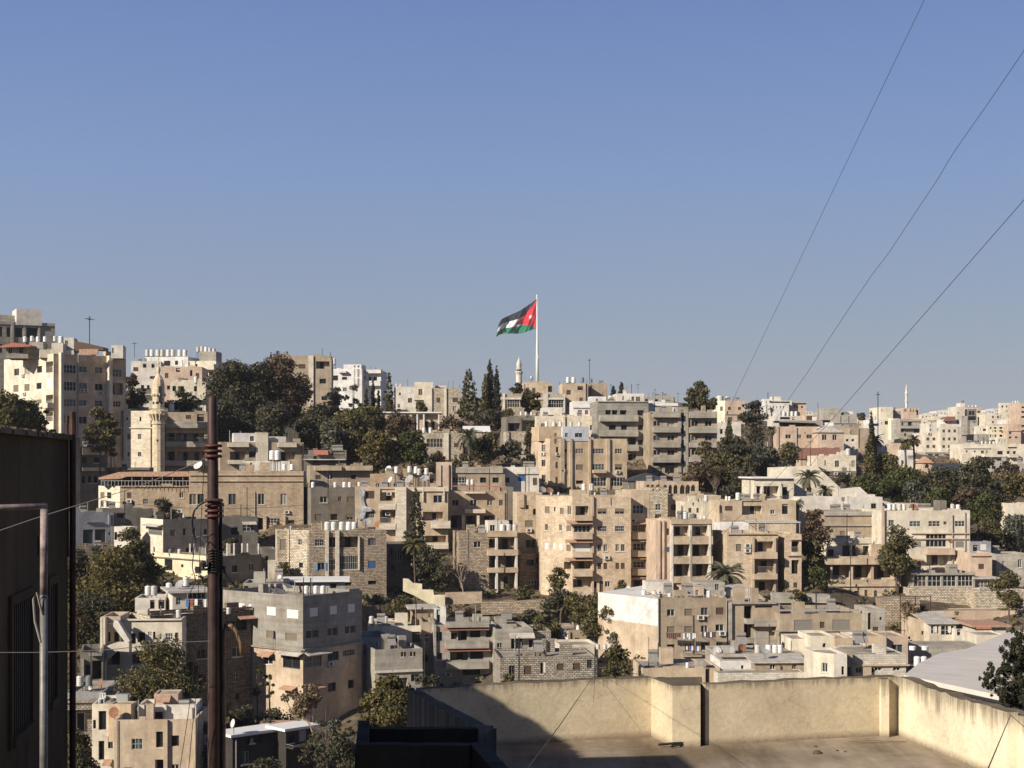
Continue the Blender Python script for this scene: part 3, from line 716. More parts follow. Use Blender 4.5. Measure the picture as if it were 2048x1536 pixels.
def tree(label, px, y0, y1, wpx, d, shape='round', leaf='dark', seed=1, dens=1.0, cat='tree', name=None, trunk=.1, group=None, lsize=None, base=None):
    rng = np.random.default_rng(seed); p = P(px, y1, d); Ht = (y1 - y0) / F * d; Wd = wpx / F * d; drop = max(1.5, min(12, p.z - gz(px, d) + .5)) if d > 110 else 4
    nm = name or {'round': 'broadleaf_tree', 'cypress': 'cypress_tree', 'pine': 'pine_tree', 'conifer': 'conifer_tree', 'bush': 'shrub', 'thin': 'young_tree'}[shape]
    root = empty(nm, p); tag(root, label, cat, group); cl = []
    r = Wd / 2; k = {'bush': 0.0, 'cypress': .03, 'conifer': .08}.get(shape, trunk); z0 = Ht * k
    if shape in ('round', 'bush', 'pine', 'thin'):
        nb = {'round': 28, 'bush': 16, 'pine': 32, 'thin': 14}[shape]
        nb = max(8, int(nb * min(1.5, max(.6, Wd * Ht / 60)))) if d > 60 else 75
        for i in range(nb):
            zf = rng.random(); wz = math.sin(math.pi * min(1, .12 + zf * .86)) ** .55 if shape != 'pine' else (.35 + .65 * math.sin(math.pi * (.15 + zf * .8)))
            a = rng.random() * 6.283; rr = r * wz * math.sqrt(rng.random()) * .80
            s = (.17 + .12 * rng.random()) * min(Wd, (Ht - z0) * 1.3); 
            if shape == 'thin' or d < 60: s *= .6
            fz = .62 if shape != 'pine' else .4
            cl.append((math.cos(a) * rr, math.sin(a) * rr, z0 + (Ht - z0) * (.1 + .8 * zf), s, s, s * fz * (1 + .3 * rng.random())))
        dd = 1.0
    elif shape == 'cypress':
        m = 14
        for i in range(m):
            f = (i + .5) / m; wz = (min(1, f * 5 + .45)) * (1 - f ** 2.2) ** .7
            for q in range(2):
                a = rng.random() * 6.28; cl.append((math.cos(a) * r * .25 * wz, math.sin(a) * r * .25 * wz, z0 + (Ht - z0) * f, r * wz * .75, r * wz * .75, (Ht) / m * 1.0))
    elif shape == 'conifer':
        m = 16
        for i in range(m):
            f = (i + .4) / m; wz = (1 - f) ** .75 * min(1, f * 4 + .4) + .07; ph = rng.random() * 6.28
            for q in range(4):
                a = ph + q * 1.57 + rng.normal() * .3; rr = r * wz * (.45 + .45 * rng.random())
                cl.append((math.cos(a) * rr, math.sin(a) * rr, z0 + (Ht - z0) * f, r * wz * .38, r * wz * .38, Ht / m * .55))
    ls = lsize or max(.13, .00095 * d)
    area = sum(4 * (c[3] * c[5]) for c in cl)
    n = int(min(14000, max(500, area * 2.0 * dens / (ls * ls))))
    obj('crown', leaf_mesh('crown', cl, n, ls, rng, LF[leaf], .6 if shape != 'cypress' else -1.5, .42), root)
    if shape == 'bush' and drop > 2:
        mb = MB(); mb.tube([(0, 0, -drop), (0, 0, Ht * .3)], [.16, .1], 6); mb.build('trunk', BARK, root)
    if shape != 'bush':
        mb = MB(); tr = max(.09, Wd * .028); lean = rng.normal() * .05 * Wd
        mb.tube([(0, 0, -drop), (lean * .3, 0, z0 * .5), (lean, 0, z0 + (Ht - z0) * .35), (lean, 0, Ht * .9 if shape != 'round' else Ht * .7)], [tr * 1.3, tr, tr * .7, tr * .2], 8)
        if shape in ('round', 'pine', 'thin'):
            for c in cl[:9]: mb.tube([(lean * .6, 0, z0 * .8 + .1 * Ht), (c[0] * .5 + lean * .3, c[1] * .5, (z0 + c[2]) / 2 + .1 * Ht * .3), (c[0], c[1], c[2])], [tr * .5, tr * .35, tr * .12], 5, cap=False)
        mb.build('trunk', BARK, root)
    if base: ANCH.append((px, d, (HY - base) / F * d))
    TREES.append((px, y1, d)); return root
def bare_tree(label, px, y0, y1, wpx, d, seed=1, mat=None, leaf=None, depth=5, weep=.0, name='bare_tree'):
    r_ = random.Random(seed); p = P(px, y1, d); Ht = (y1 - y0) / F * d; Wd = wpx / F * d
    root = empty(name, p); tag(root, label, 'tree'); mb = MB(); tips = []
    def br(a, dr, L, rad, lev):
        pts = [a]; q = a.copy(); dd = dr.copy()
        for i in range(3):
            dd = (dd + Vector((r_.uniform(-.2, .2), r_.uniform(-.2, .2), r_.uniform(-.1, .12) - weep * (lev / depth)))).normalized(); q = q + dd * L / 3; pts.append(q.copy())
        mb.tube(pts, [rad, rad * .85, rad * .7, rad * .55], 5 if lev > 1 else 7, cap=False)
        if lev >= depth: tips.append(q); return
        for i in range(r_.choice((2, 3, 3)) if lev else 5):
            ang = r_.uniform(0, 6.28); sp = r_.uniform(.45, 1.0); nd = (dd + Vector((math.cos(ang), math.sin(ang), r_.uniform(-.1, .3))) * sp).normalized()
            br(pts[r_.choice((2, 3, 3))], nd, L * r_.uniform(.6, .8), rad * .55, lev + 1)
    br(Vector((0, 0, -.8)), Vector((0, 0, 1)), Ht * .42, max(.1, Wd * .03), 0)
    zmax = max(v[2] for v in mb.v); xm = max(abs(v[0]) for v in mb.v); sx = Wd / 2 / xm; sz = Ht / zmax
    mb.v = [(v[0] * sx, v[1] * sx, v[2] * sz) for v in mb.v]
    mb.build('branches', mat or BARKL, root)
    if leaf:
        rng = np.random.default_rng(seed); cl = [(t.x * sx, t.y * sx, t.z * sz, .5, .5, .4) for t in tips][:160]
        obj('leaves', leaf_mesh('leaves', cl, len(cl) * 9, .16, rng, LF[leaf], .5, .6), root)
    return root
def palm(label, px, y0, y1, wpx, d, crownpx=None, leaf='palm', seed=1, nf=34, trunk_r=.22, skirt=True):
    """y0 top of the crown, y1 foot of the trunk, wpx crown width"""
    rng = random.Random(seed); p = P(px, y1, d); Ht = (y1 - y0) / F * d; Rr = wpx / 2 / F * d; ch = (crownpx or wpx * .45) / F * d; hz = Ht - ch * .75
    root = empty('palm_tree', p); tag(root, label, 'palm tree')
    mb = MB(); k = 10; mb.tube([(0.05 * Rr * math.sin(i * .5), 0, hz * i / k - (1 if i == 0 else 0)) for i in range(k + 1)], [trunk_r * (1.15 - .25 * i / k + .06 * (i % 2)) for i in range(k + 1)], 9); mb.build('trunk', BARK, root)
    mb = MB(); dead = MB()
    for i in range(nf + (12 if skirt else 0)):
        isd = i >= nf; az = rng.uniform(0, 6.28); el = rng.uniform(-.35, 1.35) if not isd else rng.uniform(-1.3, -.7); L = Rr * rng.uniform(.95, 1.18) * (1 if not isd else .6)
        m = dead if isd else mb; pts = []; q = Vector((0, 0, hz)); e = el; seg = 7
        for s in range(seg + 1):
            pts.append(q.copy()); q = q + Vector((math.cos(az) * math.cos(e), math.sin(az) * math.cos(e), math.sin(e))) * L / seg; e -= .22 * (1 if not isd else .1)
        side = Vector((-math.sin(az), math.cos(az), 0)); m.tube(pts, .03, 3, cap=False)
        for s in range(1, seg * 3):
            t = s / 3; j = min(int(t), seg - 1); c = pts[j].lerp(pts[j + 1], t - j); dr = (pts[j + 1] - pts[j]).normalized(); ll = L * .24 * math.sin(math.pi * min(1, .15 + .8 * t / seg)) ** .7
            for sg in (-1, 1):
                tip = c + (side * sg * .8 + dr * .7 + Vector((0, 0, -.28))) * ll; wv = dr * .085 * max(1, Rr / 2.5)
                m.face([c - wv, c + wv, tip], [(0, 0)] * 3)
    mb.build('fronds', LF[leaf], root)
    if skirt and dead.v: dead.build('dead_fronds', LF['dry'], root)
    return root

# ---------------------------------------------------------------- ground
def make_ground():
    A = list(ANCH) + GEXTRA
    ax = np.array([a[0] / 190.0 for a in A]); ad = np.array([math.log(a[1]) * 7 for a in A]); az = np.array([a[2] for a in A])
    pxs = np.concatenate([np.linspace(-2600, -400, 10), np.linspace(-300, 2350, 110), np.linspace(2450, 4600, 10)]); ds = np.exp(np.concatenate([np.linspace(math.log(6), math.log(120), 14), np.linspace(math.log(124), math.log(700), 120), np.linspace(math.log(740), math.log(5200), 20)]))
    V = []
    for d in ds:
        gx = np.clip(pxs, -350, 2400) / 190.0; gd = math.log(d) * 7
        dist = (gx[:, None] - ax[None, :]) ** 2 + (gd - ad[None, :]) ** 2
        w = 1 / (dist + .06) ** 2; z = (w * az[None, :]).sum(1) / w.sum(1)
        for px, zz in zip(pxs, z): V.append(((px - CX) / F * d, d, zz - .5))
    nx = len(pxs); Fc = [(j * nx + i, j * nx + i + 1, (j + 1) * nx + i + 1, (j + 1) * nx + i) for j in range(len(ds) - 1) for i in range(nx - 1)]
    me = bpy.data.meshes.new('ground'); me.from_pydata(V, [], Fc); me.polygons.foreach_set('use_smooth', [True] * len(Fc))
    m, n, b = nodes_mat('dry_hillside'); tc = N(n, 'ShaderNodeTexCoord')
    a = N(n, 'ShaderNodeTexNoise', Scale=.12, Detail=8.0, Roughness=.65); n.links.new(tc.outputs['Object'], a.inputs['Vector'])
    c = N(n, 'ShaderNodeTexNoise', Scale=1.1, Detail=8.0, Roughness=.75); n.links.new(tc.outputs['Object'], c.inputs['Vector'])
    base = ramp(n, a.outputs['Fac'], .35, .65, (.10, .08, .05, 1), (.27, .21, .14, 1))
    base = mixc(n, 'MULTIPLY', .9, base, ramp(n, c.outputs['Fac'], .35, .62, (.3, .27, .2, 1), (1.1, 1.05, 1, 1)))
    n.links.new(base, b.inputs['Base Color']); b.inputs['Roughness'].default_value = 1
    bp = N(n, 'ShaderNodeBump', Strength=1.0, Distance=.6); n.links.new(c.outputs['Fac'], bp.inputs['Height']); n.links.new(bp.outputs[0], b.inputs['Normal'])
    me.materials.append(m); o = obj('ground', me); o['kind'] = 'structure'
    mb = MB(); rows = [(8, -33), (-2, -30), (-25, -12), (-80, 6), (-200, 38), (-420, 95), (-900, 150)]; xs = [-1500, -700, -300, -120, -40, 40, 120, 300, 700, 1500]
    for (ya, za), (yb_, zb_) in zip(rows[:-1], rows[1:]):
        for xa, xb_ in zip(xs[:-1], xs[1:]): mb.face([(xb_, ya, za), (xa, ya, za), (xa, yb_, zb_), (xb_, yb_, zb_)])
    o2 = mb.build('hillside', m); o2['kind'] = 'structure'; return o  # unseen slope behind the camera, added to keep low sky light off facades

def scatter_cover():
    """scrub, weeds and rubble tufts over the open slopes: uncountable ground cover"""
    g = bpy.data.objects['ground'].data; n = len(g.vertices); co = np.empty(n * 3, dtype=np.float32); g.vertices.foreach_get('co', co); co = co.reshape(-1, 3)
    pl = np.empty(len(g.polygons) * 4, dtype=np.int32); g.polygons.foreach_get('vertices', pl); pl = pl.reshape(-1, 4)
    q = co[pl]; cen = q.mean(1); px = CX + cen[:, 0] / cen[:, 1] * F
    rng = np.random.default_rng(5); keep = (cen[:, 1] > 125) & (cen[:, 1] < 420) & (px > 60) & (px < 2100); q = q[keep]
    cl = []
    ar = np.linalg.norm(np.cross(q[:, 1] - q[:, 0], q[:, 3] - q[:, 0]), axis=1); cnt = rng.poisson(np.minimum(ar * .11, 9))
    for f, c in zip(q, cnt):
        for i in range(c):
            u, v = rng.random(2); p = f[0] * (1 - u) * (1 - v) + f[1] * u * (1 - v) + f[2] * u * v + f[3] * (1 - u) * v; s = rng.uniform(.4, 1.5); cl.append((p[0], p[1], p[2] + s * .3, s, s, s * .6))
    cl = np.array(cl); h = len(cl) // 2
    for nm, part, lf in (('scrub', cl[:h], 'olive'), ('dry_weeds', cl[h:], 'dry')):
        o = obj(nm, leaf_mesh(nm, part, len(part) * 9, .34, rng, LF[lf], .2, .6)); o['kind'] = 'stuff'
        o['label'] = 'low green scrub growing over the open slopes between the houses' if nm == 'scrub' else 'dry straw coloured weeds on the open slopes between the houses'; o['category'] = 'scrub'
# ---------------------------------------------------------------- the near roof terrace, dark house and poles
def terracemat(key, col, streak, ztop, zbase):
    """old limewash over plaster: patches, hairline cracks, lichen runs from the coping, splash dirt at the foot"""
    m, n, b = nodes_mat(key); uv = N(n, 'ShaderNodeUVMap')
    a = N(n, 'ShaderNodeTexNoise', Scale=.9, Detail=9.0, Roughness=.62); n.links.new(uv.outputs[0], a.inputs['Vector'])
    base = ramp(n, a.outputs['Fac'], .36, .66, tuple(c * .82 for c in col) + (1,), tuple(min(.9, c * 1.12) for c in col) + (1,))
    f = N(n, 'ShaderNodeTexNoise', Scale=11.0, Detail=8.0, Roughness=.75); n.links.new(uv.outputs[0], f.inputs['Vector'])
    base = mixc(n, 'MULTIPLY', .8, base, ramp(n, f.outputs['Fac'], .3, .62, (.78, .74, .68, 1), (1.04, 1.04, 1.04, 1)))
    sp = N(n, 'ShaderNodeSeparateXYZ'); n.links.new(uv.outputs[0], sp.inputs[0])
    def mr(src, a0, a1, b0, b1):
        x = N(n, 'ShaderNodeMapRange'); x.inputs[1].default_value = a0; x.inputs[2].default_value = a1; x.inputs[3].default_value = b0; x.inputs[4].default_value = b1; n.links.new(src, x.inputs[0]); return x.outputs[0]
    def mth(op, x, y):
        q = N(n, 'ShaderNodeMath', operation=op)
        for i, v in enumerate((x, y)):
            if isinstance(v, (int, float)): q.inputs[i].default_value = v
            else: n.links.new(v, q.inputs[i])
        return q.outputs[0]
    mp = N(n, 'ShaderNodeMapping'); mp.inputs['Scale'].default_value = (7.0, .55, 1); n.links.new(uv.outputs[0], mp.inputs[0])
    s1 = N(n, 'ShaderNodeTexNoise', Scale=1.0, Detail=8.0, Roughness=.72); n.links.new(mp.outputs[0], s1.inputs['Vector'])
    big = N(n, 'ShaderNodeTexNoise', Scale=1.3, Detail=3.0); n.links.new(uv.outputs[0], big.inputs['Vector'])
    hgt = mr(sp.outputs[1], ztop - streak[1], ztop, 0, 1)
    mask = mth('MULTIPLY', mth('GREATER_THAN', mth('ADD', mth('MULTIPLY', hgt, .42), mth('ADD', mth('MULTIPLY', s1.outputs['Fac'], .62), mth('MULTIPLY', big.outputs['Fac'], .25))), streak[0]), .55)
    soft = ramp(n, mth('ADD', mth('MULTIPLY', hgt, .36), mth('ADD', mth('MULTIPLY', s1.outputs['Fac'], .6), mth('MULTIPLY', big.outputs['Fac'], .25))), streak[0] - .10, streak[0] + .06)
    base = mixc(n, 'MIX', mth('MULTIPLY', soft, .78), base, (.13, .105, .07, 1))
    ft = mth('ADD', mr(sp.outputs[1], zbase, zbase + .16, .75, 0), mth('MULTIPLY', mth('SUBTRACT', f.outputs['Fac'], .5), .9))
    base = mixc(n, 'MIX', ramp(n, ft, .15, .75, (0, 0, 0, 1), (.8, .8, .8, 1)), base, (.17, .13, .09, 1))
    vo = N(n, 'ShaderNodeTexVoronoi', feature='DISTANCE_TO_EDGE'); vo.inputs['Scale'].default_value = 1.5
    wp = N(n, 'ShaderNodeVectorMath', operation='ADD'); sc2 = N(n, 'ShaderNodeVectorMath', operation='SCALE'); sc2.inputs['Scale'].default_value = .35; n.links.new(f.outputs['Color'], sc2.inputs[0]); n.links.new(uv.outputs[0], wp.inputs[0]); n.links.new(sc2.outputs[0], wp.inputs[1]); n.links.new(wp.outputs[0], vo.inputs['Vector'])
    crk = mth('MULTIPLY', mth('LESS_THAN', vo.outputs['Distance'], .006), mth('GREATER_THAN', big.outputs['Fac'], .52))
    base = mixc(n, 'MIX', mth('MULTIPLY', crk, .6), base, (.14, .11, .08, 1))
    n.links.new(base, b.inputs['Base Color']); b.inputs['Roughness'].default_value = .93; b.inputs['Specular IOR Level'].default_value = .15
    bp = N(n, 'ShaderNodeBump', Strength=.5, Distance=.02); n.links.new(f.outputs['Fac'], bp.inputs['Height']); n.links.new(bp.outputs[0], b.inputs['Normal'])
    return m
PLY = terracemat('plaster_ochre', (.59, .505, .355), (.78, .32), -3.76, -4.78); PLS = terracemat('plaster_streaked', (.70, .62, .46), (.73, .7), -3.78, -4.78)
SCR = wallmat('terrace_screed', (.47, .405, .315), 'plaster', .9)
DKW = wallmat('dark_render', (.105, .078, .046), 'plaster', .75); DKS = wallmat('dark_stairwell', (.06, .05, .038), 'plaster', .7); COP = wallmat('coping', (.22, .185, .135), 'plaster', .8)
def wallrun(name, pts, z0, tops, th, mats, parent, jit=.02, seed=1):
    """a low wall along ground points, its inner (near) face on the points, irregular top with a mortar coping"""
    rr = random.Random(seed); mb = MB(); L = 0
    for (a, b, ta, tb) in zip(pts[:-1], pts[1:], tops[:-1], tops[1:]):
        a = Vector(a); b = Vector(b); dr = (b - a); n = max(2, int(dr.length / .18)); nn = Vector((-dr.y, dr.x)).normalized() * th
        prev = None
        for i in range(n + 1):
            t = i / n; q = a.lerp(b, t); zt = ta + (tb - ta) * t + (rr.uniform(-jit, jit) if 0 < i < n else 0)
            cur = (q, q + nn, zt, zt + rr.uniform(-jit, jit) * .5, L + dr.length * t)
            if prev:
                p = prev
                mb.face([(p[0].x, p[0].y, z0), (q.x, q.y, z0), (q.x, q.y, zt), (p[0].x, p[0].y, p[2])], [(p[4], z0), (cur[4], z0), (cur[4], zt), (p[4], p[2])], 0)
                mb.face([(p[0].x, p[0].y, p[2]), (q.x, q.y, zt), (*cur[1], cur[3]), (*p[1], p[3])], [(p[4], 0), (cur[4], 0), (cur[4], th), (p[4], th)], 1)
                mb.face([(*cur[1], z0 - 6), (*p[1], z0 - 6), (*p[1], p[3]), (*cur[1], cur[3])], [(cur[4], z0), (p[4], z0), (p[4], zt), (cur[4], zt)], 0)
            prev = cur
        L += dr.length
    for e, q in ((0, Vector(pts[0])), (-1, Vector(pts[-1]))):
        dr = (Vector(pts[1]) - Vector(pts[0])) if e == 0 else (Vector(pts[-1]) - Vector(pts[-2])); nn = Vector((-dr.y, dr.x)).normalized() * th; zt = tops[e]; z2 = z0
        f = [(q.x, q.y, z2), (q.x + nn.x, q.y + nn.y, z2), (q.x + nn.x, q.y + nn.y, zt), (q.x, q.y, zt)]; mb.face(f if e else f[::-1], [(0, 0), (th, 0), (th, 1), (0, 1)], 0)
    return mb.build(name, mats, parent)
FZ = -4.78
ter = empty('roof_terrace', (3, 25, FZ - 4)); tag(ter, 'yellow plastered roof terrace in the foreground with a bare screed floor and low parapet', 'roof terrace')
def T_(o): o.location = -Vector(ter.location); return o
mb = MB(); out = [(-.25, 21.2), (-1.52, 24.98), (2.6, 26.3), (6.85, 26.35), (7.7, 22.35), (9.3, 15), (9.3, 11), (-.25, 11)]
mb.face([(x, y, FZ) for x, y in out][::-1], [(x, y) for x, y in out][::-1])
for i in range(len(out)):
    a, b = out[i], out[(i + 1) % len(out)]; mb.face([(*a, FZ), (*b, FZ), (*b, FZ - 7), (*a, FZ - 7)])
T_(mb.build('terrace_floor', SCR, ter))
T_(wallrun('parapet', [(-1.55, 24.96), (-.29, 25.39), (2.47, 26.18)], FZ, [-3.77, -3.75, -3.74], .24, [PLY, COP], ter, .012, 3))
T_(wallrun('parapet', [(3.30, 25.37), (5.2, 25.9), (6.826, 26.33)], FZ, [-3.74, -3.74, -3.745], .24, [PLY, COP], ter, .012, 4))
T_(wallrun('parapet', [(6.828, 26.32), (7.30, 23.6), (7.69, 22.35), (8.2, 20), (9.3, 15)], FZ, [-3.75, -3.77, -3.78, -3.8, -3.8], .24, [PLS, COP], ter, .02, 5))
T_(wallrun('parapet', [(-.28, 21.3), (-1.56, 24.94)], FZ, [-3.77, -3.77], .2, [PLS, COP], ter, .012, 6))
def prism(nm, foot, z0, z1, mats, parent):
    mb = MB(); n = len(foot)
    mb.face([(x, y, z1) for x, y in foot], [(x, y) for x, y in foot], 1)
    L = 0
    for i in range(n):
        a, b = foot[i], foot[(i + 1) % n]; l = math.dist(a, b)
        mb.face([(*a, z0), (*b, z0), (*b, z1), (*a, z1)], [(L, z0), (L + l, z0), (L + l, z1), (L, z1)], 0); L += l
    return mb.build(nm, mats, parent)
T_(prism('pier', [(2.44, 26.2), (2.72, 25.22), (3.2, 25.25), (3.36, 26.3)], FZ, -3.745, [PLY, COP], ter))
T_(prism('pier', [(6.48, 26.1), (6.62, 26.1), (6.64, 26.26), (6.48, 26.23)], FZ, -3.76, [PLS, COP], ter))
T_(prism('pier', [(7.38, 22.95), (7.49, 22.5), (7.66, 22.5), (7.54, 22.98)], FZ, -3.74, [PLS, COP], ter))
# sunken stair head beside the terrace
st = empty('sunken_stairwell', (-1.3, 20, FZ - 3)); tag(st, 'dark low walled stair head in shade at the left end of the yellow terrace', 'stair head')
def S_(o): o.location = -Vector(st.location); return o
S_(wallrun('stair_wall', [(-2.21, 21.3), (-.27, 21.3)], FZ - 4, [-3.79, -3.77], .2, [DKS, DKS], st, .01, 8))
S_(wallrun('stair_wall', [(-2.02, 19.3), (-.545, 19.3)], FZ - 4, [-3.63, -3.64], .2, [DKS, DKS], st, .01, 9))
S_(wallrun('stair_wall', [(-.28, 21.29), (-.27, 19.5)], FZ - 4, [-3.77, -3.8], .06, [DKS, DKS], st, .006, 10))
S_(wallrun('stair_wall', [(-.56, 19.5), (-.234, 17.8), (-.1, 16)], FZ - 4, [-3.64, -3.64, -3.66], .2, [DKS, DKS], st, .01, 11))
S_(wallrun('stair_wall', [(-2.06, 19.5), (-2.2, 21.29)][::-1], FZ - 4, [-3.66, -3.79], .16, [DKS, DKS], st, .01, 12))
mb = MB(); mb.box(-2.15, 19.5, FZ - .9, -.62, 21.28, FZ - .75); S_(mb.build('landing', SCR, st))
# debris on the terrace
o = empty('iron_bracket', P(1346, 1489, 25.2)); o.location.z = FZ
mb = MB(); mb.tube([(-.25, -.05, .05), (.22, .06, .07)], .022, 6); mb.tube([(-.05, -.12, .03), (.25, .1, .05)], .018, 6); mb.build('bar', IRON, o); tag(o, 'bent black iron bracket lying on the terrace floor by the pier', 'iron bracket')
mb = MB(); mb.tube([(-.5, 0, .02), (-.1, .06, .03), (.5, .03, .02)], .006, 5); mb.tube([(-.3, -.07, .02), (.45, -.03, .03)], .007, 5); o = mb.build('loose_rods', SH_T, None, (6.3, 25.6, FZ)); tag(o, 'thin loose rods lying in the far corner of the terrace', 'rods')
for i, (px, py, s, lab) in enumerate([(1634, 1507, .07, 'dark stone lying in the middle of the terrace floor'), (1631, 1494, .03, 'small pebble behind the dark stone on the terrace'), (1674, 1502, .03, 'pair-edge pebble right of the dark stone on the terrace'), (1690, 1504, .025, 'tiny stub of pipe rising right of the pebbles')]):
    d = -FZ * F / (py - HY); mb = MB(); rr = random.Random(i); pr_ = [(s * .8, 0), (s * 1.0, s * .3), (s * .6, s * .7), (0, s * .8)]; mb.lathe(pr_, 7); mb.v = [(a * (1 + rr.uniform(-.2, .3)), b * (1 + rr.uniform(-.2, .2)), c) for a, b, c in mb.v]
    o = mb.build('stone', SH_B, None, ((px - CX) / F * d, d, FZ)); tag(o, lab, 'stone')

# dark house at the left edge
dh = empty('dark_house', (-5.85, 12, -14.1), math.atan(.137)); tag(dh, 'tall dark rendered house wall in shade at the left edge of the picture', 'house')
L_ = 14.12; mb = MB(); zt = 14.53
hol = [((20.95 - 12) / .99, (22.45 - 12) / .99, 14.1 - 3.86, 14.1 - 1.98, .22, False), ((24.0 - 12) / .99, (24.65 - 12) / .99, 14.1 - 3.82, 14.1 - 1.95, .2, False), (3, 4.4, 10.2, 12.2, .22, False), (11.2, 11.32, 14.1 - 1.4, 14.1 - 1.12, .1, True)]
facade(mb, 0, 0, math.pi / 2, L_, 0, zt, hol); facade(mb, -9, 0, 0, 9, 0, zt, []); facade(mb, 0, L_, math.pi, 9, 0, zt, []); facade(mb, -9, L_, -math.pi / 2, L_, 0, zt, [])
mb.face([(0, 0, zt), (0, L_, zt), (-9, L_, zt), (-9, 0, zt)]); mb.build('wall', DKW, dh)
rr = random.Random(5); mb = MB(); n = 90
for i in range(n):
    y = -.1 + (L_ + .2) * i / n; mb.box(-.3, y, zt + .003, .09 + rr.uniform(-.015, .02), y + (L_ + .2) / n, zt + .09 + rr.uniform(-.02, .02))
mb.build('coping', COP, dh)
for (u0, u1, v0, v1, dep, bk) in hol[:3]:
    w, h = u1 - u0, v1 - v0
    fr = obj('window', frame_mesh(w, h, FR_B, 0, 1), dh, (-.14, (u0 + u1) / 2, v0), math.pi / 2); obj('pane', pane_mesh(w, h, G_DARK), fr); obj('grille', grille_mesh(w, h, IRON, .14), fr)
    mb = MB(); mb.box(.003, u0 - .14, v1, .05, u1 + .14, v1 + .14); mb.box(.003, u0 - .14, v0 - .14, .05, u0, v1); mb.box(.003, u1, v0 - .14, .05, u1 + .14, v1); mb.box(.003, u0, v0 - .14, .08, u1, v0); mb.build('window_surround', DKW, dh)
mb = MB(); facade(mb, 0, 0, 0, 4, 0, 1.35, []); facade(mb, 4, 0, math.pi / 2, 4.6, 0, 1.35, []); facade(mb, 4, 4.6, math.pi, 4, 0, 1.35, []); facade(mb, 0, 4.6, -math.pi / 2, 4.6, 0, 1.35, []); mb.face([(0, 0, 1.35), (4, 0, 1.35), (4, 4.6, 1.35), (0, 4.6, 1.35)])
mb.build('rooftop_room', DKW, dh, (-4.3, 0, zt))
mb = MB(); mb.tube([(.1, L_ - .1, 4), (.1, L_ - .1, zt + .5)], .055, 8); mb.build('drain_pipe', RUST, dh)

# galvanised pipe and rail at the left
PPM = simple('peeling_pipe', (.27, .21, .19), .7, .0, .2, .7, 14.0)
pp = empty('vertical_pipe', P(87, 1560, 8)); mb = MB(); h = (1560 - 1190) / F * 8; mb.tube([(0, 0, -.6), (.002, 0, h)], .0215, 14); mb.build('pipe_shaft', simple('pipe_zinc', (.17, .16, .145), .5, .2, .4, .4, 12.0), pp, smooth=True)
mb = MB(); mb.tube([(.002, 0, h), (.004, 0, (1560 - 1018) / F * 8)], .0205, 14); mb.build('peeling_section', PPM, pp, smooth=True)
mb = MB(); mb.tube([(.0, -.022, h - .1), (-.02, -.05, h + .02), (-.045, -.03, h - .02), (-.04, -.02, h - .14), (-.01, -.02, h - .25)], .006, 6); mb.build('wire_tie', METAL, pp)
tag(pp, 'upright galvanised pipe with peeling pinkish top standing at the left edge', 'pipe')
hp = empty('horizontal_pipe', P(94, 1012, 8)); mb = MB(); mb.tube([(0, 0, 0), (-.35, -.02, -.012), (-1.2, -.6, -.03)], .0165, 12); mb.build('pipe_rail', PPM, hp, smooth=True); tag(hp, 'rusty horizontal pipe running out of the left edge onto the upright pipe', 'pipe')

# rusty pole
POLEM = simple('pole_paint', (.048, .026, .021), .55, .1, .4, .5, 9.0); D0 = 12.0
rp = empty('rusty_pole', P(432, 1600, D0)); zt = (1600 - 790) / F * D0
mb = MB(); mb.tube([(-.018, 0, -1.2), (-.02, 0, zt * .35), (-.025, 0, zt * .8), (-.03, 0, zt - .04), (-.03, 0, zt - .012), (-.03, 0, zt)], [.050, .048, .044, .038, .029, .008], 18); mb.build('pole_shaft', POLEM, rp, smooth=True)
RED = simple('insulator_red', (.085, .032, .024), .5, 0, .4, .3, 10.0)
for y, n_, x_ in ((902, 3, 426), (1016, 4, 428)):
    mb = MB()
    for i in range(n_):
        zc = (1600 - y) / F * D0 + (i - (n_ - 1) / 2) * .042 * (-1); mb.lathe([(.045, zc - .014), (.074, zc - .01), (.076, zc + .004), (.062, zc + .012), (.045, zc + .014)], 18, (x_ - 432) / F * D0, 0)
    mb.build('collar', RED, rp, smooth=True)
mb = MB(); z = (1600 - 1128) / F * D0
mb.box(-.10, -.07, z - .02, -.045, -.03, z + .02); mb.box(-.16, -.06, z - .05, -.05, -.04, z - .03); mb.lathe([(.0, z - .03), (.03, z - .02), (.035, z + .01), (.01, z + .03)], 8, -.09, -.06)
for k in range(9): zz_ = z + .11 - k * .022; mb.tube([(.058 * math.cos(a) - .006, .058 * math.sin(a), zz_ + .01 * math.sin(3 * a)) for a in [i * .55 for i in range(12)]], .006, 4)
mb.build('clamp', IRON, rp)
tag(rp, 'thick rusty brown pole with red ring collars rising in front of the hillside', 'pole')
def ppx(px, py, d): return P(px, py, d)
mb = MB(); c0 = P(484, 1305, 12.1)
pts = [(484, 1308), (481, 1285), (474, 1264), (462, 1251), (450, 1250), (447, 1262), (446, 1285), (447, 1400), (447, 1500), (447, 1610)]
mb.tube([P(a, b, 12.05) - c0 for a, b in pts], .0185, 12); o = mb.build('bent_conduit', simple('conduit_tan', (.20, .12, .065), .5, 0, .4, .35, 8.0), None, c0, smooth=True); tag(o, 'tan hooked conduit pipe bent over at its top, fixed to the rusty pole', 'pipe')
BC = simple('cable_black', (.015, .014, .014), .5)
GC = simple('cable_grey', (.11, .105, .10), .5)
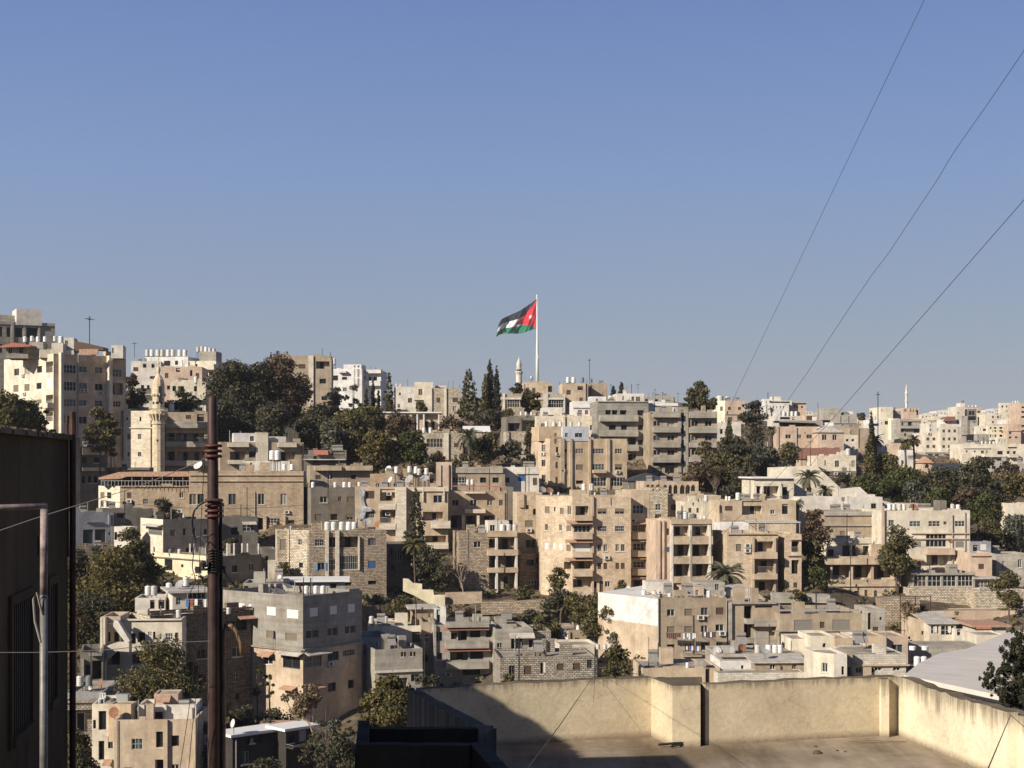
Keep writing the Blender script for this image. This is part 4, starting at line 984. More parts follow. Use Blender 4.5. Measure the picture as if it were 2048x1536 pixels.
def pc(label, pts, d, r, mat=BC):
    c = P(pts[0][0], pts[0][1], d); mb = MB(); out = []
    for (a, b) in zip(pts[:-1], pts[1:]):
        for i in range(4): t = i / 4; out.append((a[0] + (b[0] - a[0]) * t, a[1] + (b[1] - a[1]) * t))
    out.append(pts[-1]); sm = [out[0]] + [((out[i - 1][0] + out[i][0] * 2 + out[i + 1][0]) / 4, (out[i - 1][1] + out[i][1] * 2 + out[i + 1][1]) / 4) for i in range(1, len(out) - 1)] + [out[-1]]
    mb.tube([P(a, b, d) - c for a, b in sm], r, 6); o = mb.build('cable', mat, None, c); tag(o, label, 'cable')
pc('thick black cable looping over the upper collar of the rusty pole', [(448, 1012), (440, 1002), (418, 1001), (400, 1008), (388, 1022), (384, 1042), (386, 1062), (391, 1080)], 11.9, .009)
pc('thin kinked cable hanging left of the rusty pole down to the rooftop dish', [(391, 1078), (388, 1100), (384, 1135), (392, 1160), (384, 1178), (378, 1190)], 11.9, .004)
pc('grey cable arching left off the rusty pole beside the yellow house', [(414, 1130), (412, 1085), (400, 1072), (390, 1076)], 11.9, .005, GC)
pc('thick black cable bundle running down the right side of the rusty pole', [(436, 1000), (442, 1012), (441, 1060), (442, 1130), (442, 1230), (440, 1400), (439, 1600)], 12.03, .014)  # black run also stands for the dark shaded half of the pole
pc('black cable tail hanging off the right of the rusty pole', [(446, 1132), (452, 1150), (462, 1163), (475, 1176)], 12.0, .008)
pc('thin black wire hanging straight down just left of the rusty pole', [(409, 925), (404, 1000), (398, 1150), (392, 1300), (378, 1420), (350, 1600)], 11.8, .0028)
pc('second thin wire hanging a hand left of the rusty pole', [(412, 1150), (404, 1250), (400, 1330), (385, 1450), (372, 1600)], 11.8, .0028)
pc('third thin wire hanging closest to the rusty pole', [(414, 1200), (410, 1330), (398, 1430), (390, 1600)], 11.8, .0028)
pc('thin bright braided wire running down the left edge of the rusty pole', [(420, 1180), (417, 1300), (418, 1450), (417, 1600)], 11.9, .003, GC)
pc('thin pale wire slanting up from the left edge to the rusty pole', [(-20, 1068), (60, 1040), (150, 1012), (280, 972), (395, 925), (412, 915)], 11.5, .0035, GC)
pc('thin pale wire crossing level from the left edge at the height of the hooked conduit', [(-20, 1305), (80, 1305), (220, 1300), (330, 1286), (420, 1282)], 11.5, .0032, GC)
# wires over the terrace and the three long ones in the sky
cable('long black wire slanting across the terrace wall from lower centre', [P(1193, 1302, 150), P(1186, 1353, 20), P(1120, 1450, 10), P(1055, 1536, 7), P(980, 1640, 6)], .0032, BC)
cable('short black wire at the bottom right corner of the terrace', [P(2022, 1428, 22.9), P(1975, 1540, 12), P(1950, 1600, 10)], .006, BC)
cable('short thin wire dangling over the terrace wall top', [P(1196, 1300, 60), P(1190, 1360, 25.75), P(1187, 1405, 25.4)], .0025, BC)
def lin(a, b, n=10):
    out = []
    for i in range(n + 1):
        t = i / n; iv = (1 - t) / a[2] + t / b[2]; out.append((a[0] + (b[0] - a[0]) * t, a[1] + (b[1] - a[1]) * t, 1 / iv))
    return out
for lab, a, b, kk in (('leftmost and thinnest of the three long wires crossing the sky', (1262, 1245, 188), (1870, -45, 45), 2), ('middle kinked wire of the three crossing the sky', (1258, 1262, 188), (2100, 20, 42), 4), ('rightmost wire of the three crossing the sky, ending lowest', (1256, 1268, 188), (2100, 340, 40), 6)):
    L = lin(a, b, 26); rr = random.Random(kk)
    mid = {2: (1468, 795), 4: (1580, 797), 6: (1668, 835)}[kk]
    pts = []
    for i, (x, y, d) in enumerate(L):
        t = i / 26
        # bend the straight run through the photographed mid point
        tm = (mid[0] - a[0]) / (b[0] - a[0]); ym = a[1] + (b[1] - a[1]) * tm; off = (mid[1] - ym) * (t / tm if t < tm else (1 - t) / (1 - tm))
        pts.append(P(x + (rr.uniform(-3, 3) if kk == 4 and 0 < i < 26 else 0), y + off, d))
    cable(lab, pts, [0, 0, .009, 0, .0105, 0, .0115][kk], simple('wire_sky', (.10, .11, .13), .6), n=2)
# ================================================================ the hillside town (coordinates are photo pixels, then metres of depth)
# ---- top left
H('office block', 'grey concrete office block with tall dark windows at the top left corner of the town', (-60, 110), (640, 790), 430, 26, 'grey',
  'd -30--12,-8-5,13-21,30-45,54-75 651-671; d -30--12,-8-5,13-21,30-45,54-75 686-704; f -60-110 640-646; v 22-27,46-51,76-80 640-760', D=22, trim='lgrey')
room('office block', (33, 84), (617, 641), 5, 'offw', D=9)
room('office block', (-40, 34), (628, 640), 4, 'lgrey', D=10)
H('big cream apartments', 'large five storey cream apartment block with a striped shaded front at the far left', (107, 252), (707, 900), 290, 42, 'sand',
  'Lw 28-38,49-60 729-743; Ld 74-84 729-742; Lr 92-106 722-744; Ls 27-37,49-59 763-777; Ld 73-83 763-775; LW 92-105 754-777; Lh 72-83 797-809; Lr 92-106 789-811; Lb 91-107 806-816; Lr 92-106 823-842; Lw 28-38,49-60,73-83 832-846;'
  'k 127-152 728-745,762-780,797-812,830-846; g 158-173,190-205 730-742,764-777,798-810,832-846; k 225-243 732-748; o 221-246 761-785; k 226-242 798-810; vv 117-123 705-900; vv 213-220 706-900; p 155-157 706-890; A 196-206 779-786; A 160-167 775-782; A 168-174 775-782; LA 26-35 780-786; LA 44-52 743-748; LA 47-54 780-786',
  xl=8, side='cream', trim='cream', ph=.7)  # front wall darker than the cream sides, its shade put into the colour
room('big cream apartments', (12, 56), (690, 709), 3, 'grey', 'd 17-24,38-46 694-707', D=6, t=8)
room('big cream apartments', (58, 86), (684, 709), 5, 'lgrey', 'd 70-73 692-700', D=6, t=8)
room('big cream apartments', (103, 126), (686, 706), 2, 'cream', '', D=4, t=8)
room('big cream apartments', (80, 148), (699, 708), 1.4, 'cream', '', D=3, t=20)
room('big cream apartments', (128, 148), (675, 700), 6, 'offw', 'd 130-136 681-690', D=5, t=8)
room('big cream apartments', (222, 246), (690, 708), 3, 'offw', 'K 224-228 696-706', D=5, t=8)
poly('roof_awning', '', '', [(0, 692), (28, 685), (60, 690), (60, 693), (0, 695)], 292, 5, CANR, parent=BLD['big cream apartments']['root'])
poly('pergola', '', '', [(148, 682), (172, 686), (206, 694), (206, 700), (172, 698), (150, 704)], 296, 4, FR_B, parent=BLD['big cream apartments']['root'])
poly('roof_screen', '', '', [(158, 698), (196, 698), (196, 709), (158, 709)], 294, .3, CANT, parent=BLD['big cream apartments']['root'])
tanks('the big cream apartments at far left', [50, 64, 76, 90, 110], [684, 683, 684, 684, 683], 12, 'big cream apartments', back=8)
tanks('the tall tank room of the cream apartments', [122], 686, 15, 'big cream apartments', back=3)
antenna('tall lattice radio mast rising behind the big cream apartments', 179, 632, 720, 400, 2, 1.9, .13)
antenna('thin crooked antenna right of the big cream apartments against the sky', 269, 685, 712, 380, 2, 1.2, .06)
H('white stack house', 'pale stepped roof house just right of the big cream apartments', (262, 322), (722, 790), 400, 8, 'offw', 'd 286-293,303-309 727-735; w 268-276,300-312 752-762; b 262-300 755-764', D=10)
H('skyline white block', 'bright white skyline block carrying the longest row of tanks, left of the dark tree', (290, 376), (714, 775), 470, -8, 'white', 'd 328-341 722-732; S 298-306 728-736; d 350-356 722-730', D=12)
H('skyline pale block', 'pale skyline block with a cluster of tanks right beside the big dark tree', (376, 432), (722, 790), 460, -6, 'fary', 'd 390-395 722-733; b 398-430 728-740; d 402-408,418-424 744-752', D=12)
room('skyline pale block', (399, 432), (703, 724), 3, 'lgrey', D=6)
tanks('the bright white skyline block', [295, 304, 316, 325, 337, 346, 360, 370], 713, 15, 'skyline white block', back=3)
tanks('the pale skyline block beside the dark tree', [396, 404, 412, 420, 428], [704, 703, 704, 705, 707], 11, 'skyline pale block', back=4)
H('peach long house', 'long peach coloured house below the white skyline blocks at left', (322, 404), (733, 800), 380, 4, 'pink', 'd 352-360 736-744; d 380-385 740-752; w 365-376 757-766; d 334-341,346-350 771-779', D=12)
H('cream shed house', 'cream house with a fabric tent roof behind the left minaret', (340, 412), (763, 830), 345, 6, 'fary', 'd 345-352,388-394 772-782; o 356-368 772-790; b 372-410 792-800', D=9)
H('white balcony house', 'white two level balcony house left of the minaret top', (270, 306), (757, 830), 350, 10, 'offw', 'd 282-288,294-299 770-778; br 262-304 783-790; o 274-302 776-790', D=9)
tanks('the peach long house', [392], 766, 14, 'cream shed house', back=1)
H('tall tan tower', 'tall tan apartment tower with a bright corner strip rising right of the big dark tree', (545, 663), (711, 835), 370, 5, 'tan',
  'S 597-611 728-737; d 581-586 725-730; o 632-659 722-737; d 639-652 757-767; d 643-655 792-800; v 617-627 711-835; s 619-624 722-729; h 560-572 760-770', xl=540, trim='cream', D=14)
tanks('the tall tan apartment tower', [573], 711, 9, 'tall tan tower', grey=(573,), back=4)
dish('dark dish on the left of the tall tan tower roof', 557, 707, 12, 374, 40, 30, 'g')
antenna('thin rod on the right roof corner of the tall tan tower', 660, 704, 713, 371, 0)
H('white modern flats', 'white modern flats with tall stair windows right of the tall tan tower', (663, 724), (738, 840), 410, -6, 'white', 'd 664-676 751-761; d 684-694 754-760; k 708-711,715-719 731-748; k 708-711,715-719 757-773; b 678-694 742-746; w 686-694 775-783', D=12)
room('white modern flats', (687, 723), (729, 741), .3, 'white', 'd 708-711,715-719 731-740', D=6)
H('white balcony flats', 'white flats with projecting white balconies at the right of the modern flats', (724, 762), (740, 840), 412, -3, 'white', 'b 734-763 740-747; b 728-762 762-772; d 738-742,747-754 754-761; w 727-731 752-758', D=12)
tanks('the tall white tank stand by the tan tower', [668], 729, 13, 'white modern flats', back=2)
H('low skyline house', 'low pale house with a tank row between the conifer and the stone flats', (786, 832), (773, 850), 400, 4, 'offw', 'd 798-802 785-790; W 812-822 776-784; w 816-824 796-806; v 786-788 773-830', D=9)
tanks('the low skyline house by the conifer', [793, 801], 772, 5, 'low skyline house', back=3)
H('stone skyline flats', 'stone faced flats with cream corner strips left of the tall cypress pair', (848, 921), (776, 860), 385, 4, 'rubl', 'S 873-881 795-805; S 905-916 795-804; v 848-864,888-893 776-840; d 855-858 797-801', D=12, trim='cream')
room('stone skyline flats', (829, 866), (764, 800), .5, 'cream', 'S 837-845 778-790', D=7)
room('stone skyline flats', (871, 892), (771, 778), 3, 'offw', '', D=4)
H('terrace villa', 'low stone villa with white columned terrace below the stone skyline flats', (770, 880), (826, 880), 345, 3, 'sands', 'o 824-877 829-860; vv 833-836,846-849,876-879 829-860', D=10, trim='white', roof=('slab', 'white', .1))
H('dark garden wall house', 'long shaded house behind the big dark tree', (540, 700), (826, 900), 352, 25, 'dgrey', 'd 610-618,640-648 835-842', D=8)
# ---- minaret hill, centre skyline
H('flag hill house', 'brown stone house on the skyline under the flagpole with a water tank', (1046, 1105), (765, 800), 395, 3, 'sands', 'D 1065-1071 776-786; S 1052-1058 775-783; d 1096-1104 772-784', D=10)
tanks('the brown skyline house under the flagpole', [1063], 757, 5, 'flag hill house', back=2, wr=1.2)
H('arcade terrace house', 'stone house with long glazed verandas on both sides of the clipped green tree', (1000, 1130), (787, 860), 372, 3, 'rubl', 'k 1015-1039 798-815; k 1098-1127 799-815; v 1006-1010,1087-1096,1128-1130 787-850; f 1000-1130 795-799', D=10, trim='offw')
H('square water house', 'pale square house with white and black tanks right of the flagpole', (1125, 1176), (767, 850), 380, 4, 'sand', 'd 1155-1166 772-780; S 1159-1166 795-803; p 1171-1173 767-830', D=10)
H('plain tan house', 'plain windowless tan house at right of the square water house', (1174, 1215), (768, 850), 384, 4, 'tan', 'p 1180-1182 770-800', D=10)
tanks('the square water house on the skyline', [1136, 1147], 766, 13, 'square water house', back=2)
tanks('the seam of the plain tan skyline house', [1165, 1182], [764, 767], 10, 'plain tan house', grey=(1165, 1182), back=2)
antenna('tall thin lattice antenna right of the flagpole', 1179, 717, 768, 388, 2, .7, .07)
H('low white row', 'low white parapet house in front of the square water house', (1084, 1124), (815, 850), 350, 2, 'offw', 'b 1084-1124 815-830; d 1092-1095,1102-1104,1110-1113 819-823', D=8)
H('red shutter house', 'white house with three small dark red windows above the long grey flats', (1146, 1198), (802, 850), 340, 3, 'white', 'R 1156-1164,1170-1176,1182-1191 820-829; f 1146-1198 813-816', D=9)
room('red shutter house', (1180, 1212), (793, 806), 2, 'white', 'd 1192-1196 797-805', D=5)
H('penthouse row', 'cream roof terrace house with a doorway on top of the long grey flats', (1233, 1288), (787, 830), 338, 3, 'offw', 'd 1245-1247 792-800; D 1263-1268 793-806; g 1272-1281 793-803', D=8)
tanks('the skyline left of the penthouse row', [1221], 806, 16, 'red shutter house', back=4)
H('long grey flats', 'long grey flats with stacked white edged balconies ending in a shaded right bay', (1195, 1297), (802, 950), 325, 5, 'grey',
  'o 1211-1222,1224-1235 820-829; o 1240-1253 820-829; d 1275-1288 820-831; d 1218-1232,1242-1254,1276-1289 850-860; d 1276-1288 880-890; b 1198-1275 830-843; b 1196-1275 860-873; b 1250-1276 890-902; b 1254-1276 922-934; o 1256-1272 876-889; o 1256-1272 908-921; f 1195-1297 802-804', D=12, trim='lgrey')
H('slit tower flats', 'brown grey flats with two stacks of balconies and a dark slit stair column between them', (1299, 1434), (824, 950), 318, 5, 'tan',
  'w 1307-1321,1335-1349 842-852; w 1307-1321,1335-1349 871-881; w 1307-1321,1335-1349 900-910; w 1383-1396,1410-1424 841-852; w 1383-1396,1410-1424 871-881; w 1383-1396,1410-1424 900-910; o 1306-1350 925-932; g 1305-1325,1330-1348 935-946;'
  'b 1305-1359 825-835; b 1305-1359 855-865; b 1305-1359 885-895; b 1304-1359 915-925; b 1377-1431 825-836; b 1377-1431 855-866; b 1377-1431 885-895; b 1377-1410 914-924; v 1355-1362,1368-1376 815-945; d 1362-1368 821-838,850-868,880-896,909-928; f 1299-1434 823-825', D=13, trim='lgrey', ph=.5)
room('slit tower flats', (1355, 1376), (814, 830), 2, 'lgrey', 'd 1363-1367 820-828', D=4)
H('curved white house', 'white house with a curved top behind the slit tower flats', (1298, 1356), (806, 850), 345, 3, 'white', 'w 1330-1337 813-826; f 1298-1356 809-812', D=9)
H('grey roofs behind', 'distant grey roofs with rooftop clutter between the penthouse and the round tree', (1280, 1350), (793, 830), 420, 3, 'farg', 'd 1290-1296,1310-1316,1330-1336 798-803', D=10)
for i, x in enumerate((1222, 1250, 1276, 1310, 1325, 1356)): antenna(f'thin rooftop antenna {["over the red shutter house", "at the left of the penthouse row", "at the right of the penthouse row, the tallest", "above the grey roofs, left one", "above the grey roofs, right one", "alone left of the round skyline tree"][i]}', x, (768, 778, 767, 778, 784, 786)[i], 800, 360, 2, .7, .04)
# ---- ochre tower and middle
H('ochre tower flats', 'tall ochre flats with a pale blue penthouse, bright left wall and white glazed bottom balconies', (1100, 1254), (877, 985), 300, 12, 'ochre',
  'S 1126-1134 898-904; k 1151-1167,1185-1208 897-907; k 1230-1244 897-907; s 1152-1166 929-940; k 1184-1209 928-940; h 1230-1244 928-940; d 1152-1166 961-968; k 1182-1212 955-973; k 1222-1251 955-973; w 1127-1133 928-936; d 1112-1117 894-907; S 1111-1116 924-937; S 1111-1116 954-968; s 1109-1114 868-878; v 1120-1128,1139-1144,1177-1181,1212-1219 877-985; b 1184-1210 940-946; p 1214-1215 880-980; A 1112-1119 906-911; A 1122-1128 938-944; A 1231-1240 941-947',
  xl=1076, side='sand', trim='sand', ph=.5)
room('ochre tower flats', (1125, 1178), (853, 880), .4, 'bluew', 'w 1130-1136,1150-1165 866-874', D=7)
room('ochre tower flats', (1078, 1125), (853, 880), .4, 'ochre', 'S 1109-1114 866-876', D=8)
tanks('the ochre tower flats', [1093, 1108, 1121], 853, 11, 'ochre tower flats', back=3)
tanks('the pale blue penthouse', [1142, 1159], 853, 10, 'ochre tower flats', back=5)
H('cream wall house', 'cream house with a long blank wall left of the long grey flats', (1073, 1196), (832, 880), 333, 4, 'creams', 'v 1125-1130 832-870; d 1180-1192 850-860', D=9)
H('white column hut', 'shaded hut with three white roof tanks left of the ochre tower', (1012, 1074), (834, 880), 336, 10, 'dgrey', 'o 1016-1040 846-862; o 1045-1070 840-862', D=8)
tanks('the shaded hut left of the ochre tower', [1042, 1052, 1063], 831, 8, 'white column hut', back=2)
H('grid window house', 'pale stone house with a large white gridded window left of the middle palm', (852, 925), (866, 925), 318, 8, 'rubl', 'k 854-886 877-895; S 908-917 886-894; v 888-897 866-920; D 870-886 906-925', D=10, trim='cream')
tanks('the pale house with the gridded window', [848, 861], 866, 12, 'grid window house', back=3)
H('white gable house', 'low house with a white pitched roof behind the middle palm', (930, 978), (864, 915), 322, 4, 'rubl', 'o 980-1010 877-893; w 987-994 886-895', roof=('gable', 'white', 1.4), D=7)
H('battlement stone house', 'pale rough stone house with a stepped parapet right of the middle palm', (1012, 1052), (863, 915), 316, 4, 'rubl', 'S 1033-1043 884-893; v 1012-1018 863-900', D=9)
poly('carport_roof', 'thin flat concrete canopy in the garden right of the middle palm', 'canopy', [(960, 906), (1076, 908), (1076, 911), (960, 909)], 305, 4, CANG)
H('long canopy shed', 'long low shed with a beige canopy fascia in the middle of the hillside', (903, 1010), (934, 985), 285, 3, 'tan', 'f 903-1006 935-946; d 906-932 954-966; k 910-930 955-966; d 960-972,985-998 955-965', D=7, trim='lgrey')
H('white hatch house', 'small pale house between the long canopy shed and the ochre tower', (1008, 1078), (934, 990), 288, 3, 'offw', 'S 1008-1018 955-965; B 1036-1050 950-962; D 1066-1074 956-970; f 1032-1078 943-948', D=8)
H('peach cube', 'small peach cube house left of the long canopy shed', (872, 904), (924, 985), 284, 3, 'pink', 'p 881-883 930-980; p 897-900 930-980', D=6)
tanks('the hatch house shed', [936, 945], 970, 12, 'long canopy shed', back=-3)
# ---- left middle
H('mosque block', 'sunlit cream stone block joined to the left minaret', (228, 301), (822, 945), 300, -12, 'creams', 'd 233-238,279-283 834-843; d 252-256 835-841; w 254-261,276-282 868-879; w 234-239 866-876; d 255-259 905-912; w 276-282 904-913; p 245-247 822-920; f 228-312 855-857', D=12)
H('mosque annex flats', 'shaded balcony flats between the left minaret and the rusty pole', (332, 428), (824, 950), 304, 10, 'tan', 'b 332-428 844-856; r 334-350,352-408 866-884; b 332-428 883-894; o 334-350,354-410 903-921; b 331-428 921-932; S 372-382 830-838; d 394-408 828-843; K 361-368 868-880', D=12, trim='lgrey')
tanks('the sunlit block left of the minaret', [239, 251], 822, 15, 'mosque block', back=3)
tanks('the balcony flats right of the minaret', [343], 823, 17, 'mosque annex flats', back=3)
tanks('the sunlit block, squat grey one', [282], 822, 10, 'mosque block', grey=(282,), back=3, wr=1.3)
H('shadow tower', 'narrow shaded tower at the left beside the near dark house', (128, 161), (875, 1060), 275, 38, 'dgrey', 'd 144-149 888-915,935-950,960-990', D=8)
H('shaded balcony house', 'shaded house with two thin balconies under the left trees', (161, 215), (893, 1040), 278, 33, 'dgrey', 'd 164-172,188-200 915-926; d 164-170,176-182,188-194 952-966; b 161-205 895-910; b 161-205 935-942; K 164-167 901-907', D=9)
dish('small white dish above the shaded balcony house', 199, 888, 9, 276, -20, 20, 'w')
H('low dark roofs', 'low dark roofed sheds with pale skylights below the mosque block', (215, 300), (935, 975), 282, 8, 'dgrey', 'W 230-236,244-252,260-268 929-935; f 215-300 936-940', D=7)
dish('white dish beside the rusty pole', 397, 931, 20, 262, -30, 35, 'w')
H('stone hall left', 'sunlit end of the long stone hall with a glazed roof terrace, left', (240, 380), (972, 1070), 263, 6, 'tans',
  'g 245-253 1003-1015; g 286-296 998-1008; w 310-327 999-1012; w 258-270 1003-1013; a 306-332 1022-1040; f 240-380 971-974; Lw 201-207,212-222 1003-1015', xl=197, side='creams', ph=.4, D=14)  # left end wall lightened, sunlight put into the stone colour
poly('glazed_veranda', '', '', [(202, 955), (378, 952), (378, 972), (202, 972)], 264.5, 6, G_BLUE, parent=BLD['stone hall left']['root'])
poly('veranda_roof', '', '', [(197, 955), (238, 944), (375, 943), (380, 950), (378, 953), (254, 953), (238, 958), (197, 959)], 262.5, 9, CANT, parent=BLD['stone hall left']['root'])
mbx = MB()
for i in range(26):
    q = P(203 + i * 6.8, 972, 263); mbx.box(q.x, q.y - .3, q.z, q.x + .05, q.y - .25, q.z + 1.6 if i % 3 == 0 else q.z + .9)
q = P(202, 972, 263); q2 = P(378, 972, 263); mbx.box(q.x, q.y - .3, q.z + .9, q2.x, q.y - .24, q.z + .96)
o = mbx.build('railing', FR_W, BLD['stone hall left']['root']); o.matrix_basis = BLD['stone hall left']['root'].matrix_basis.inverted()
H('stone hall', 'long blank stone hall with four tall windows and a decorated frieze, behind the rusty pole', (378, 607), (942, 1075), 262, 6, 'tans',
  'w 349-363,457-472 988-1010; w 516-529,561-574 988-1010; g 395-408 988-1008; f 378-607 950-951; f 378-607 962-963; o 513-526 1036-1060; k 534-560 1037-1047; d 534-544 1055-1066; d 576-588 1041-1053; v 506-512,527-533,566-571 1032-1065; p 509-511 985-1040; A 355-364 1018-1025; A 571-577 1022-1028', D=14, trim='sands', ph=.5)
H('shop front', 'low shaded building front with a white awning at the right foot of the stone hall', (444, 516), (1034, 1090), 250, 20, 'dgrey', 'k 486-508 1048-1064; o 462-476 1055-1070; cw 484-512 1045-1050', D=6)
H('white garage house', 'grey white garage with two dark doors in shade at the left', (135, 228), (1025, 1095), 250, 30, 'blueg', 'G 166-186,190-211 1060-1088; f 172-202 1044-1046; d 217-221 1066-1072; v 216-220 1030-1050', D=8)  # white garage walled in grey, standing for its shade
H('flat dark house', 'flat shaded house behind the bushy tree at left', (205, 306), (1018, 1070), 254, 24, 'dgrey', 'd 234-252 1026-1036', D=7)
H('white gate wall', 'short sunlit white gate wall behind the bushy tree at left', (228, 262), (1053, 1085), 246, -10, 'offw', 'd 228-234 1064-1080', D=2.5)
H('awning cream house', 'cream corner house with a barred window under a flat awning, left of the rusty pole', (326, 432), (1039, 1115), 243, 34, 'dgrey', 'd 366-372,385-391 1058-1072; s 340-350 1060-1072; Lg 297-324 1057-1072; Lcw 292-326 1050-1054', xl=281, side='creams', D=10)  # grey front beside a cream side: shade put into the wall colour
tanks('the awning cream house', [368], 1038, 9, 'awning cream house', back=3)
H('yellow house', 'bright yellow unfinished house with concrete posts on its roof behind the rusty pole', (430, 523), (1113, 1180), 232, 46, 'dgrey', 'd 440-452,464-475 1133-1147; w 498-508 1131-1146; Ld 329-345 1126-1149; Ld 362-367 1134-1141; Ld 390-403 1136-1150; Lf 306-428 1122-1124', xl=305, side='yellow', ph=.1)  # dark grey stands for the shaded front of a yellow house
tanks('the yellow house', [341, 359], 1110, 13, 'yellow house', grey=(341,), back=9)
for i, (x, dd) in enumerate([(353, 15), (380, 12), (389, 11), (412, 8), (454, 2.0), (468, 4), (484, 6), (495, 7.5), (517, 10.5)]):
    q = P(x, 1113, 232 + dd); o = mb = MB(); mb.box(-.11, -.11, -.6, .11, .11, 2.1); o = mb.build('roof_post', WM('offw'), BLD['yellow house']['root']); o.matrix_basis = BLD['yellow house']['root'].matrix_basis.inverted() @ Matrix.Translation(q)
H('stone annex', 'small shaded stone annex at the left of the blue shuttered house', (554, 579), (1061, 1112), 232, 12, 'rubl', 'N 560-572 1078-1100', D=5)
H('blue shutter house', 'square stone block with two blue shuttered windows and open loggias', (618, 773), (1061, 1192), 228, 14, 'rub',
  'g 630-648 1079-1092; g 736-752 1078-1092; o 657-671 1075-1095; o 679-717 1074-1096; k 656-671 1119-1141; g 679-717 1113-1141; w 635-649 1126-1140; B 736-752 1124-1138; v 651-657 1062-1160; v 671-678 1062-1160; v 716-719 1074-1141; d 690-703 1166-1173; d 736-753 1164-1172; Lg 596-604 1079-1091; Ld 598-606 1126-1136',
  xl=577, side='rubl', trim='creams')  # sunlight put into the paler stone of left side and pilasters
for x in ((630.5, 635), (649, 653)):
    poly('shutter', '', '', [(x[0], 1125), (x[1], 1125), (x[1], 1141), (x[0], 1141)], 228.2 + .25 * 0, .1, simple('shutter_light_blue', (.10, .25, .42), .5), parent=BLD['blue shutter house']['root'])
tanks('the blue shuttered house', [655, 668, 684, 698, 709], 1062, 20, 'blue shutter house', back=3)
tanks('the left corner of the blue shuttered house', [581], 1061, 10, 'blue shutter house', back=3, d=231)
H('mural flats', 'tan flats with a grey painted mural on the left wall and a pale central strip', (710, 896), (974, 1150), 252, 6, 'sand',
  'S 731-749 982-997; g 731-749 1023-1036; o 760-790 978-1002; r 760-790 1022-1046; b 759-791 1007-1019; b 759-791 1047-1059; w 795-806 992-1005; vv 791-812 974-1086; w 867-885 991-1006; w 822-834 991-1006; v 845-847,887-889 976-1003; o 846-886 1024-1042; b 862-900 1042-1057; o 850-892 1072-1086; b 858-896 1086-1098; o 846-892 1104-1122; b 846-896 1125-1138; f 812-897 974-983; A 770-781 1024-1031; A 773-783 984-991', trim='creams', D=12)  # central strip in paler trim, sunlight put into its colour
poly('mural_patch', '', '', [(718, 985), (724, 976), (730, 982), (727, 1000), (731, 1012), (742, 1016), (744, 1022), (732, 1024), (727, 1038), (717, 1040), (718, 1022), (722, 1008)], 251.85, .06, simple('mural_grey', (.34, .35, .35), .8, 0, .1, .75, 1.2), parent=BLD['mural flats']['root'])
dish('grey upright dish leaning on the mural flats roof', 781, 961, 16, 256, -60, 30, 'w')
dish('large grey mesh dish left of the two on the mural flats', 819, 959, 20, 255, -40, 35, 'g')
dish('large grey mesh dish at the right end of the mural flats roof', 849, 958, 19, 255, -10, 50, 'g')
dish('rusty dish at the left end of the mural flats roof', 754, 960, 14, 256, -50, 35, 'r')
dish('dark grey dish at the foot of the mural wall', 733, 1046, 19, 240, 10, 40, 'g')
dish('rusty dish at the foot of the mural wall', 756, 1048, 15, 240, -40, 35, 'r')
tanks('the house behind the mural flats', [793, 819, 832, 838, 853], [946, 945, 946, 950, 949], 14, d=262)
dish('pale round dish high behind the mural flats', 777, 938, 14, 268, -35, 35, 'w')
H('back stone row', 'low brown stone row carrying tanks behind the mural flats', (740, 872), (948, 1000), 262, 5, 'tans', 'd 800-812 954-962; d 860-868 956-966', D=8)
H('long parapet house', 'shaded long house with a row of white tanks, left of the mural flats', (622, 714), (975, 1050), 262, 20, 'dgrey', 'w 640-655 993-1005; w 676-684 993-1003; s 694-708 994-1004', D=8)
tanks('the shaded long parapet house', [626, 671, 689, 700, 719], 976, 13, 'long parapet house', back=3)
H('two slab house', 'two slab balcony house with sunlit balcony ends above the shaded tank row', (620, 745), (931, 985), 285, 12, 'tan', 'b 629-682 932-941; b 691-744 932-941; S 631-641 950-958; d 655-664 948-958; d 702-712 950-958', D=8, trim='sand')
H('red awning house', 'small house with a red awning and pale screens under the bare trees', (607, 693), (900, 945), 300, 10, 'dgrey', 'd 627-634 912-928; d 663-690 902-911; s 630-656 924-932; cr 627-656 901-910; br 607-690 913-920', D=7, trim='offw')
H('plastic roof house', 'house with deep shaded balconies behind the rusty pole, topped by white tarps', (440, 607), (884, 950), 296, 14, 'tan',
  'b 455-497 885-894; b 555-592 885-894; o 460-490 903-920; d 498-511 903-915; o 550-590 903-922; v 512-536 866-930; d 519-522,525-529 876-900; b 456-488 920-928', D=9, trim='cream')
room('plastic roof house', (467, 512), (866, 886), 3, 'white', 'd 500-508 872-882', D=5)
room('plastic roof house', (512, 536), (864, 886), 2.5, 'tan', 'd 519-522,525-529 870-884', D=3)
room('plastic roof house', (538, 572), (873, 884), 3, 'offw', '', D=4)
H('white parapet hut', 'bright cream rooftop hut with two tall tanks above the stone hall', (486, 580), (922, 945), 275, 6, 'offw', 'd 500-504 925-932; W 520-560 926-941', D=5)
tanks('the cream hut above the stone hall', [545, 555], 920, 21, 'white parapet hut', back=1)
tanks('the right side of the cream hut', [569, 584], [940, 940], 13, d=270)
H('brick balcony house', 'stone house with pergola frame, two balconies and deep pillared porch right of the mural flats', (893, 1014), (982, 1090), 258, 5, 'tans',
  'g 905-916 1000-1012; w 940-954 1000-1012; w 974-985 1000-1012; w 998-1006 1000-1012; b 929-970 1018-1026; b 929-970 983-987; o 902-922 1031-1056; o 930-950 1031-1056; o 955-988 1031-1048; vv 923-929 1031-1062; vv 953-958 1031-1062; b 893-898 983-988', D=10, trim='creams', ph=.6)
poly('roof_rail', '', '', [(905, 971), (1012, 972), (1012, 974), (905, 973)], 262, .2, CANR, parent=BLD['brick balcony house']['root'])
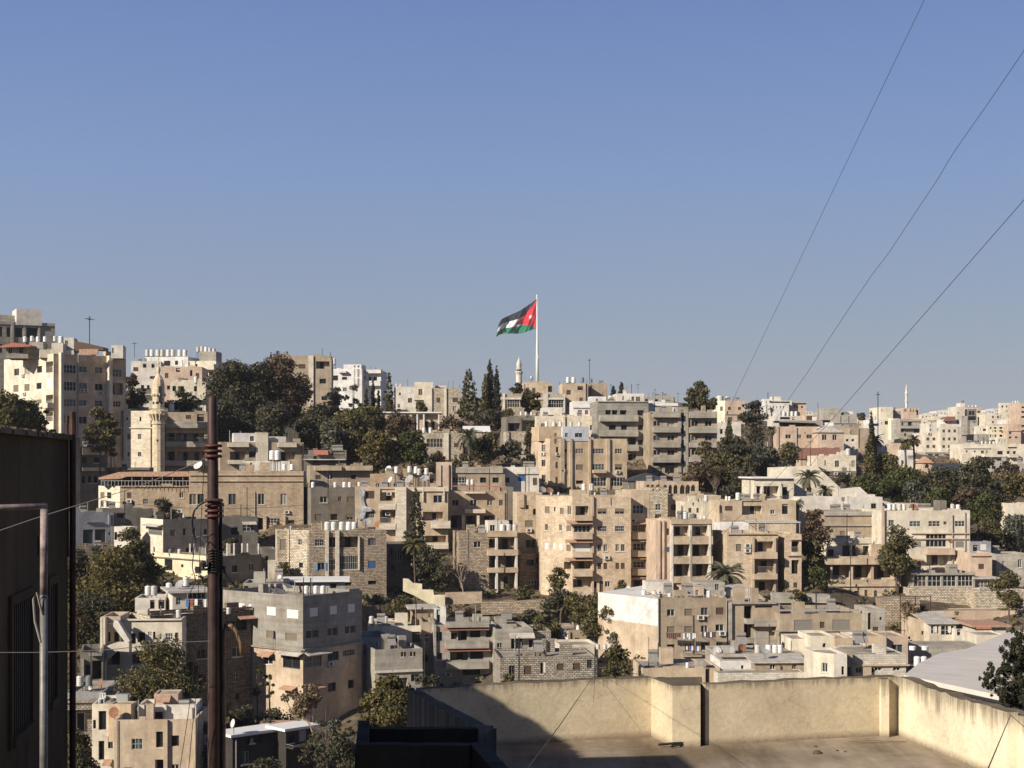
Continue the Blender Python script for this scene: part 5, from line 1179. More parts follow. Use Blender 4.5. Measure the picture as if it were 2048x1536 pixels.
room('brick balcony house', (1012, 1027), (974, 1040), 1, 'dgrey', 'S 1026-1031 980-1000', D=6)
H('ladder stone house', 'narrow rough stone house in the gap left of the big sand flats', (1034, 1084), (985, 1110), 250, 5, 'sands', 'd 1066-1072 1018-1030; D 1052-1058 1010-1018; v 1038-1048 988-1015; g 1052-1070 1080-1096; D 1074-1080 1076-1090', D=8)
H('column balcony house', 'stone house with a white framed balcony tower and three roof tanks in the centre', (918, 1034), (1066, 1195), 240, 8, 'rub',
  'w 948-961 1083-1096; f 975-1034 1062-1074; o 978-991 1078-1096; o 996-1029 1076-1100; o 978-1029 1112-1136; o 978-1029 1145-1180; b 974-1034 1099-1111; b 974-1034 1135-1145; vW 990-994 1076-1185; vW 1029-1033 1076-1185', trim='sand', D=10)
tanks('the central balcony tower', [1005, 1018, 1030], 1064, 17, 'column balcony house', back=3)
room('column balcony house', (976, 1018), (1042, 1066), 3, 'offw', 'd 980-990 1050-1062', D=4)
H('dark gap flats', 'shaded brown wall and low terrace in the gap left of the big sand flats', (1034, 1120), (1108, 1190), 243, 25, 'brown', 'd 1053-1068 1120-1132; o 1072-1086 1118-1128; k 1056-1080 1161-1178', D=8)
# ---- centre: big sand flats and neighbours
H('big sand flats', 'big five storey sand stone flats with red canopied bay balconies in the centre', (1145, 1262), (993, 1190), 236, 5, 'sands',
  'h 1195-1214,1230-1249 1017-1028; g 1195-1214,1230-1249 1052-1063; w 1195-1203,1207-1215 1089-1103; w 1231-1239,1242-1250 1089-1103; S 1195-1203,1207-1215,1231-1239,1242-1250 1126-1138; d 1186-1194 1164-1176; D 1199-1207 1163-1185; w 1210-1220 1163-1174;'
  'o 1151-1177 1012-1031; b 1148-1183 1030-1041; k 1148-1181 1051-1065; b 1146-1183 1065-1078; c 1132-1184 1042-1048; c 1130-1184 1080-1085; W 1150-1180 1087-1104; b 1144-1183 1104-1114; c 1130-1184 1116-1121; o 1148-1181 1122-1138; b 1144-1183 1140-1152; o 1146-1182 1158-1175; v 1183-1187 993-1185; p 1220-1221 995-1010;'
  'Ls 1090-1099 1014-1028; Ls 1120-1128 1016-1029; Ld 1108-1111 1015-1024; Lw 1135-1142 1012-1030; Lw 1090-1096,1118-1124 1050-1062; Lw 1133-1142 1051-1064; LW 1089-1096,1106-1111,1118-1125 1088-1100; Ls 1133-1142 1090-1103; Lo 1128-1142 1124-1139; A 1209-1218 1112-1119', xl=1082, side='sands', trim='sand', D=13)
H('bay side flats', 'narrow right hand bay of the sand flats with enclosed balconies and thin canopies', (1261, 1299), (980, 1190), 239, 4, 'sand',
  'k 1265-1287 1010-1027; g 1264-1289 1050-1063; k 1266-1288 1087-1101; k 1266-1288 1123-1136; c 1261-1301 1045-1048; c 1261-1301 1079-1083; c 1261-1301 1114-1118; c 1260-1301 1152-1156; b 1262-1297 1064-1078; b 1262-1297 1101-1113; b 1262-1297 1137-1150; o 1262-1290 1160-1180; A 1264-1270 1040-1045; A 1263-1270 1106-1112', trim='tan', D=10)
tanks('the big sand flats', [1168, 1183], 981, 15, 'big sand flats', back=5)
tanks('the left corner of the big sand flats', [1103, 1117, 1190], 991, 7, 'big sand flats', back=4)
dish('dark dish at the left corner of the big sand flats roof', 1085, 980, 16, 246, 30, 40, 'g'); dish('rusty dish second from left on the big sand flats roof', 1099, 982, 16, 246, 20, 40, 'r')
room('big sand flats', (1145, 1170), (980, 996), 4, 'sand', '', D=4)
H('green arch hall', 'sand hall with a row of green pointed arch windows and white frames', (1288, 1397), (963, 1000), 284, 4, 'sand', 'a 1293-1299,1302-1308,1312-1320 969-975; a 1326-1334,1337-1344,1347-1355 969-988; a 1360-1369,1371-1380,1382-1390 969-988', D=10, trim='sand')
H('dark hip house', 'house with a dark bluish hipped roof behind the arch hall', (1256, 1345), (962, 1000), 296, 4, 'dgrey', '', D=11, roof=('hip', 'dark', 1.6))
H('twin hole house', 'rough stone house with two round vents and a white barred window, below the green arches', (1300, 1335), (975, 1060), 262, 4, 'rubl', 'd 1305-1308,1318-1321 978-981; g 1311-1321 1008-1020; v 1333-1335 990-1030', D=9)
H('arch terrace row', 'low tan terrace house under the green arches with a white barred window', (1335, 1442), (991, 1060), 263, 4, 'sand', 'g 1341-1352 1009-1020; D 1367-1371 1010-1018; d 1395-1402 1012-1022', D=7, ph=.3)
H('middle link house', 'sand house filling between the big sand flats and the twin vent house', (1243, 1300), (981, 1060), 262, 4, 'rubl', 'p 1297-1299 985-1050; k 1265-1287 1010-1026', D=8)
H('brown shutter villa', 'cream villa with two brown shuttered windows behind the white columned balconies', (1371, 1442), (1004, 1070), 252, 4, 'cream', 'S 1377-1383,1393-1398 1016-1026; s 1430-1434 1017-1029; d 1385-1387 1005-1011', D=9)
H('flat tan villa', 'flat tan villa block with a recessed shaded porch and long white eave', (1440, 1592), (1001, 1070), 247, 3, 'sand', 'S 1450-1466 1012-1022; o 1484-1524 1002-1030; w 1541-1549 1020-1028; d 1564-1576 1008-1028; f 1440-1592 1040-1045; s 1395-1430 1050-1060', D=9, trim='tan')
H('white door strip', 'bright white wall with an arched door left of the pergola roof', (1440, 1497), (1046, 1075), 238, 3, 'white', 'D 1473-1478 1054-1064; N 1456-1467 1057-1064', D=5)
tanks('the porch villa, beside the porch', [1476], 1000, 16, 'flat tan villa', back=2)
tanks('the small terrace left of the porch villa', [1453, 1459], 1001, 9, 'flat tan villa', back=2)
tanks('the roof below the green arches', [1412], 1003, 14, 'flat tan villa', back=-2)
H('porch villa', 'cream villa with a white columned porch and balustrade right of the arch hall', (1508, 1588), (957, 1008), 272, 4, 'creams', 'o 1513-1521 973-996; o 1524-1557 972-996; d 1562-1575 974-990; vv 1521-1524,1557-1561 972-998; br 1510-1562 992-999; f 1510-1562 966-972', D=10, trim='offw', roof=('slab', 'white', .2))
H('column flats', 'four storey flats with white columned balconies and orange pilasters', (1342, 1424), (1039, 1190), 228, 4, 'sand',
  'o 1345-1377 1052-1072; o 1382-1415 1052-1072; o 1345-1377 1089-1112; o 1382-1415 1089-1112; o 1345-1377 1127-1152; o 1382-1415 1127-1152; o 1345-1377 1165-1185; o 1382-1415 1165-1185; b 1343-1423 1072-1088; b 1343-1423 1112-1127; b 1343-1423 1152-1165; vW 1340-1344,1377-1381,1415-1419 1050-1190; f 1342-1424 1039-1048', D=11, trim='sand', pr=1.1)
H('orange pilaster flats', 'orange ribbed side strip of the white columned flats', (1312, 1342), (1041, 1190), 229, 4, 'pink', 'v 1316-1320,1324-1328 1041-1190; S 1333-1338 1057-1070; B 1334-1339 1094-1104', D=10, trim='pink')
tanks('the white columned flats', [1371], 1038, 16, 'column flats', back=3)
tanks('the white columned flats, a boxy grey one', [1386], 1036, 9, 'column flats', grey=(1386,), back=3, wr=1.6)
tanks('the right end of the columned flats', [1402, 1409], 1038, 6, 'column flats', back=3)
H('right stone flats', 'stone flats with a projecting balcony tower and rooftop pergola', (1454, 1556), (1066, 1190), 226, 4, 'sands',
  'o 1508-1547 1083-1104; b 1504-1551 1104-1117; r 1509-1547 1121-1146; b 1504-1551 1147-1158; o 1508-1547 1163-1185; s 1472-1483 1088-1102; s 1473-1482 1127-1140; v 1503-1508,1547-1551 1075-1185; f 1454-1556 1066-1069; A 1491-1499 1088-1095; A 1491-1499 1098-1105', D=11, trim='sand')
H('right stone wing', 'stone right wing of the pergola flats with two open dark bays', (1570, 1603), (1068, 1190), 227, 4, 'sands', 'r 1583-1598 1083-1104; o 1583-1598 1120-1148; S 1587-1595 1165-1175; f 1580-1603 1078-1080; f 1575-1603 1110-1112', D=10)
mbx = MB(); q0 = P(1497, 1066, 227)
for i in range(7):
    q = P(1497 + i * 17, 1066, 227) - q0; mbx.box(q.x, 0, 0, q.x + .07, .07, 1.6)
q = P(1600, 1066, 227) - q0; mbx.box(-.1, -.1, 1.55, q.x + .1, 0, 1.65); mbx.box(-.1, 3, 1.75, q.x + .1, 3.1, 1.85)
for i in range(13): mbx.box(q.x * i / 12, 0, 1.62, q.x * i / 12 + .06, 3.2, 1.7)
o = mbx.build('pergola', FR_W, BLD['right stone flats']['root']); o.matrix_basis = BLD['right stone flats']['root'].matrix_basis.inverted() @ Matrix.Translation(q0)
# ---- right middle
poly('white_slope_wall', 'long bright white boundary wall stepping down the hill behind the palms at right', 'wall', [(1523, 1010), (1590, 996), (1678, 994), (1678, 978), (1720, 974), (1750, 1002), (1760, 1000), (1800, 1010), (1800, 1035), (1523, 1035)], 262, 1.2, WM('offw'))
poly('white_roof_slope', 'large sunlit cream sloping wall with a diagonal right edge behind the two right palms', 'wall', [(1540, 935), (1632, 931), (1680, 975), (1680, 995), (1540, 995)], 282, 3, WM('cream'))
H('parapet yard house', 'sunlit white yard wall and house below the sloping wall with a small barred door', (1600, 1765), (994, 1040), 256, 2, 'offw', 'g 1742-1752 1007-1022; N 1683-1690 980-988', D=6, ph=1.2)
H('brown frieze house', 'brown stone house with a rough stone frieze under a flat roof, right of centre', (1648, 1765), (1023, 1120), 243, 3, 'tan', 'g 1708-1719 1061-1073; s 1680-1690 1062-1070; f 1648-1762 1049-1052; f 1648-1765 1023-1031', D=10, trim='lgrey')
H('cream flats right', 'cream flats with a wide tinted strip windows and pink striped front at right', (1763, 1940), (1021, 1150), 238, 3, 'cream',
  'k 1819-1841 1042-1053; k 1857-1880,1910-1930 1042-1053; S 1887-1893 1043-1049; k 1852-1893 1068-1094; N 1824-1842 1083-1094; b 1850-1905 1096-1109; o 1853-1896 1110-1132; s 1824-1840 1121-1130; c 1820-1843 1119-1121; h 1912-1927 1122-1131; b 1850-1905 1134-1147; N 1911-1928 1083-1095; p 1903-1906 1030-1150; f 1822-1935 1077-1079; f 1822-1935 1066-1068; g 1777-1788 1040-1052; A 1820-1830 1131-1138; A 1832-1841 1136-1142; p 1929-1931 1025-1150; v 1763-1768 1012-1140', D=11, trim='pink')
tanks('the cream strip window flats', [1779, 1788, 1799, 1808, 1905, 1916], [1020, 1020, 1020, 1021, 1021, 1022], [14][0], 'cream flats right', back=3)
room('cream flats right', (1818, 1846), (1007, 1024), 4, 'pink', '', D=4)
dish('big rusty dish against the pink box on the cream strip window flats', 1826, 1017, 18, 241, 5, 15, 'r')
room('cream flats right', (1879, 1893), (1001, 1024), 3, 'dgrey', '', D=3)
dish('brown dish fixed by the balcony of the cream strip window flats', 1901, 1083, 10, 236, 20, 30, 'r')
H('cantilever house', 'old house with concrete frame terraces and three deep bays, below the brown frieze house', (1648, 1787), (1113, 1170), 232, 3, 'sand',
  'o 1660-1700 1131-1156; o 1705-1738 1131-1156; o 1743-1783 1131-1156; o 1650-1657 1136-1155; vv 1657-1661,1698-1702,1739-1743,1783-1786 1130-1168; b 1644-1788 1116-1128; b 1656-1795 1158-1169', D=10, trim='sand', ph=.3, pr=1.6)
H('upper loggia house', 'small upper storey with a checkered vent screen and brown doors over the three deep bays', (1654, 1742), (1076, 1118), 237, 3, 'creams', 'd 1655-1667 1099-1113; D 1706-1716,1724-1736 1104-1118; o 1703-1738 1092-1118; S 1685-1698 1091-1114; v 1699-1703,1738-1742 1088-1116; f 1670-1742 1077-1087', D=8)
H('lower old house', 'crumbling lower storey with five dark doorways on the terrace wall', (1660, 1798), (1168, 1215), 229, 3, 'sands', 'd 1683-1694 1183-1197; d 1708-1717 1182-1197; D 1729-1735 1180-1197; g 1748-1754 1181-1196; B 1768-1775 1180-1198; d 1667-1670 1187-1190; f 1656-1800 1168-1173', D=8)
H('glazed veranda house', 'long low veranda with dark glazed bays and white posts under the cream flats', (1826, 1950), (1146, 1180), 228, 3, 'lgrey', 'k 1828-1852 1151-1173; k 1856-1882,1886-1912 1151-1173; k 1916-1945 1151-1173; f 1822-1950 1146-1150', D=6, trim='lgrey')
H('rubble terrace wall', 'tall rough rubble retaining wall under the long veranda at right', (1818, 1960), (1176, 1220), 227, 3, 'rubl', '', D=5, cat='wall', name='retaining_wall', ph=.1)
H('long pink wall', 'long stained pinkish retaining wall running to the right edge', (1835, 2060), (1222, 1275), 220, 2, 'pink', 'p 1835-1837 1226-1260', D=4, cat='wall', name='retaining_wall', ph=.1)
H('upper rubble wall', 'pale rubble terrace wall left of the tree at the right edge', (1950, 2060), (1182, 1226), 225, 2, 'rubl', '', D=4, cat='wall', name='retaining_wall', ph=.1)
H('small sand house', 'small square sand house with one shuttered window right of the cream flats', (1941, 1984), (1106, 1165), 232, 3, 'pink', 'S 1957-1968 1128-1138; f 1941-1984 1111-1112', D=7)
H('blue window annex', 'low annex with white and blue framed windows beside the right tree', (1950, 1990), (1158, 1190), 229, 3, 'lgrey', 'k 1954-1982 1162-1175', D=5, roof=('slab', 'sheet', .2))
H('grey roofless house', 'grey rendered house with two white shuttered windows at the right edge', (1992, 2062), (1108, 1165), 236, 2, 'farg', 'w 2004-2010 1122-1140; w 2036-2044 1119-1136', D=7)
H('shed with door', 'tiny shaded shed with white corner posts above the small sand house', (1942, 1982), (1083, 1106), 238, 3, 'blueg', 'd 1946-1956 1090-1103; W 1960-1972 1088-1100', D=4)
H('yellow end wall', 'plain pale yellow wall end in the trees at the right edge', (2016, 2060), (1006, 1050), 262, 2, 'cream', '', D=5)

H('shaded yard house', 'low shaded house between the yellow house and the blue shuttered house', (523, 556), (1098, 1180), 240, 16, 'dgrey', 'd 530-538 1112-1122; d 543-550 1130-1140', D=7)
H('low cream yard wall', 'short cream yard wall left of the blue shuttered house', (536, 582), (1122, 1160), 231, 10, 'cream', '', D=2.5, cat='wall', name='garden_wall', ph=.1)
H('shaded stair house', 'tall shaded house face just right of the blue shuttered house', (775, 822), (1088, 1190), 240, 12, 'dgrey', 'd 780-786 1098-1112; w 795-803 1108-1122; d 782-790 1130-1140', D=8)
H('shaded ground row', 'dark shaded lower row behind the posts of the yellow house', (380, 470), (1072, 1115), 252, 14, 'dgrey', 'd 400-408 1080-1092; d 440-452 1082-1094', D=7)
H('shaded left row', 'shaded low stone row under the white garage house at left', (130, 240), (1098, 1150), 240, 18, 'brown', 'd 150-158 1108-1118', D=7)
# ---- right skyline, near to far
H('orange skyline house', 'small orange skyline house left of the umbrella shaped pine', (1450, 1490), (801, 845), 420, 6, 'pink', 'S 1456-1462,1476-1482 814-820; D 1454-1457 823-830; f 1450-1490 828-829', xl=1436, side='fary', D=9)
tanks('the orange skyline house, big round white one', [1440], 803, 13, 'orange skyline house', back=4, wr=1.1); tanks('the orange skyline house, smaller right one', [1455], 801, 9, 'orange skyline house', back=5, wr=1.0)
H('umbrella pine house', 'pale low house with arched plant wall under the umbrella pine', (1433, 1482), (845, 885), 365, 4, 'offw', 'd 1440-1446,1460-1466 858-868', D=8)
H('white arcade block', 'white skyline block with an arcade of small windows and a red roof canopy', (1530, 1578), (806, 850), 620, 4, 'white', 'd 1540-1542,1546-1548,1553-1555,1560-1562,1566-1568 812-817; d 1533-1535 808-826', D=14)
room('white arcade block', (1528, 1539), (798, 812), .3, 'white', 'd 1532-1534 802-808', D=5)
room('white arcade block', (1538, 1584), (801, 807), 2, 'cream', 'd 1542-1580 803-806', D=6)
room('white arcade block', (1545, 1562), (793, 802), 4, 'offw', '', D=5)
H('tan arcade wing', 'tan right wing of the white arcade block with a projecting flat roof', (1578, 1612), (806, 850), 625, 4, 'pink', 'd 1588-1591,1593-1596 809-816; d 1602-1606 812-816', D=12, roof=('slab', 'sheet', .4))
antenna('tall thin antenna pair on the white arcade block', 1536, 784, 800, 622, 0, 1, .15)
tanks('the low roof below the white arcade block', [1560, 1568, 1576, 1584, 1592], 832, 10, d=440)
H('low tank roof', 'low white roofed house carrying five tanks below the white arcade block', (1548, 1600), (832, 860), 438, 3, 'offw', 'k 1560-1580 834-839; d 1584-1590 835-840', D=9)
H('solar roof house', 'orange tan house with a glazed roof shelter and three square windows', (1553, 1634), (853, 925), 370, 4, 'pink', 'w 1571-1582,1593-1603,1613-1624 869-877; d 1609-1611 864-867; p 1591-1594 855-898; p 1557-1558 853-900', D=10)
poly('shelter_roof', '', '', [(1556, 841), (1640, 841), (1642, 853), (1630, 846), (1560, 844)], 371, 8, METAL, parent=BLD['solar roof house']['root'])
poly('shelter_glass', '', '', [(1560, 845), (1626, 845), (1626, 853), (1560, 853)], 374, .2, G_BLUE, parent=BLD['solar roof house']['root'])
H('hip roof pink house', 'pink house with a grey hipped roof and two white framed windows above the red roof', (1636, 1688), (865, 925), 366, 3, 'pink', 'w 1644-1654,1665-1674 869-880; d 1644-1655,1668-1679 895-898', D=10, roof=('hip', 'sheet', 1.8))
poly('sign_panel', '', '', [(1650, 845), (1667, 845), (1667, 852), (1650, 852)], 372, .3, SH_W, parent=BLD['hip roof pink house']['root'])
H('blank tan block', 'blank tan skyline block with dark vertical strips behind the grey hipped roof', (1666, 1714), (830, 880), 440, 3, 'farg', 'S 1681-1683,1697-1699 832-846; d 1684-1687,1699-1702 849-852; f 1640-1714 846-847', D=12)
room('blank tan block', (1647, 1682), (816, 840), 3, 'farg', 'S 1643-1646 817-823', D=8)
room('blank tan block', (1693, 1706), (823, 832), 3, 'white', '', D=5)
H('salmon row', 'row of salmon and cream skyline houses right of the five white tanks', (1611, 1640), (830, 860), 470, 3, 'pink', 'S 1613-1625,1627-1636 832-840', D=9)
H('pale row house', 'pale low house at the right of the salmon row', (1639, 1668), (832, 862), 460, 3, 'offw', 'd 1650-1655 836-841', D=9)
H('red roof villa', 'long house with a red tiled roof below the pink houses', (1600, 1690), (918, 960), 352, 3, 'pink', '', D=12, roof=('gable', 'tile', 2.7))
H('mosaic stone house', 'cream house with patchwork stone front and two dark windows right of the red tiled roof', (1634, 1712), (911, 950), 338, 3, 'creams', 'w 1670-1679,1703-1711 921-934; S 1649-1652 921-931; f 1634-1712 941-943', D=10)
tanks('the patchwork stone house', [1696], 911, 15, 'mosaic stone house', back=2)
H('ac base house', 'low dark glazed base with white air conditioners under the patchwork stone house', (1646, 1712), (942, 965), 335, 3, 'dgrey', 'A 1668-1674,1694-1700 945-950; d 1650-1665,1678-1690 945-952; b 1670-1712 956-962', D=8)
H('far stair house', 'cluttered small pale houses between the pink house and the tall cypress', (1688, 1716), (870, 915), 380, 4, 'cream', 'd 1692-1697,1703-1708 878-883; d 1692-1700 895-902; w 1704-1710 893-900', D=9)
H('grey wall block', 'plain brownish block behind the tall cypress, left of it', (1700, 1738), (856, 900), 400, 4, 'tan', 'd 1701-1703 862-868; p 1717-1718 858-895', D=9)
H('cream lump house', 'low cream skyline house with small windows left of the tall cypress', (1714, 1740), (841, 870), 520, 4, 'cream', 'd 1719-1722,1728-1731 847-852', D=9)
H('white balcony shed', 'white skyline house with a dark open balcony right of the tall cypress', (1741, 1762), (839, 870), 480, 3, 'white', 'd 1744-1758 847-852', D=8)
tanks('the white skyline shed by the mast', [1749], 840, 7, 'white balcony shed', back=2, wr=.9)
antenna('tall thin mast standing on the skyline left of the thin minaret', 1756, 783, 870, 470, 2, 1.0, .14)
H('big cream tower', 'tall cream block with a stepped top in front of the thin minaret', (1761, 1786), (814, 905), 500, 4, 'fary', 'd 1763-1765 844-849; d 1763-1765 818-822', D=12)
H('big cream tower step', 'cream lower step with four small windows attached to the tall cream block', (1786, 1799), (837, 905), 499, 4, 'fary', 'S 1776-1780,1788-1793 846-852; S 1788-1793 861-866', D=10, xl=1776)
room('big cream tower', (1772, 1802), (822, 840), 4, 'farg', '', D=6)
tanks('the tall cream block on the right skyline', [1776], 822, 8, 'big cream tower', back=3); tanks('the tall cream block, dark boxy pair', [1783, 1788], 822, 8, 'big cream tower', grey=(1783, 1788), back=4)
H('minaret block', 'pale skyline block around the foot of the thin minaret', (1806, 1838), (816, 850), 560, 3, 'pink', 'd 1808-1814 818-823; v 1818-1820,1824-1826,1829-1831 816-822; d 1833-1837 820-830', D=10)
H('grey balcony flats far', 'greyish flats with long balconies right of the tall cream block', (1800, 1842), (838, 905), 490, 3, 'lgrey', 'w 1803-1807 845-851; d 1816-1824 844-851; d 1802-1808 857-864; b 1800-1842 854-857; k 1828-1838 858-866; f 1800-1842 841-843', D=10)
H('yellow far block', 'pale yellow block with round vents on the right skyline', (1842, 1880), (836, 905), 520, 3, 'fary', 'd 1848-1851,1862-1865 844-848; d 1848-1851,1862-1865 854-857; d 1856-1880 841-842; d 1856-1880 851-852', D=12)
H('six window tower', 'tall pale stone tower with nine square windows, tallest of the right cluster', (1881, 1916), (848, 905), 450, 3, 'far', 'S 1885-1890,1896-1901,1907-1912 859-865; S 1885-1890,1896-1901,1907-1912 875-881; S 1885-1890,1896-1901,1907-1912 890-896; A 1896-1900 897-901', D=12, xb=1923)
room('six window tower', (1887, 1922), (839, 850), 3, 'white', 'w 1891-1894,1913-1919 842-847; d 1900-1902 843-848', D=6)
poly('red_pitched_roof', '', '', [(1888, 842), (1894, 833), (1911, 833), (1911, 842)], 452, 5, TILE, parent=BLD['six window tower']['root'])
H('four window flats', 'pale pinkish flats with four small square windows left of the nine window tower', (1850, 1880), (865, 905), 452, 3, 'far', 'S 1853-1859,1865-1871 875-881; S 1853-1859,1865-1871 890-896; v 1875-1880 865-905; A 1856-1860 866-869', D=10)
H('shop row', 'row of dark shop fronts with white pillars under the square window flats', (1850, 1922), (904, 930), 449, 3, 'farg', 'G 1856-1866,1870-1878,1888-1896,1898-1906,1911-1920 908-926; f 1850-1922 903-905', D=9, trim='offw')
H('rust stair tower', 'brownish concrete tower with rusty downpipes on the right skyline', (1923, 1954), (832, 905), 470, 3, 'farg', 'd 1925-1929 822-826; d 1945-1952 843-844; d 1945-1952 859-860; d 1924-1952 870-871; p 1934-1935,1937-1938 834-888; k 1936-1952 822-830', D=12)
room('rust stair tower', (1913, 1930), (813, 840), 4, 'far', 'd 1916-1919 824-828', D=8)
room('rust stair tower', (1921, 1930), (806, 816), 5, 'offw', '', D=4)
room('rust stair tower', (1935, 1953), (818, 835), 4, 'dgrey', 'k 1938-1950 822-830', D=6)
tanks('the brown tower on the right skyline', [1925], 808, 8, 'rust stair tower', grey=(1925,), back=6)
tanks('the orange slab behind the brown tower', [1938, 1945, 1952], 814, 4, d=520, wr=.9)
H('orange slab house', 'small orange house behind the brown tower', (1936, 1962), (815, 850), 518, 3, 'pink', 'd 1955-1960 822-828', D=9)
H('shade notch house', 'yellowish house with a dark shaded wall right of the brown tower', (1954, 1970), (826, 860), 500, 3, 'fary', 'd 1955-1966 834-851', D=8)
H('buff skyline block', 'buff block with shallow windows right of the yellowish notch house', (1970, 2006), (829, 870), 495, 3, 'cream', 'S 1984-1988,1994-1998 832-836; S 1984-1988 842-846; d 2000-2003 831-836', D=10)
H('pale top block', 'cream four window block near the right edge, highest there', (2001, 2026), (806, 850), 520, 3, 'fary', 'd 2003-2007,2012-2015,2019-2023 811-815; d 2013-2015,2019-2023 820-824; d 2016-2022 828-835', D=12, xb=2040)
tanks('the highest cream block at the right edge', [2026, 2031, 2036], 806, 5, 'pale top block', back=3)
H('edge stack flats', 'tan flats with dark stacked balconies cut by the right edge', (2040, 2070), (805, 910), 470, 2, 'pink', 'd 2043-2060 813-816; d 2043-2060 822-826; d 2043-2060 832-836; d 2043-2060 850-854; d 2043-2060 860-864', D=10)
H('white rooftops', 'small white houses with roof clutter between the buff block and the right edge flats', (2012, 2042), (838, 860), 480, 2, 'white', 'd 2016-2020,2032-2036 842-846', D=8)
H('peach small flats', 'peach house with four windows below the small white houses', (2016, 2042), (848, 905), 462, 2, 'pink', 'd 2018-2023 864-868; d 2018-2023 873-877; d 2030-2036 873-876; f 2016-2042 861-862', D=9)
H('lemon grid flats', 'pale lemon flats with a grid of tiny openings under the buff block', (1977, 2008), (851, 905), 466, 2, 'fary', 'w 1980-1983,1988-1993,1999-2005 854-858; d 1985-1987,1989-1993,1999-2005 860-864; d 1980-1983,1985-1987,1989-1993,1999-2005 869-874; d 2008-2013 862-866', D=9)
H('notched white house', 'small white house and dark garage left of the lemon grid flats', (1953, 1976), (852, 900), 468, 2, 'offw', 'd 1960-1962 855-860; G 1966-1975 857-862', D=8)
H('long arcade row', 'long pale two storey row with a tank lined roof near the right edge', (1924, 2060), (888, 930), 400, 2, 'cream', 'f 1927-1980 895-897; d 1932-1936,1948-1952 901-905; g 1962-1968,1972-1976 901-907; d 1995-2006 902-910; d 2014-2020,2026-2032 902-908; b 1966-2008 909-914; b 2016-2034 908-915; d 2016-2034 894-897; o 1990-2008 918-926', D=10, trim='offw')
tanks('the long pale row at right', [1964, 1972, 1980, 1987, 1994, 2001], 888, 6, 'long arcade row', back=2)
tanks('the roofs just above the long row', [1971, 1979, 1990], 888, 5, d=430)
H('lower white row', 'low white row and parked clutter behind the right hand conifer', (1980, 2060), (928, 955), 385, 2, 'farg', 'd 1984-1992,1998-2006,2030-2040 932-938', D=7, ph=.4)
H('tarp garden house', 'low white garden buildings behind the twin right palms', (1790, 1850), (919, 945), 372, 2, 'offw', 'k 1794-1799,1802-1808 921-928; d 1828-1836 922-928; v 1800-1802 919-930', D=6)
H('domed hut', 'small pale domed hut right of the white garden buildings', (1846, 1864), (926, 945), 366, 2, 'pink', 'a 1850-1858 928-936', D=5, roof=('hip', 'terra', 1.6))
H('dark slope roof', 'long dark sloping roof shadowed behind the garden trees at right', (1880, 1932), (938, 965), 350, 2, 'dgrey', 'f 1880-1932 955-963', D=7, trim='offw', roof=('shed', 'dark', 1.2))
H('salmon bottom house', 'salmon wall and white shed under the twin palms', (1786, 1802), (886, 920), 400, 2, 'pink', '', D=6)
H('white panel shed', 'white panelled sheds behind the twin palm trunks', (1801, 1828), (900, 922), 398, 2, 'white', 'd 1811-1813 902-920', D=6)
H('white mid house', 'white house with small square windows left of the twin palms', (1762, 1786), (880, 915), 410, 3, 'offw', 'd 1770-1773,1778-1780 890-896; R 1783-1786 884-905', D=8)
# procedural backdrop of far skyline houses, right half
FARL = ['farthest roof left of the porch like arcade skyline block', 'second farthest roof left of the white arcade skyline block', 'far roof peeping over the tan arcade wing', 'far roof right of the tan arcade wing above the salmon row', 'far pale roof right of the blank tan skyline block', 'farthest white roof just right of the thin minaret', 'second far roof right of the thin minaret', 'third far roof right of the thin minaret', 'fourth far roof right of the thin minaret', 'fifth far roof, left of the brown rusty pipe tower', 'far roof behind the yellowish notch house', 'white far roof right of the rusty pipe tower', 'off white far roof behind the buff skyline block', 'narrow white far roof left of the highest cream block', 'yellow far roof directly right of the rusty pipe tower', 'far roof hidden behind the white arcade skyline block', 'far roof left of the orange skyline house', 'yellow far roof at the foot of the thin minaret']
MIDL = ['small pale infill house above the square window flats', 'small house on the skyline left of the nine window tower', 'pale infill house left of the rusty pipe tower', 'grey infill house touching the rusty pipe tower', 'narrow infill house over the notched white house', 'shaded infill house under the highest cream block', 'grey low infill house right of the rusty pipe tower foot', 'cream infill house below the lemon grid flats', 'grey infill house left of the peach small flats', 'low grey house at the foot of the rusty pipe tower', 'slim pale infill house left of the four square windows flats', 'slim pink infill house below the slim pale one, left of the square window flats']
GRP = 'far houses along the skyline'
FARS = [(1500, 826, 22, 'white'), (1516, 815, 16, 'far'), (1605, 822, 20, 'far'), (1626, 826, 18, 'offw'), (1720, 836, 20, 'far'), (1842, 829, 22, 'offw'), (1858, 826, 20, 'far'), (1872, 822, 22, 'white'), (1888, 820, 18, 'far'), (1900, 818, 18, 'farg'), (1958, 824, 16, 'far'), (1970, 820, 20, 'white'), (1986, 817, 18, 'offw'), (1998, 818, 14, 'white'), (1946, 826, 20, 'fary'), (1560, 822, 22, 'offw'), (1440, 828, 18, 'offw'), (1835, 834, 18, 'fary')]
for i, (x, y, w, m) in enumerate(FARS):
    H(f'far house {i}', FARL[i], (x, x + w), (y, y + 30), 760 + 14 * i, 3, m, f'd {x+3}-{x+5},{x+w*.45}-{x+w*.45+2},{x+w-5}-{x+w-3} {y+3}-{y+6},{y+9}-{y+12}', D=12, group=GRP, name='house')
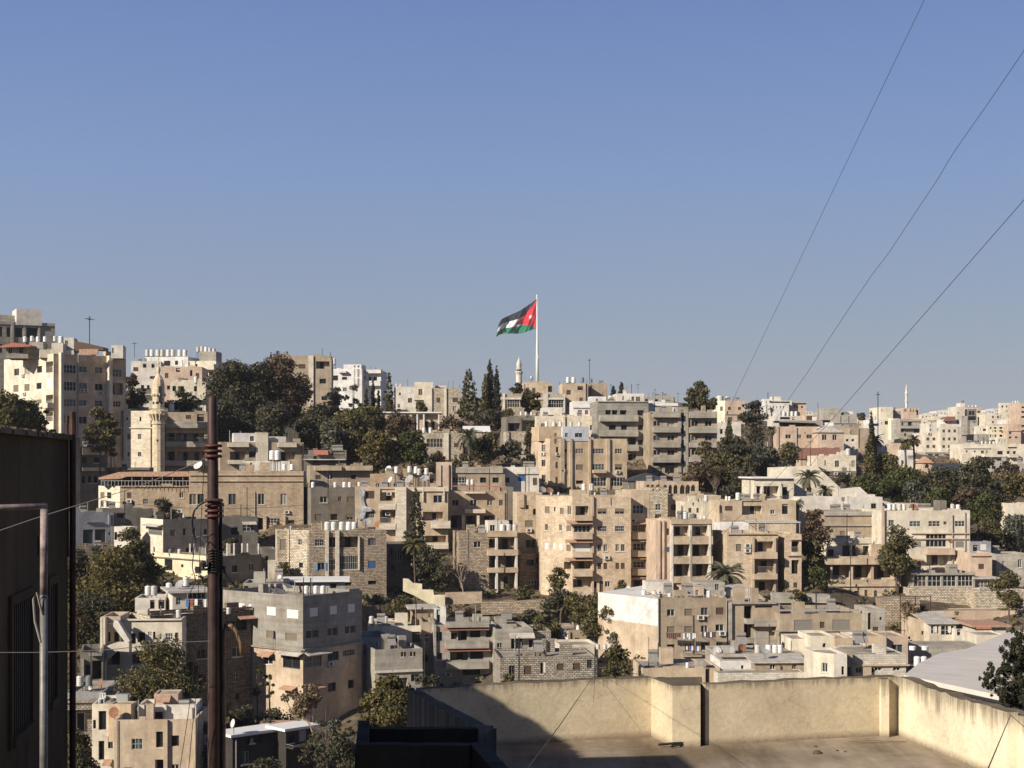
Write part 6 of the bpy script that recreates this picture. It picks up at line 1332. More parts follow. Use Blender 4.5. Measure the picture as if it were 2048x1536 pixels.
# fill of small terraces in the mid right cluster
MIDS = [(1858, 846, 22, 470, 'offw'), (1868, 833, 18, 540, 'far'), (1893, 829, 20, 545, 'offw'), (1905, 826, 12, 560, 'farg'), (1962, 838, 10, 510, 'offw'), (2005, 838, 14, 500, 'dgrey'), (1954, 868, 24, 455, 'farg'), (1996, 876, 18, 455, 'cream'), (2008, 848, 10, 475, 'lgrey'), (1936, 884, 26, 440, 'lgrey'), (1842, 866, 9, 465, 'offw'), (1845, 884, 10, 455, 'pink')]
for i, (x, y, w, d, m) in enumerate(MIDS):
    H(f'mid far house {i}', MIDL[i], (x, x + w), (y, y + 32), d, 3, m, f'd {x+2}-{x+4.5},{x+w-5}-{x+w-2.5} {y+3}-{y+7},{y+12}-{y+16}', D=9, group='infill houses of the right cluster', name='house')

# ---- lower rows
H('grey corner flats', 'tall grey concrete corner flats with white boarded windows and a fully shaded right side', (606, 724), (1192, 1460), 186, 52, 'grey',
  'LW 533-551 1219-1237; LW 573-596 1221-1239; LW 475-489,496-503 1217-1226; Ls 533-548 1268-1282; Ls 571-594 1269-1284; Lw 526-545 1322-1336; Lg 566-600 1317-1340; Lc 524-549 1312-1320; Lcw 560-608 1306-1312; Lw 574-592 1385-1398; Lc 568-595 1376-1382; Lf 446-606 1301-1304; W 620-636,660-674,696-710 1218-1236; w 612-638,655-675,690-712 1262-1280; g 609-643 1315-1337; g 655-677 1312-1330; g 686-710 1312-1325; cw 607-654 1306-1312; d 616-628,656-672,696-708 1375-1392; c 614-642 1375-1380; f 606-724 1298-1301; A 655-663 1332-1340',
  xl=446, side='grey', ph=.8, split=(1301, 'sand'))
# its sunlit left wall
for sp in ():
    pass
H('roof shed grey', 'ruined grey rooftop parapet and sheds on top of the grey corner flats', (486, 572), (1166, 1200), 206, 4, 'lgrey', 'd 488-497 1172-1186; d 532-558 1175-1188; S 511-515 1176-1180', D=7, anchor=False, ph=.3, fd=5)
H('roof sheds right', 'shaded rooftop sheds under a pale sheet roof behind the three tanks of the grey flats', (571, 690), (1164, 1195), 212, 6, 'blueg', 'd 573-585 1168-1188; d 596-606 1168-1186; d 660-672 1168-1178', D=6, roof=('slab', 'white', .3), anchor=False, fd=5)
tanks('the grey corner flats', [613, 632, 646], 1187, 17, 'grey corner flats', back=10)
dish('small white dish on the ruined parapet of the grey flats', 559, 1154, 9, 205, -20, 20, 'w')
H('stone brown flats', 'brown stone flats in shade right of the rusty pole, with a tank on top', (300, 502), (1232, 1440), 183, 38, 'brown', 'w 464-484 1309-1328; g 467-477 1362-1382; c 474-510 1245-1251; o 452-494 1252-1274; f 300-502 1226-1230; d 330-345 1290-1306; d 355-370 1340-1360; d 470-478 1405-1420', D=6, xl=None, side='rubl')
tanks('the brown stone flats right of the rusty pole', [457], 1228, 14, 'stone brown flats', back=2); tanks('the brown stone flats left of the rusty pole', [357], 1235, 17, 'stone brown flats', back=2)
H('sunlit stair house', 'cream house with a diagonal outside stair and tall twin pilasters at lower left', (240, 364), (1238, 1400), 182, 4, 'cream', 'k 296-304 1264-1272; d 306-310 1264-1278; o 275-290 1265-1285; d 262-272 1267-1288; k 331-346 1267-1280; D 350-356 1266-1285; f 240-364 1238-1241; S 272-290 1232-1236', D=7, ph=.5)
H('twin pilaster house', 'house end with two tall bright pilasters at lower left', (204, 241), (1233, 1420), 181, 4, 'sand', 'vv 204-209,210-214 1233-1370; d 216-220,228-238 1264-1284; f 204-241 1246-1248; o 216-240 1300-1330', D=6, trim='cream')
poly('outside_stair', '', '', [(228, 1240), (236, 1242), (260, 1282), (252, 1287), (226, 1252)], 179.5, 1.2, WM('offw'), parent=BLD['twin pilaster house']['root'])
poly('stair_landing', '', '', [(214, 1292), (232, 1286), (258, 1286), (258, 1304), (233, 1302), (214, 1320)], 179.2, 1.4, WM('cream'), parent=BLD['twin pilaster house']['root'])
H('roof rooms house', 'white rooftop rooms with barred terrace below the yellow house', (270, 330), (1196, 1232), 196, 6, 'offw', 'd 300-310,330-343 1200-1218', D=6, ph=.5)
H('barred terrace house', 'dark barred terrace house hung with washing beside the rusty pole', (345, 414), (1186, 1235), 194, 20, 'offw', 'k 376-412 1186-1222; g 352-362 1196-1210', D=7, roof=('slab', 'sheet', .3))
tanks('the roof below the yellow house', [338, 362, 372], [1184, 1182, 1172], 20, d=200, grey=()); tanks('the tree shaded roof below the yellow house', [296, 308], 1190, 20, d=198)
dish('large black mesh dish by the tanks below the yellow house', 360, 1169, 20, 197, -30, 40, 'g')
mbx = MB(); q0 = P(372, 1214, 192)
for i, c in enumerate([1, 2, 0, 3, 0, 0, 2]):
    x = i * .55; w_ = .4; mbx.face([(x, -.02 * (i % 2), 0), (x + w_, 0, .02), (x + w_, 0, 1.0), (x, 0, 1.02)], None, c)
mbx.tube([(-.3, 0, 1.02), (4.2, 0, 1.0)], .015, 4)
o = mbx.build('washing_line', [SH_W, SH_BL, SH_R, G_DARK], None, q0); tag(o, 'washing hung along the barred terrace just left of the rusty pole', 'laundry')
H('stair side wall', 'low stone shed and gate in shade at the lower left corner of the town', (128, 222), (1402, 1475), 160, 6, 'rubg', 'o 134-190 1420-1468; f 128-222 1402-1406', D=7, ph=.2)
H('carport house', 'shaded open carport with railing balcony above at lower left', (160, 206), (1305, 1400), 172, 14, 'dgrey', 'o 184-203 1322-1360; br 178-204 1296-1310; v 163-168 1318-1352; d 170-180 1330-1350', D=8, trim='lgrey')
tanks('the low flat roof at lower left', [160, 178], 1372, 22, d=166, grey=(178,))
dish('rusty dish leaning at the foot of the twin pilasters', 202, 1366, 17, 166, -50, 20, 'r'); dish('tiny white dish on a thin pole left of the rusty leaning dish', 180, 1376, 8, 164, -10, 10, 'w')
utility_pole('thin pole between the tank pair and the rusty leaning dish at lower left', 182, 1285, 1390, 164, .06, False)
H('low flat roof', 'broad flat dark roof with a tank pair at lower left', (128, 205), (1385, 1420), 163, 3, 'blueg', '', D=9, ph=.3)
H('striped sand house', 'stained sand coloured house with dark streaks and ruined roof rooms at the bottom left', (228, 391), (1440, 1600), 150, 3, 'sand',
  'g 263-286 1478-1500; d 312-327 1464-1496; d 342-357 1472-1493; o 310-330 1520-1545; w 342-357 1530-1545; v 328-336,388-392 1440-1600; p 234-236 1440-1560', xl=None, D=8, ph=1.0, trim='sand')
H('striped house wing', 'narrow left wing of the stained sand house with open bays', (184, 240), (1408, 1600), 156, 2, 'cream', 'd 197-213 1422-1460; d 197-209 1482-1520; d 186-189 1440-1458; cw 209-225 1461-1470; g 216-225 1474-1496; c 208-225 1520-1528', D=6, ph=.3)
H('roof room left', 'ochre rooftop wall with a rusty disc on the stained sand house', (217, 262), (1408, 1445), 153.5, -4, 'ochre', '', D=1.0, anchor=False, ph=.1, fd=2)
dish('large rusty dish against the ochre rooftop wall at the bottom left', 229, 1425, 22, 152.5, -15, 10, 'r')
H('roof room right', 'ruined cream roof rooms with peeling paint on the stained sand house', (276, 392), (1410, 1445), 154.5, 3, 'offw', 'd 294-299 1412-1440; d 306-326 1424-1440; v 330-334 1410-1440', D=4, anchor=False, ph=.4, fd=3)
H('tiled hut', 'small tiled hut on top of the stained sand house', (308, 356), (1388, 1412), 157, 4, 'pink', 'c 312-342 1392-1402', D=3, anchor=False, ph=.1, fd=2)
tanks('the roof edge above the stained sand house', [228], 1414, 18, d=158, grey=(228,)); 
mbx = MB()
for x in (-.22, .22):
    for y in (-.2, .2): mbx.box(x - .025, y - .025, 0, x + .025, y + .025, .44 if y < 0 else .85)
mbx.box(-.25, -.24, .42, .25, .24, .46); mbx.box(-.25, .2, .5, -.16, .24, .86); mbx.box(.16, .2, .5, .25, .24, .86); mbx.box(-.05, .2, .5, .05, .24, .86); mbx.box(-.25, .2, .8, .25, .24, .88)
o = mbx.build('plastic_chair', SH_W, None, P(204, 1407, 156.8)); o.scale = (1.25, 1.25, 1.25); tag(o, 'white plastic chair on the roof of the stained sand house', 'chair')
o = MB(); o.box(-.6, -.4, 0, .6, .4, 1.1); o = o.build('water_box', simple('box_grey', (.33, .35, .34), .6), None, P(246, 1409, 158)); tag(o, 'grey square tank box on the roof of the stained sand house', 'tank')
H('bottom shed', 'dark shed with a white sheet roof at the bottom, right of the hooked conduit', (465, 560), (1474, 1600), 150, 42, 'shadeblk', 'd 492-524 1478-1496; w 500-508 1482-1492', D=2.6, roof=('slab', 'white', .1))  # near black walls here and on the next sheds stand for shade
H('bottom balcony shed', 'small shed with white roof and leaning balcony at the bottom left of centre', (572, 628), (1462, 1600), 152, 44, 'shadeblk', 'd 578-588 1474-1488; k 598-612 1466-1488; br 572-628 1488-1496', D=2.6, roof=('slab', 'white', .1))
H('bottom sheet roof', 'brown corrugated roof shed between the two white roofed sheds', (520, 600), (1466, 1540), 160, 3, 'shadeblk', '', D=4, roof=('shed', 'terra', .5))
dish('white dish turned away beside the white roofed shed at the bottom', 467, 1447, 18, 150, -55, 15, 'w')
# centre lower
H('tan tank house', 'low cream roof wall carrying four small tanks right of the grey corner flats', (735, 860), (1252, 1300), 205, 4, 'cream', 'a 790-806 1276-1290; g 824-856 1264-1286; d 742-750,756-764 1263-1272', D=10, ph=.4)
tanks('the low cream roof right of the grey flats', [743, 771], 1247, 16, 'tan tank house', back=4)
tanks('the back edge of the low cream roof', [801, 814], 1238, 11, d=214)
H('roof hut tan', 'small tan rooftop hut with a grey sheet roof left of the blue door hut', (824, 866), (1218, 1245), 210, 8, 'tan', 'S 826-832 1222-1238', D=4, roof=('slab', 'sheet', .3), anchor=False)
H('blue door hut', 'white rooftop hut with an open blue door', (868, 892), (1217, 1246), 209, 4, 'white', 'd 873-880 1219-1244', D=4, anchor=False)
H('blue grey wall house', 'blue grey plastered house wall in shade right of the grey corner flats', (724, 790), (1276, 1400), 196, 20, 'blueg', 'd 728-733 1300-1310', D=8, ph=1.0)
H('white edge house', 'grey house with a bright white left edge and dark paired openings', (750, 845), (1300, 1460), 190, 17, 'lgrey', 'd 802-807,820-825 1306-1316; S 808-813,827-831 1306-1316; g 822-838 1352-1366; o 752-815 1358-1380; f 750-845 1342-1346', D=7, trim='offw', ph=.4)
H('red balcony flats', 'grey flats with red canopies over two long balconies and a blue garage door', (868, 992), (1250, 1372), 200, 8, 'lgrey',
  'g 871-885 1264-1282; d 902-914 1266-1280; o 916-934 1262-1282; d 940-960,972-982 1260-1276; o 900-936 1305-1322; d 940-966 1302-1320; b 890-976 1281-1296; b 890-976 1322-1337; cr 888-976 1252-1260; cr 888-980 1294-1302; b 890-976 1242-1254; g 874-884 1306-1320; K 940-960 1355-1362; Q 966-988 1350-1364; d 925-960 1340-1352; A 890-903 1344-1354; v 868-872,984-992 1250-1370', D=10, trim='lgrey')
H('canopy bar house', 'tan house strip with barred window left of the red canopied balconies', (843, 870), (1244, 1372), 203, 6, 'tan', 'g 846-858 1268-1284; d 846-856 1310-1325', D=8)
H('ornate curved house', 'grey house with a white scalloped canopy and tall dark doorway', (990, 1066), (1258, 1340), 198, 8, 'lgrey', 'g 994-1004 1286-1306; d 1022-1046 1276-1312; d 1068-1076 1280-1296; cw 1018-1068 1268-1276', D=9)
H('rough side house', 'rough stone wing right of the scalloped canopy house', (1066, 1102), (1262, 1340), 200, 6, 'rubg', 'd 1076-1082 1288-1300', D=8)
H('rough stone row', 'long rough grey stone row with five shuttered windows behind the terrace parapet', (1000, 1193), (1316, 1400), 178, 6, 'rubg',
  'g 1018-1030 1332-1350; S 1048-1063 1333-1349; d 1081-1084 1327-1348; W 1086-1091 1325-1346; S 1114-1128,1146-1160 1329-1343; g 1174-1184 1322-1338; f 1000-1193 1358-1361', D=9, ph=.3)
H('tarp roof house', 'old stone house with a torn tarp shelter and three tanks', (1136, 1216), (1260, 1330), 205, 4, 'tan', 'd 1173-1208 1273-1288; S 1150-1158 1276-1282', xl=1120, side='offw', D=9, ph=.4)
tanks('the torn tarp house', [1149, 1157, 1168], [1247, 1261, 1261], [13][0] + 3, 'tarp roof house', back=4)
H('cream low terrace', 'low cream terrace wall in front of the torn tarp house', (1120, 1195), (1290, 1330), 192, 8, 'cream', 'S 1125-1138 1295-1304', D=6, ph=.3)
tanks('the terrace right of the torn tarp house', [1196, 1210, 1220], 1298, 10, d=186, wr=.8)
H('white side flats', 'grey tan four storey flats with washing lines and a huge bright white left wall', (1318, 1453), (1196, 1345), 192, 5, 'tan',
  'w 1334-1350 1219-1233; s 1369-1384 1218-1232; w 1402-1416 1216-1232; S 1432-1447 1216-1230; s 1334-1350,1369-1384 1253-1266; w 1402-1416 1252-1266; w 1431-1447 1250-1264; d 1334-1350 1289-1304; g 1370-1384 1287-1304; g 1402-1417,1432-1446 1286-1302; br 1362-1400 1300-1312; S 1336-1352 1322-1334; p 1315-1318 1196-1340; p 1385-1386 1230-1330; p 1452-1454 1200-1320; A 1441-1448 1266-1272; A 1398-1404 1230-1240', D=12, ph=.35)
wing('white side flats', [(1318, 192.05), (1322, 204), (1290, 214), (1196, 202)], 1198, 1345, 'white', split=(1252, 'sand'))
tanks('the white sided flats, shade striped group', [1288, 1309, 1340, 1352, 1368], [1195, 1197, 1196, 1196, 1195], 16, 'white side flats', back=6)
tanks('the right end of the white sided flats', [1417], 1195, 15, 'white side flats', back=4)
room('white side flats', (1293, 1343), (1164, 1196), 9, 'offw', 'S 1318-1322 1184-1194', D=4, t=3)
room('white side flats', (1363, 1408), (1174, 1198), 8, 'pink', 'S 1391-1397 1180-1192', D=4, t=3)
room('white side flats', (1388, 1450), (1165, 1197), 12, 'lgrey', 'K 1394-1402 1168-1176; d 1430-1438 1168-1180', D=4, t=3)
dish('dark round dish at the right end of the white sided flats roof', 1446, 1187, 12, 200, 10, 20, 'g')
dish('tiny white dish by the white rooftop wall, left', 1256, 1174, 6, 205, 0, 10, 'w')
mbx = MB(); rr = random.Random(3)
LM = [simple('cloth_dark', (.05, .04, .045), .9), simple('cloth_maroon', (.12, .04, .035), .9), simple('cloth_white', (.6, .6, .6), .9), simple('cloth_blue', (.08, .12, .22), .9)]
for k, (x0, x1, y0, y1, lab, cols) in enumerate([(1333, 1362, 1266, 1280, 'dark maroon washing under the leftmost window of the white sided flats', (0, 1, 1)), (1366, 1392, 1266, 1278, 'pale blue and white washing under the second window column of the white sided flats', (2, 3, 2)), (1404, 1432, 1264, 1276, 'black and white washing under the third window column of the white sided flats', (0, 2, 0)), (1372, 1398, 1292, 1304, 'mixed washing hung on the balcony of the white sided flats', (2, 1, 3))]):
    mbx = MB(); q = P(x0, y0, 190.9); q1 = P(x1, y0, 190.9); n = 7
    for i in range(n):
        xx = (q1.x - q.x) * i / n; ww = (q1.x - q.x) / n * .85; hh = (y1 - y0) / F * 191 * rr.uniform(.6, 1.1)
        mbx.face([(xx, 0, -hh), (xx + ww, -.05, -hh * .95), (xx + ww, 0, 0), (xx, 0, 0)], None, cols[i % 3])
    mbx.tube([(0, 0, 0), (q1.x - q.x, 0, 0)], .012, 4); mbx.box(-.02, 0, -.02, .02, .7, .02, 0); mbx.box(q1.x - q.x - .02, 0, -.02, q1.x - q.x + .02, .7, .02, 0)
    o = mbx.build('washing_line', LM, None, q); tag(o, lab, 'laundry')
H('brown workshop', 'dark brown stone workshop with grey patched panels and stepped concrete ledges', (1560, 1730), (1228, 1320), 190, 3, 'tan', 'N 1588-1625 1240-1262; N 1665-1700 1240-1262; N 1588-1620 1270-1290; f 1560-1732 1219-1222; f 1545-1732 1262-1263; S 1640-1650 1244-1256', D=12, trim='lgrey', ph=.4)
H('ledge concrete flats', 'unfinished concrete flats with deep black openings and jutting ledges, left of the brown workshop', (1463, 1560), (1208, 1320), 193, 4, 'tan', 'o 1488-1504 1212-1238; o 1488-1504 1248-1276; d 1510-1545 1210-1216; v 1456-1463 1205-1300; d 1490-1505 1286-1300; b 1504-1547 1238-1251; b 1504-1547 1276-1290; b 1488-1505 1236-1246; b 1488-1505 1274-1284; f 1458-1552 1204-1208', D=12, trim='lgrey', ph=.3, pr=1.5)
poly('sheet_roof_pitched', 'broad grey brown pitched sheet roof beside the dark dish of the white sided flats', 'shed roof', [(1452, 1180), (1500, 1176), (1535, 1200), (1540, 1206), (1456, 1206)], 205, 10, CANG)
H('grey side tower', 'small grey concrete tower with one tiny window right of the brown workshop', (1735, 1770), (1218, 1300), 188, 3, 'lgrey', 'd 1759-1764 1234-1241; S 1746-1757 1254-1268; d 1731-1738 1226-1260', D=6, ph=.3)
H('white wall yard', 'low bright white yard hut with a small door just behind the terrace', (1440, 1512), (1322, 1360), 168, 3, 'white', 'd 1482-1486 1331-1338', D=6, ph=.3)
H('sheet roof stone house', 'low stone house with grey sheet roof and two white windows behind the terrace', (1510, 1612), (1326, 1362), 166, 3, 'tan', 'w 1540-1550 1328-1341; w 1584-1593 1328-1341', D=5, roof=('shed', 'sheet', .3))
H('brick base', 'pale block wall under the white yard hut and the sheet roofed house', (1436, 1612), (1346, 1390), 163, 3, 'wblock', '', D=3, ph=.1, cat='wall', name='boundary_wall')
H('plain roof house', 'plain cream roof block with an open gap, left of the white yard hut', (1285, 1440), (1337, 1390), 165, 3, 'sand', 'd 1411-1420 1325-1355', D=8, ph=.2)
room('plain roof house', (1395, 1412), (1322, 1345), 1, 'lgrey', '', D=2)
tanks('the plain cream roof block', [1375], 1336, 12, 'plain roof house', back=2)
for i, (x, y) in enumerate(((1356, 1361), (1385, 1364))):
    mbx = MB(); mbx.tube([(-.6, 0, 0), (.6, .1, .02)], .2, 12); o = mbx.build('solar_cylinder', SH_G, None, P(x, y, 120)); tag(o, f'{["left", "right"][i]} of two grey cylinders lying just above the terrace parapet', 'cylinder')
dish('round beige dish standing alone by the washing of the white sided flats', 1433, 1301, 17, 172, 0, 10, 'w')
dish('dark dish seen edge on, right of the round beige one', 1466, 1299, 16, 171, -60, 10, 'g'); dish('rusty wide dish right of the edge-on dark one', 1483, 1297, 18, 173, 20, 15, 'r'); dish('black dish among the four tanks behind the terrace', 1530, 1305, 20, 168, 10, 55, 'g')
tanks('the roof behind the white yard hut', [1515, 1537, 1550, 1560], [1307, 1307, 1307, 1307], 19, d=172)
H('tank shelf house', 'flat roofed house carrying dishes and tanks behind the white yard hut', (1436, 1605), (1308, 1345), 170, 3, 'lgrey', 'd 1530-1545 1312-1318; f 1440-1540 1312-1314', D=8, ph=.15)
H('block wall house', 'pale block house with a porch and three small windows behind the terrace, right', (1706, 1812), (1309, 1375), 160, 3, 'wblock', 'w 1711-1724 1335-1346; w 1749-1764,1786-1800 1335-1343; f 1706-1818 1329-1332; v 1725-1741 1334-1375; d 1742-1748 1336-1346', D=8, trim='sand', ph=.1)
H('cream round corner', 'cream and white corner building with a grey parapet band behind the terrace', (1668, 1694), (1308, 1375), 158, 3, 'offw', 'd 1683-1688 1333-1350', xl=1627, side='cream', D=6, ph=.3)
H('shaded slit strip', 'narrow shaded strip with vertical pipes between the round corner and the block house', (1694, 1707), (1308, 1375), 159, 3, 'tan', 'd 1696-1702 1334-1350; p 1703-1705 1308-1370', D=5, ph=.2)
H('peeling cream house', 'cream house with an arched dark opening and peeling plaster behind the round corner', (1621, 1670), (1272, 1320), 172, 3, 'cream', 'a 1645-1652 1286-1298', D=6, ph=.3)
H('tan twin house', 'tan rooftop block right of the peeling cream house', (1670, 1706), (1277, 1320), 171, 3, 'sand', '', D=6, ph=.3)
H('white hut dark door', 'whitish hut with a wide dark doorway between two tan blocks', (1704, 1730), (1273, 1325), 173, 3, 'offw', 'd 1706-1726 1292-1308', D=5, ph=.3)
H('ochre stepped block', 'ochre block with a bright edge in the cluster behind the terrace', (1734, 1772), (1273, 1320), 172, 3, 'ochre', 'S 1762-1766 1288-1298', D=6, ph=.2)
H('salmon end block', 'salmon block at the right end of the low cluster behind the terrace', (1772, 1816), (1273, 1320), 173, 3, 'pink', '', D=6, ph=.2)
H('cream slab end', 'bright cream slab wall at the left of the peeling cream house', (1582, 1618), (1278, 1345), 174, 3, 'cream', '', D=5, ph=.1)
H('yard wall long', 'low shaded wall and clutter left of the yard of hanging sheets', (1816, 1955), (1290, 1330), 176, 3, 'farg', '', D=4, ph=.1, cat='wall', name='boundary_wall')
tanks('the yard behind the big grey roof, lying pair', [1825, 1850], 1300, 9, d=170, wr=1.5)
tanks('the left slope of the big grey roof', [1834, 1848], 1332, 21, d=140)
H('sand bare house', 'small sand house with sheeted balcony above the big grey roof', (1840, 1872), (1240, 1300), 200, 3, 'sand', 'd 1843-1846 1262-1270', D=8)
H('sheeted balcony house', 'cluttered house front with white and black hanging sheets under a grey roof', (1858, 1912), (1248, 1292), 198, 3, 'cream', 'k 1862-1878 1250-1268; k 1882-1908 1251-1270; W 1868-1874,1896-1902 1252-1266', D=7, roof=('shed', 'sheet', .8))
H('laundry wall yard', 'pale cluttered yard wall right of the hanging sheets', (1910, 1965), (1258, 1300), 197, 3, 'offw', 'W 1925-1932,1936-1944 1256-1268; d 1914-1922 1256-1268', D=5, ph=.4)
H('red roof shed', 'small pinkish shed with a bright red awning above the big grey roof', (1950, 2012), (1254, 1290), 194, 3, 'offw', 'k 1956-1966 1258-1266; cr 1948-1978 1250-1257', D=6, roof=('slab', 'terra', .2))
H('cream end shed', 'cream end wall just above the grey roof, left of the dark conifer', (1954, 2014), (1270, 1310), 182, 3, 'cream', '', D=5, ph=.2)
# big grey shed roof at the right
sh = empty('metal_shed', P(1812, 1360, 70)); c = P(1812, 1360, 70)
mb = MB(); a, b2, c2 = [Vector(v) for v in (P(1808, 1350, 72), P(2110, 1414, 57), P(1935, 1297, 108))]
nrm = (b2 - a).cross(c2 - a)
def onroof(px, py): r_ = P(px, py, 1.0); return r_ * (a.dot(nrm) / r_.dot(nrm))
rpts = [onroof(*q) for q in ((1808, 1350), (2110, 1414), (2110, 1246), (2010, 1266), (1935, 1297), (1880, 1306), (1838, 1326))]
mb.face([v - c for v in rpts], [(v.x, v.y) for v in rpts])
mb.face([a - c - Vector((0, 0, .22)), b2 - c - Vector((0, 0, .22)), b2 - c, a - c])
mb.build('roof', simple('grey_roof_sheet', (.66, .60, .52), .8, 0, .2, .12, .35), sh)
mb = MB(); w0, w1 = P(1830, 1372, 72.5), P(2120, 1460, 57.0)
mb.face([v - c for v in (w0 - Vector((0, 0, 6)), w1 - Vector((0, 0, 6)), w1 + Vector((0, 0, .9)), w0 + Vector((0, 0, .4)))], [(0, 0), (17, 0), (17, 4), (0, 4)]); mb.build('wall', WM('white'), sh)
mb = MB(); g0, g1 = a - Vector((.0, .25, .3)), b2 - Vector((0, .25, .3)); mb.tube([g0 - c, g1 - c], .08, 6)
for t in (.35, .55, .8): q = g0.lerp(g1, t) - c; mb.tube([q, q - Vector((0, -.3, 1.0))], .05, 5)
mb.build('gutter', IRON, sh); tag(sh, 'big pale grey sloping shed roof over a white wall at the lower right', 'shed')

# ---- walls and terraces in the middle
poly('cream_stepped_wall', 'bright cream garden wall stepping down to the right below the middle palm tree', 'wall', [(806, 1157), (817, 1158), (826, 1166), (844, 1168), (844, 1179), (866, 1180), (868, 1190), (890, 1190), (890, 1216), (868, 1214), (845, 1200), (826, 1190), (806, 1182)], 222, .5, WM('yellow'))
poly('rubble_terrace', 'rubble stone terrace wall under the shaded gardens in the centre', 'wall', [(962, 1206), (1090, 1200), (1090, 1224), (962, 1230)], 219, 2, WM('rub'))
poly('stone_garden_wall', 'low brown stone garden wall with an end pier left of the rubble terrace', 'wall', [(890, 1186), (964, 1184), (964, 1206), (890, 1210)], 223, 1.2, WM('tans'))
poly('scrap_terrace_wall', 'low grey terrace wall under the stone flats right of the palm', 'wall', [(1545, 1186), (1660, 1190), (1660, 1206), (1545, 1206)], 215, 2, WM('farg'))
poly('bramble_cliff', 'crumbling rocky bank beside the iron stair frame right of the brown workshop', 'rock', [(1764, 1200), (1840, 1195), (1838, 1290), (1776, 1296)], 210, 4, WM('rub'))
for i, (x, y, w_) in enumerate([(960, 1230, 6), (1012, 1238, 12)]):
    pass
mb = MB(); q = P(1013, 1256, 208); 
for z, wd in ((0, 1.9), (1.25, 1.5)): mb.box(-wd / 2, -.5, z, wd / 2, .5, z + .95); mb.box(-wd / 2 - .1, -.6, z + .95, wd / 2 + .1, .6, z + 1.05)
o = mb.build('water_box', SH_G, None, q); tag(o, 'stacked pair of grey box tanks on the roof left of the scrub in the centre', 'tank')
# iron stair frame tangled with stems
mb = MB(); q0 = P(1800, 1296, 206)
for x in (0, 2.1, 4.2): mb.box(x, 0, 0, x + .1, .1, 7.2)
for z in (0.6, 2.4, 4.2, 6.0, 7.1): mb.box(0, .101, z, 4.3, .18, z + .08)
mb.tube([(0, .05, .6), (2.1, .05, 2.4), (0, .05, 4.2), (2.1, .05, 6.0)], .05, 4)
o = mb.build('stair_scaffold', RUST, None, q0); tag(o, 'rusty iron stair frame tangled with dry stems right of the brown workshop', 'iron frame')
# ---------------------------------------------------------------- minarets and the flag
def minaret(label, px, prof, d, y1, mat, n=8, deck=None, name='minaret', holes=()):
    """prof: list of (y px, half width px); deck: indexes of y for balcony rails"""
    root = empty(name, P(px, y1, d)); k = 1 / F * d
    mb = MB(); pr_ = [(w * k, (y1 - y) * k) for y, w in prof]; mb.lathe(pr_[::-1], n); mb.build('shaft', mat, root)
    tag(root, label, 'minaret'); return root
MS = wallmat('minaret_stone', (.66, .56, .40), 'stone', .25, .9, .45)
m1 = minaret('cream stone minaret with a bulb dome and railed balcony at the left', 317, [(735, .3), (738, 2), (741, 3.5), (744, 2.2)] [:0] + [(748, 2.2), (750, 4), (754, 7), (760, 10.5), (768, 12), (776, 12.2), (786, 12.6), (787, 14.5), (790, 14.5), (793, 12.2), (812, 11.8), (818, 12), (822, 19), (823, 19), (826, 19), (828, 19), (833, 16), (840, 14), (846, 13), (846.5, 14.5), (848, 14.5), (850, 12.5), (945, 12.8)], 297, 945, MS, 12)
mb = MB(); k = 297 / F; mb.lathe([(.2 * k, 241 * k), (.8 * k, 225 * k), (.6 * k, 222 * k), (2.2 * k, 219 * k), (.8 * k, 215 * k), (1.0 * k, 213 * k), (3.5 * k, 210 * k), (4.5 * k, 205 * k), (3.2 * k, 200 * k), (2.2 * k, 196 * k)], 10); mb.build('finial', MS, m1, smooth=True)
mb = MB()
for i in range(16):
    a = i * math.pi / 8; mb.tube([(18.5 * k * math.cos(a), 18.5 * k * math.sin(a), 121 * k), (18.5 * k * math.cos(a), 18.5 * k * math.sin(a), 128 * k)], .05, 4)
    a2 = a + math.pi / 8; mb.tube([(18.5 * k * math.cos(a), 18.5 * k * math.sin(a), 128 * k), (18.5 * k * math.cos(a2), 18.5 * k * math.sin(a2), 128 * k)], .07, 4)
    mb.tube([(19 * k * math.cos(a), 19 * k * math.sin(a), 117 * k), (14 * k * math.cos(a), 14 * k * math.sin(a), 105 * k)], .16, 5)
    mb.tube([(14.5 * k * math.cos(a), 14.5 * k * math.sin(a), 156 * k), (12.5 * k * math.cos(a), 12.5 * k * math.sin(a), 152 * k)], .12, 4)
mb.build('railing', MS, m1)
mb = MB()
for a in (-2.3, -1.57, -.8):
    r_ = 11.7 * k; c_, s_ = math.cos(a), math.sin(a)
    mb.tube([(r_ * c_ * .9, r_ * s_ * .9, 139 * k), (r_ * c_ * 1.02, r_ * s_ * 1.02, 139 * k)], .28, 10)
mb.box(.3, -12.9 * k, 140 * k, .9, -11 * k, 172 * k); mb.box(-.1, -12.9 * k, 62 * k, .15, -12 * k, 66 * k); mb.build('opening', G_DARK, m1)
m2 = minaret('small white minaret with a pointed cone top beside the flagpole', 1038, [(712, .2), (717, 1), (722, 3), (728, 5), (729, 5.2), (736, 4.8), (737, 6), (738, 6), (739, 4.8), (742, 5), (743, 7.8), (745, 8.4), (747, 7), (750, 6), (780, 5.8)], 620, 780, WM('offw'), 12)
mb = MB(); k = 620 / F; mb.tube([(-3 * k, -6.6 * k, 39 * k), (-3 * k, -3 * k, 39 * k)], .35, 8); mb.tube([(1.5 * k, -6.6 * k, 39 * k), (1.5 * k, -3 * k, 39 * k)], .35, 8); mb.build('opening', G_DARK, m2)
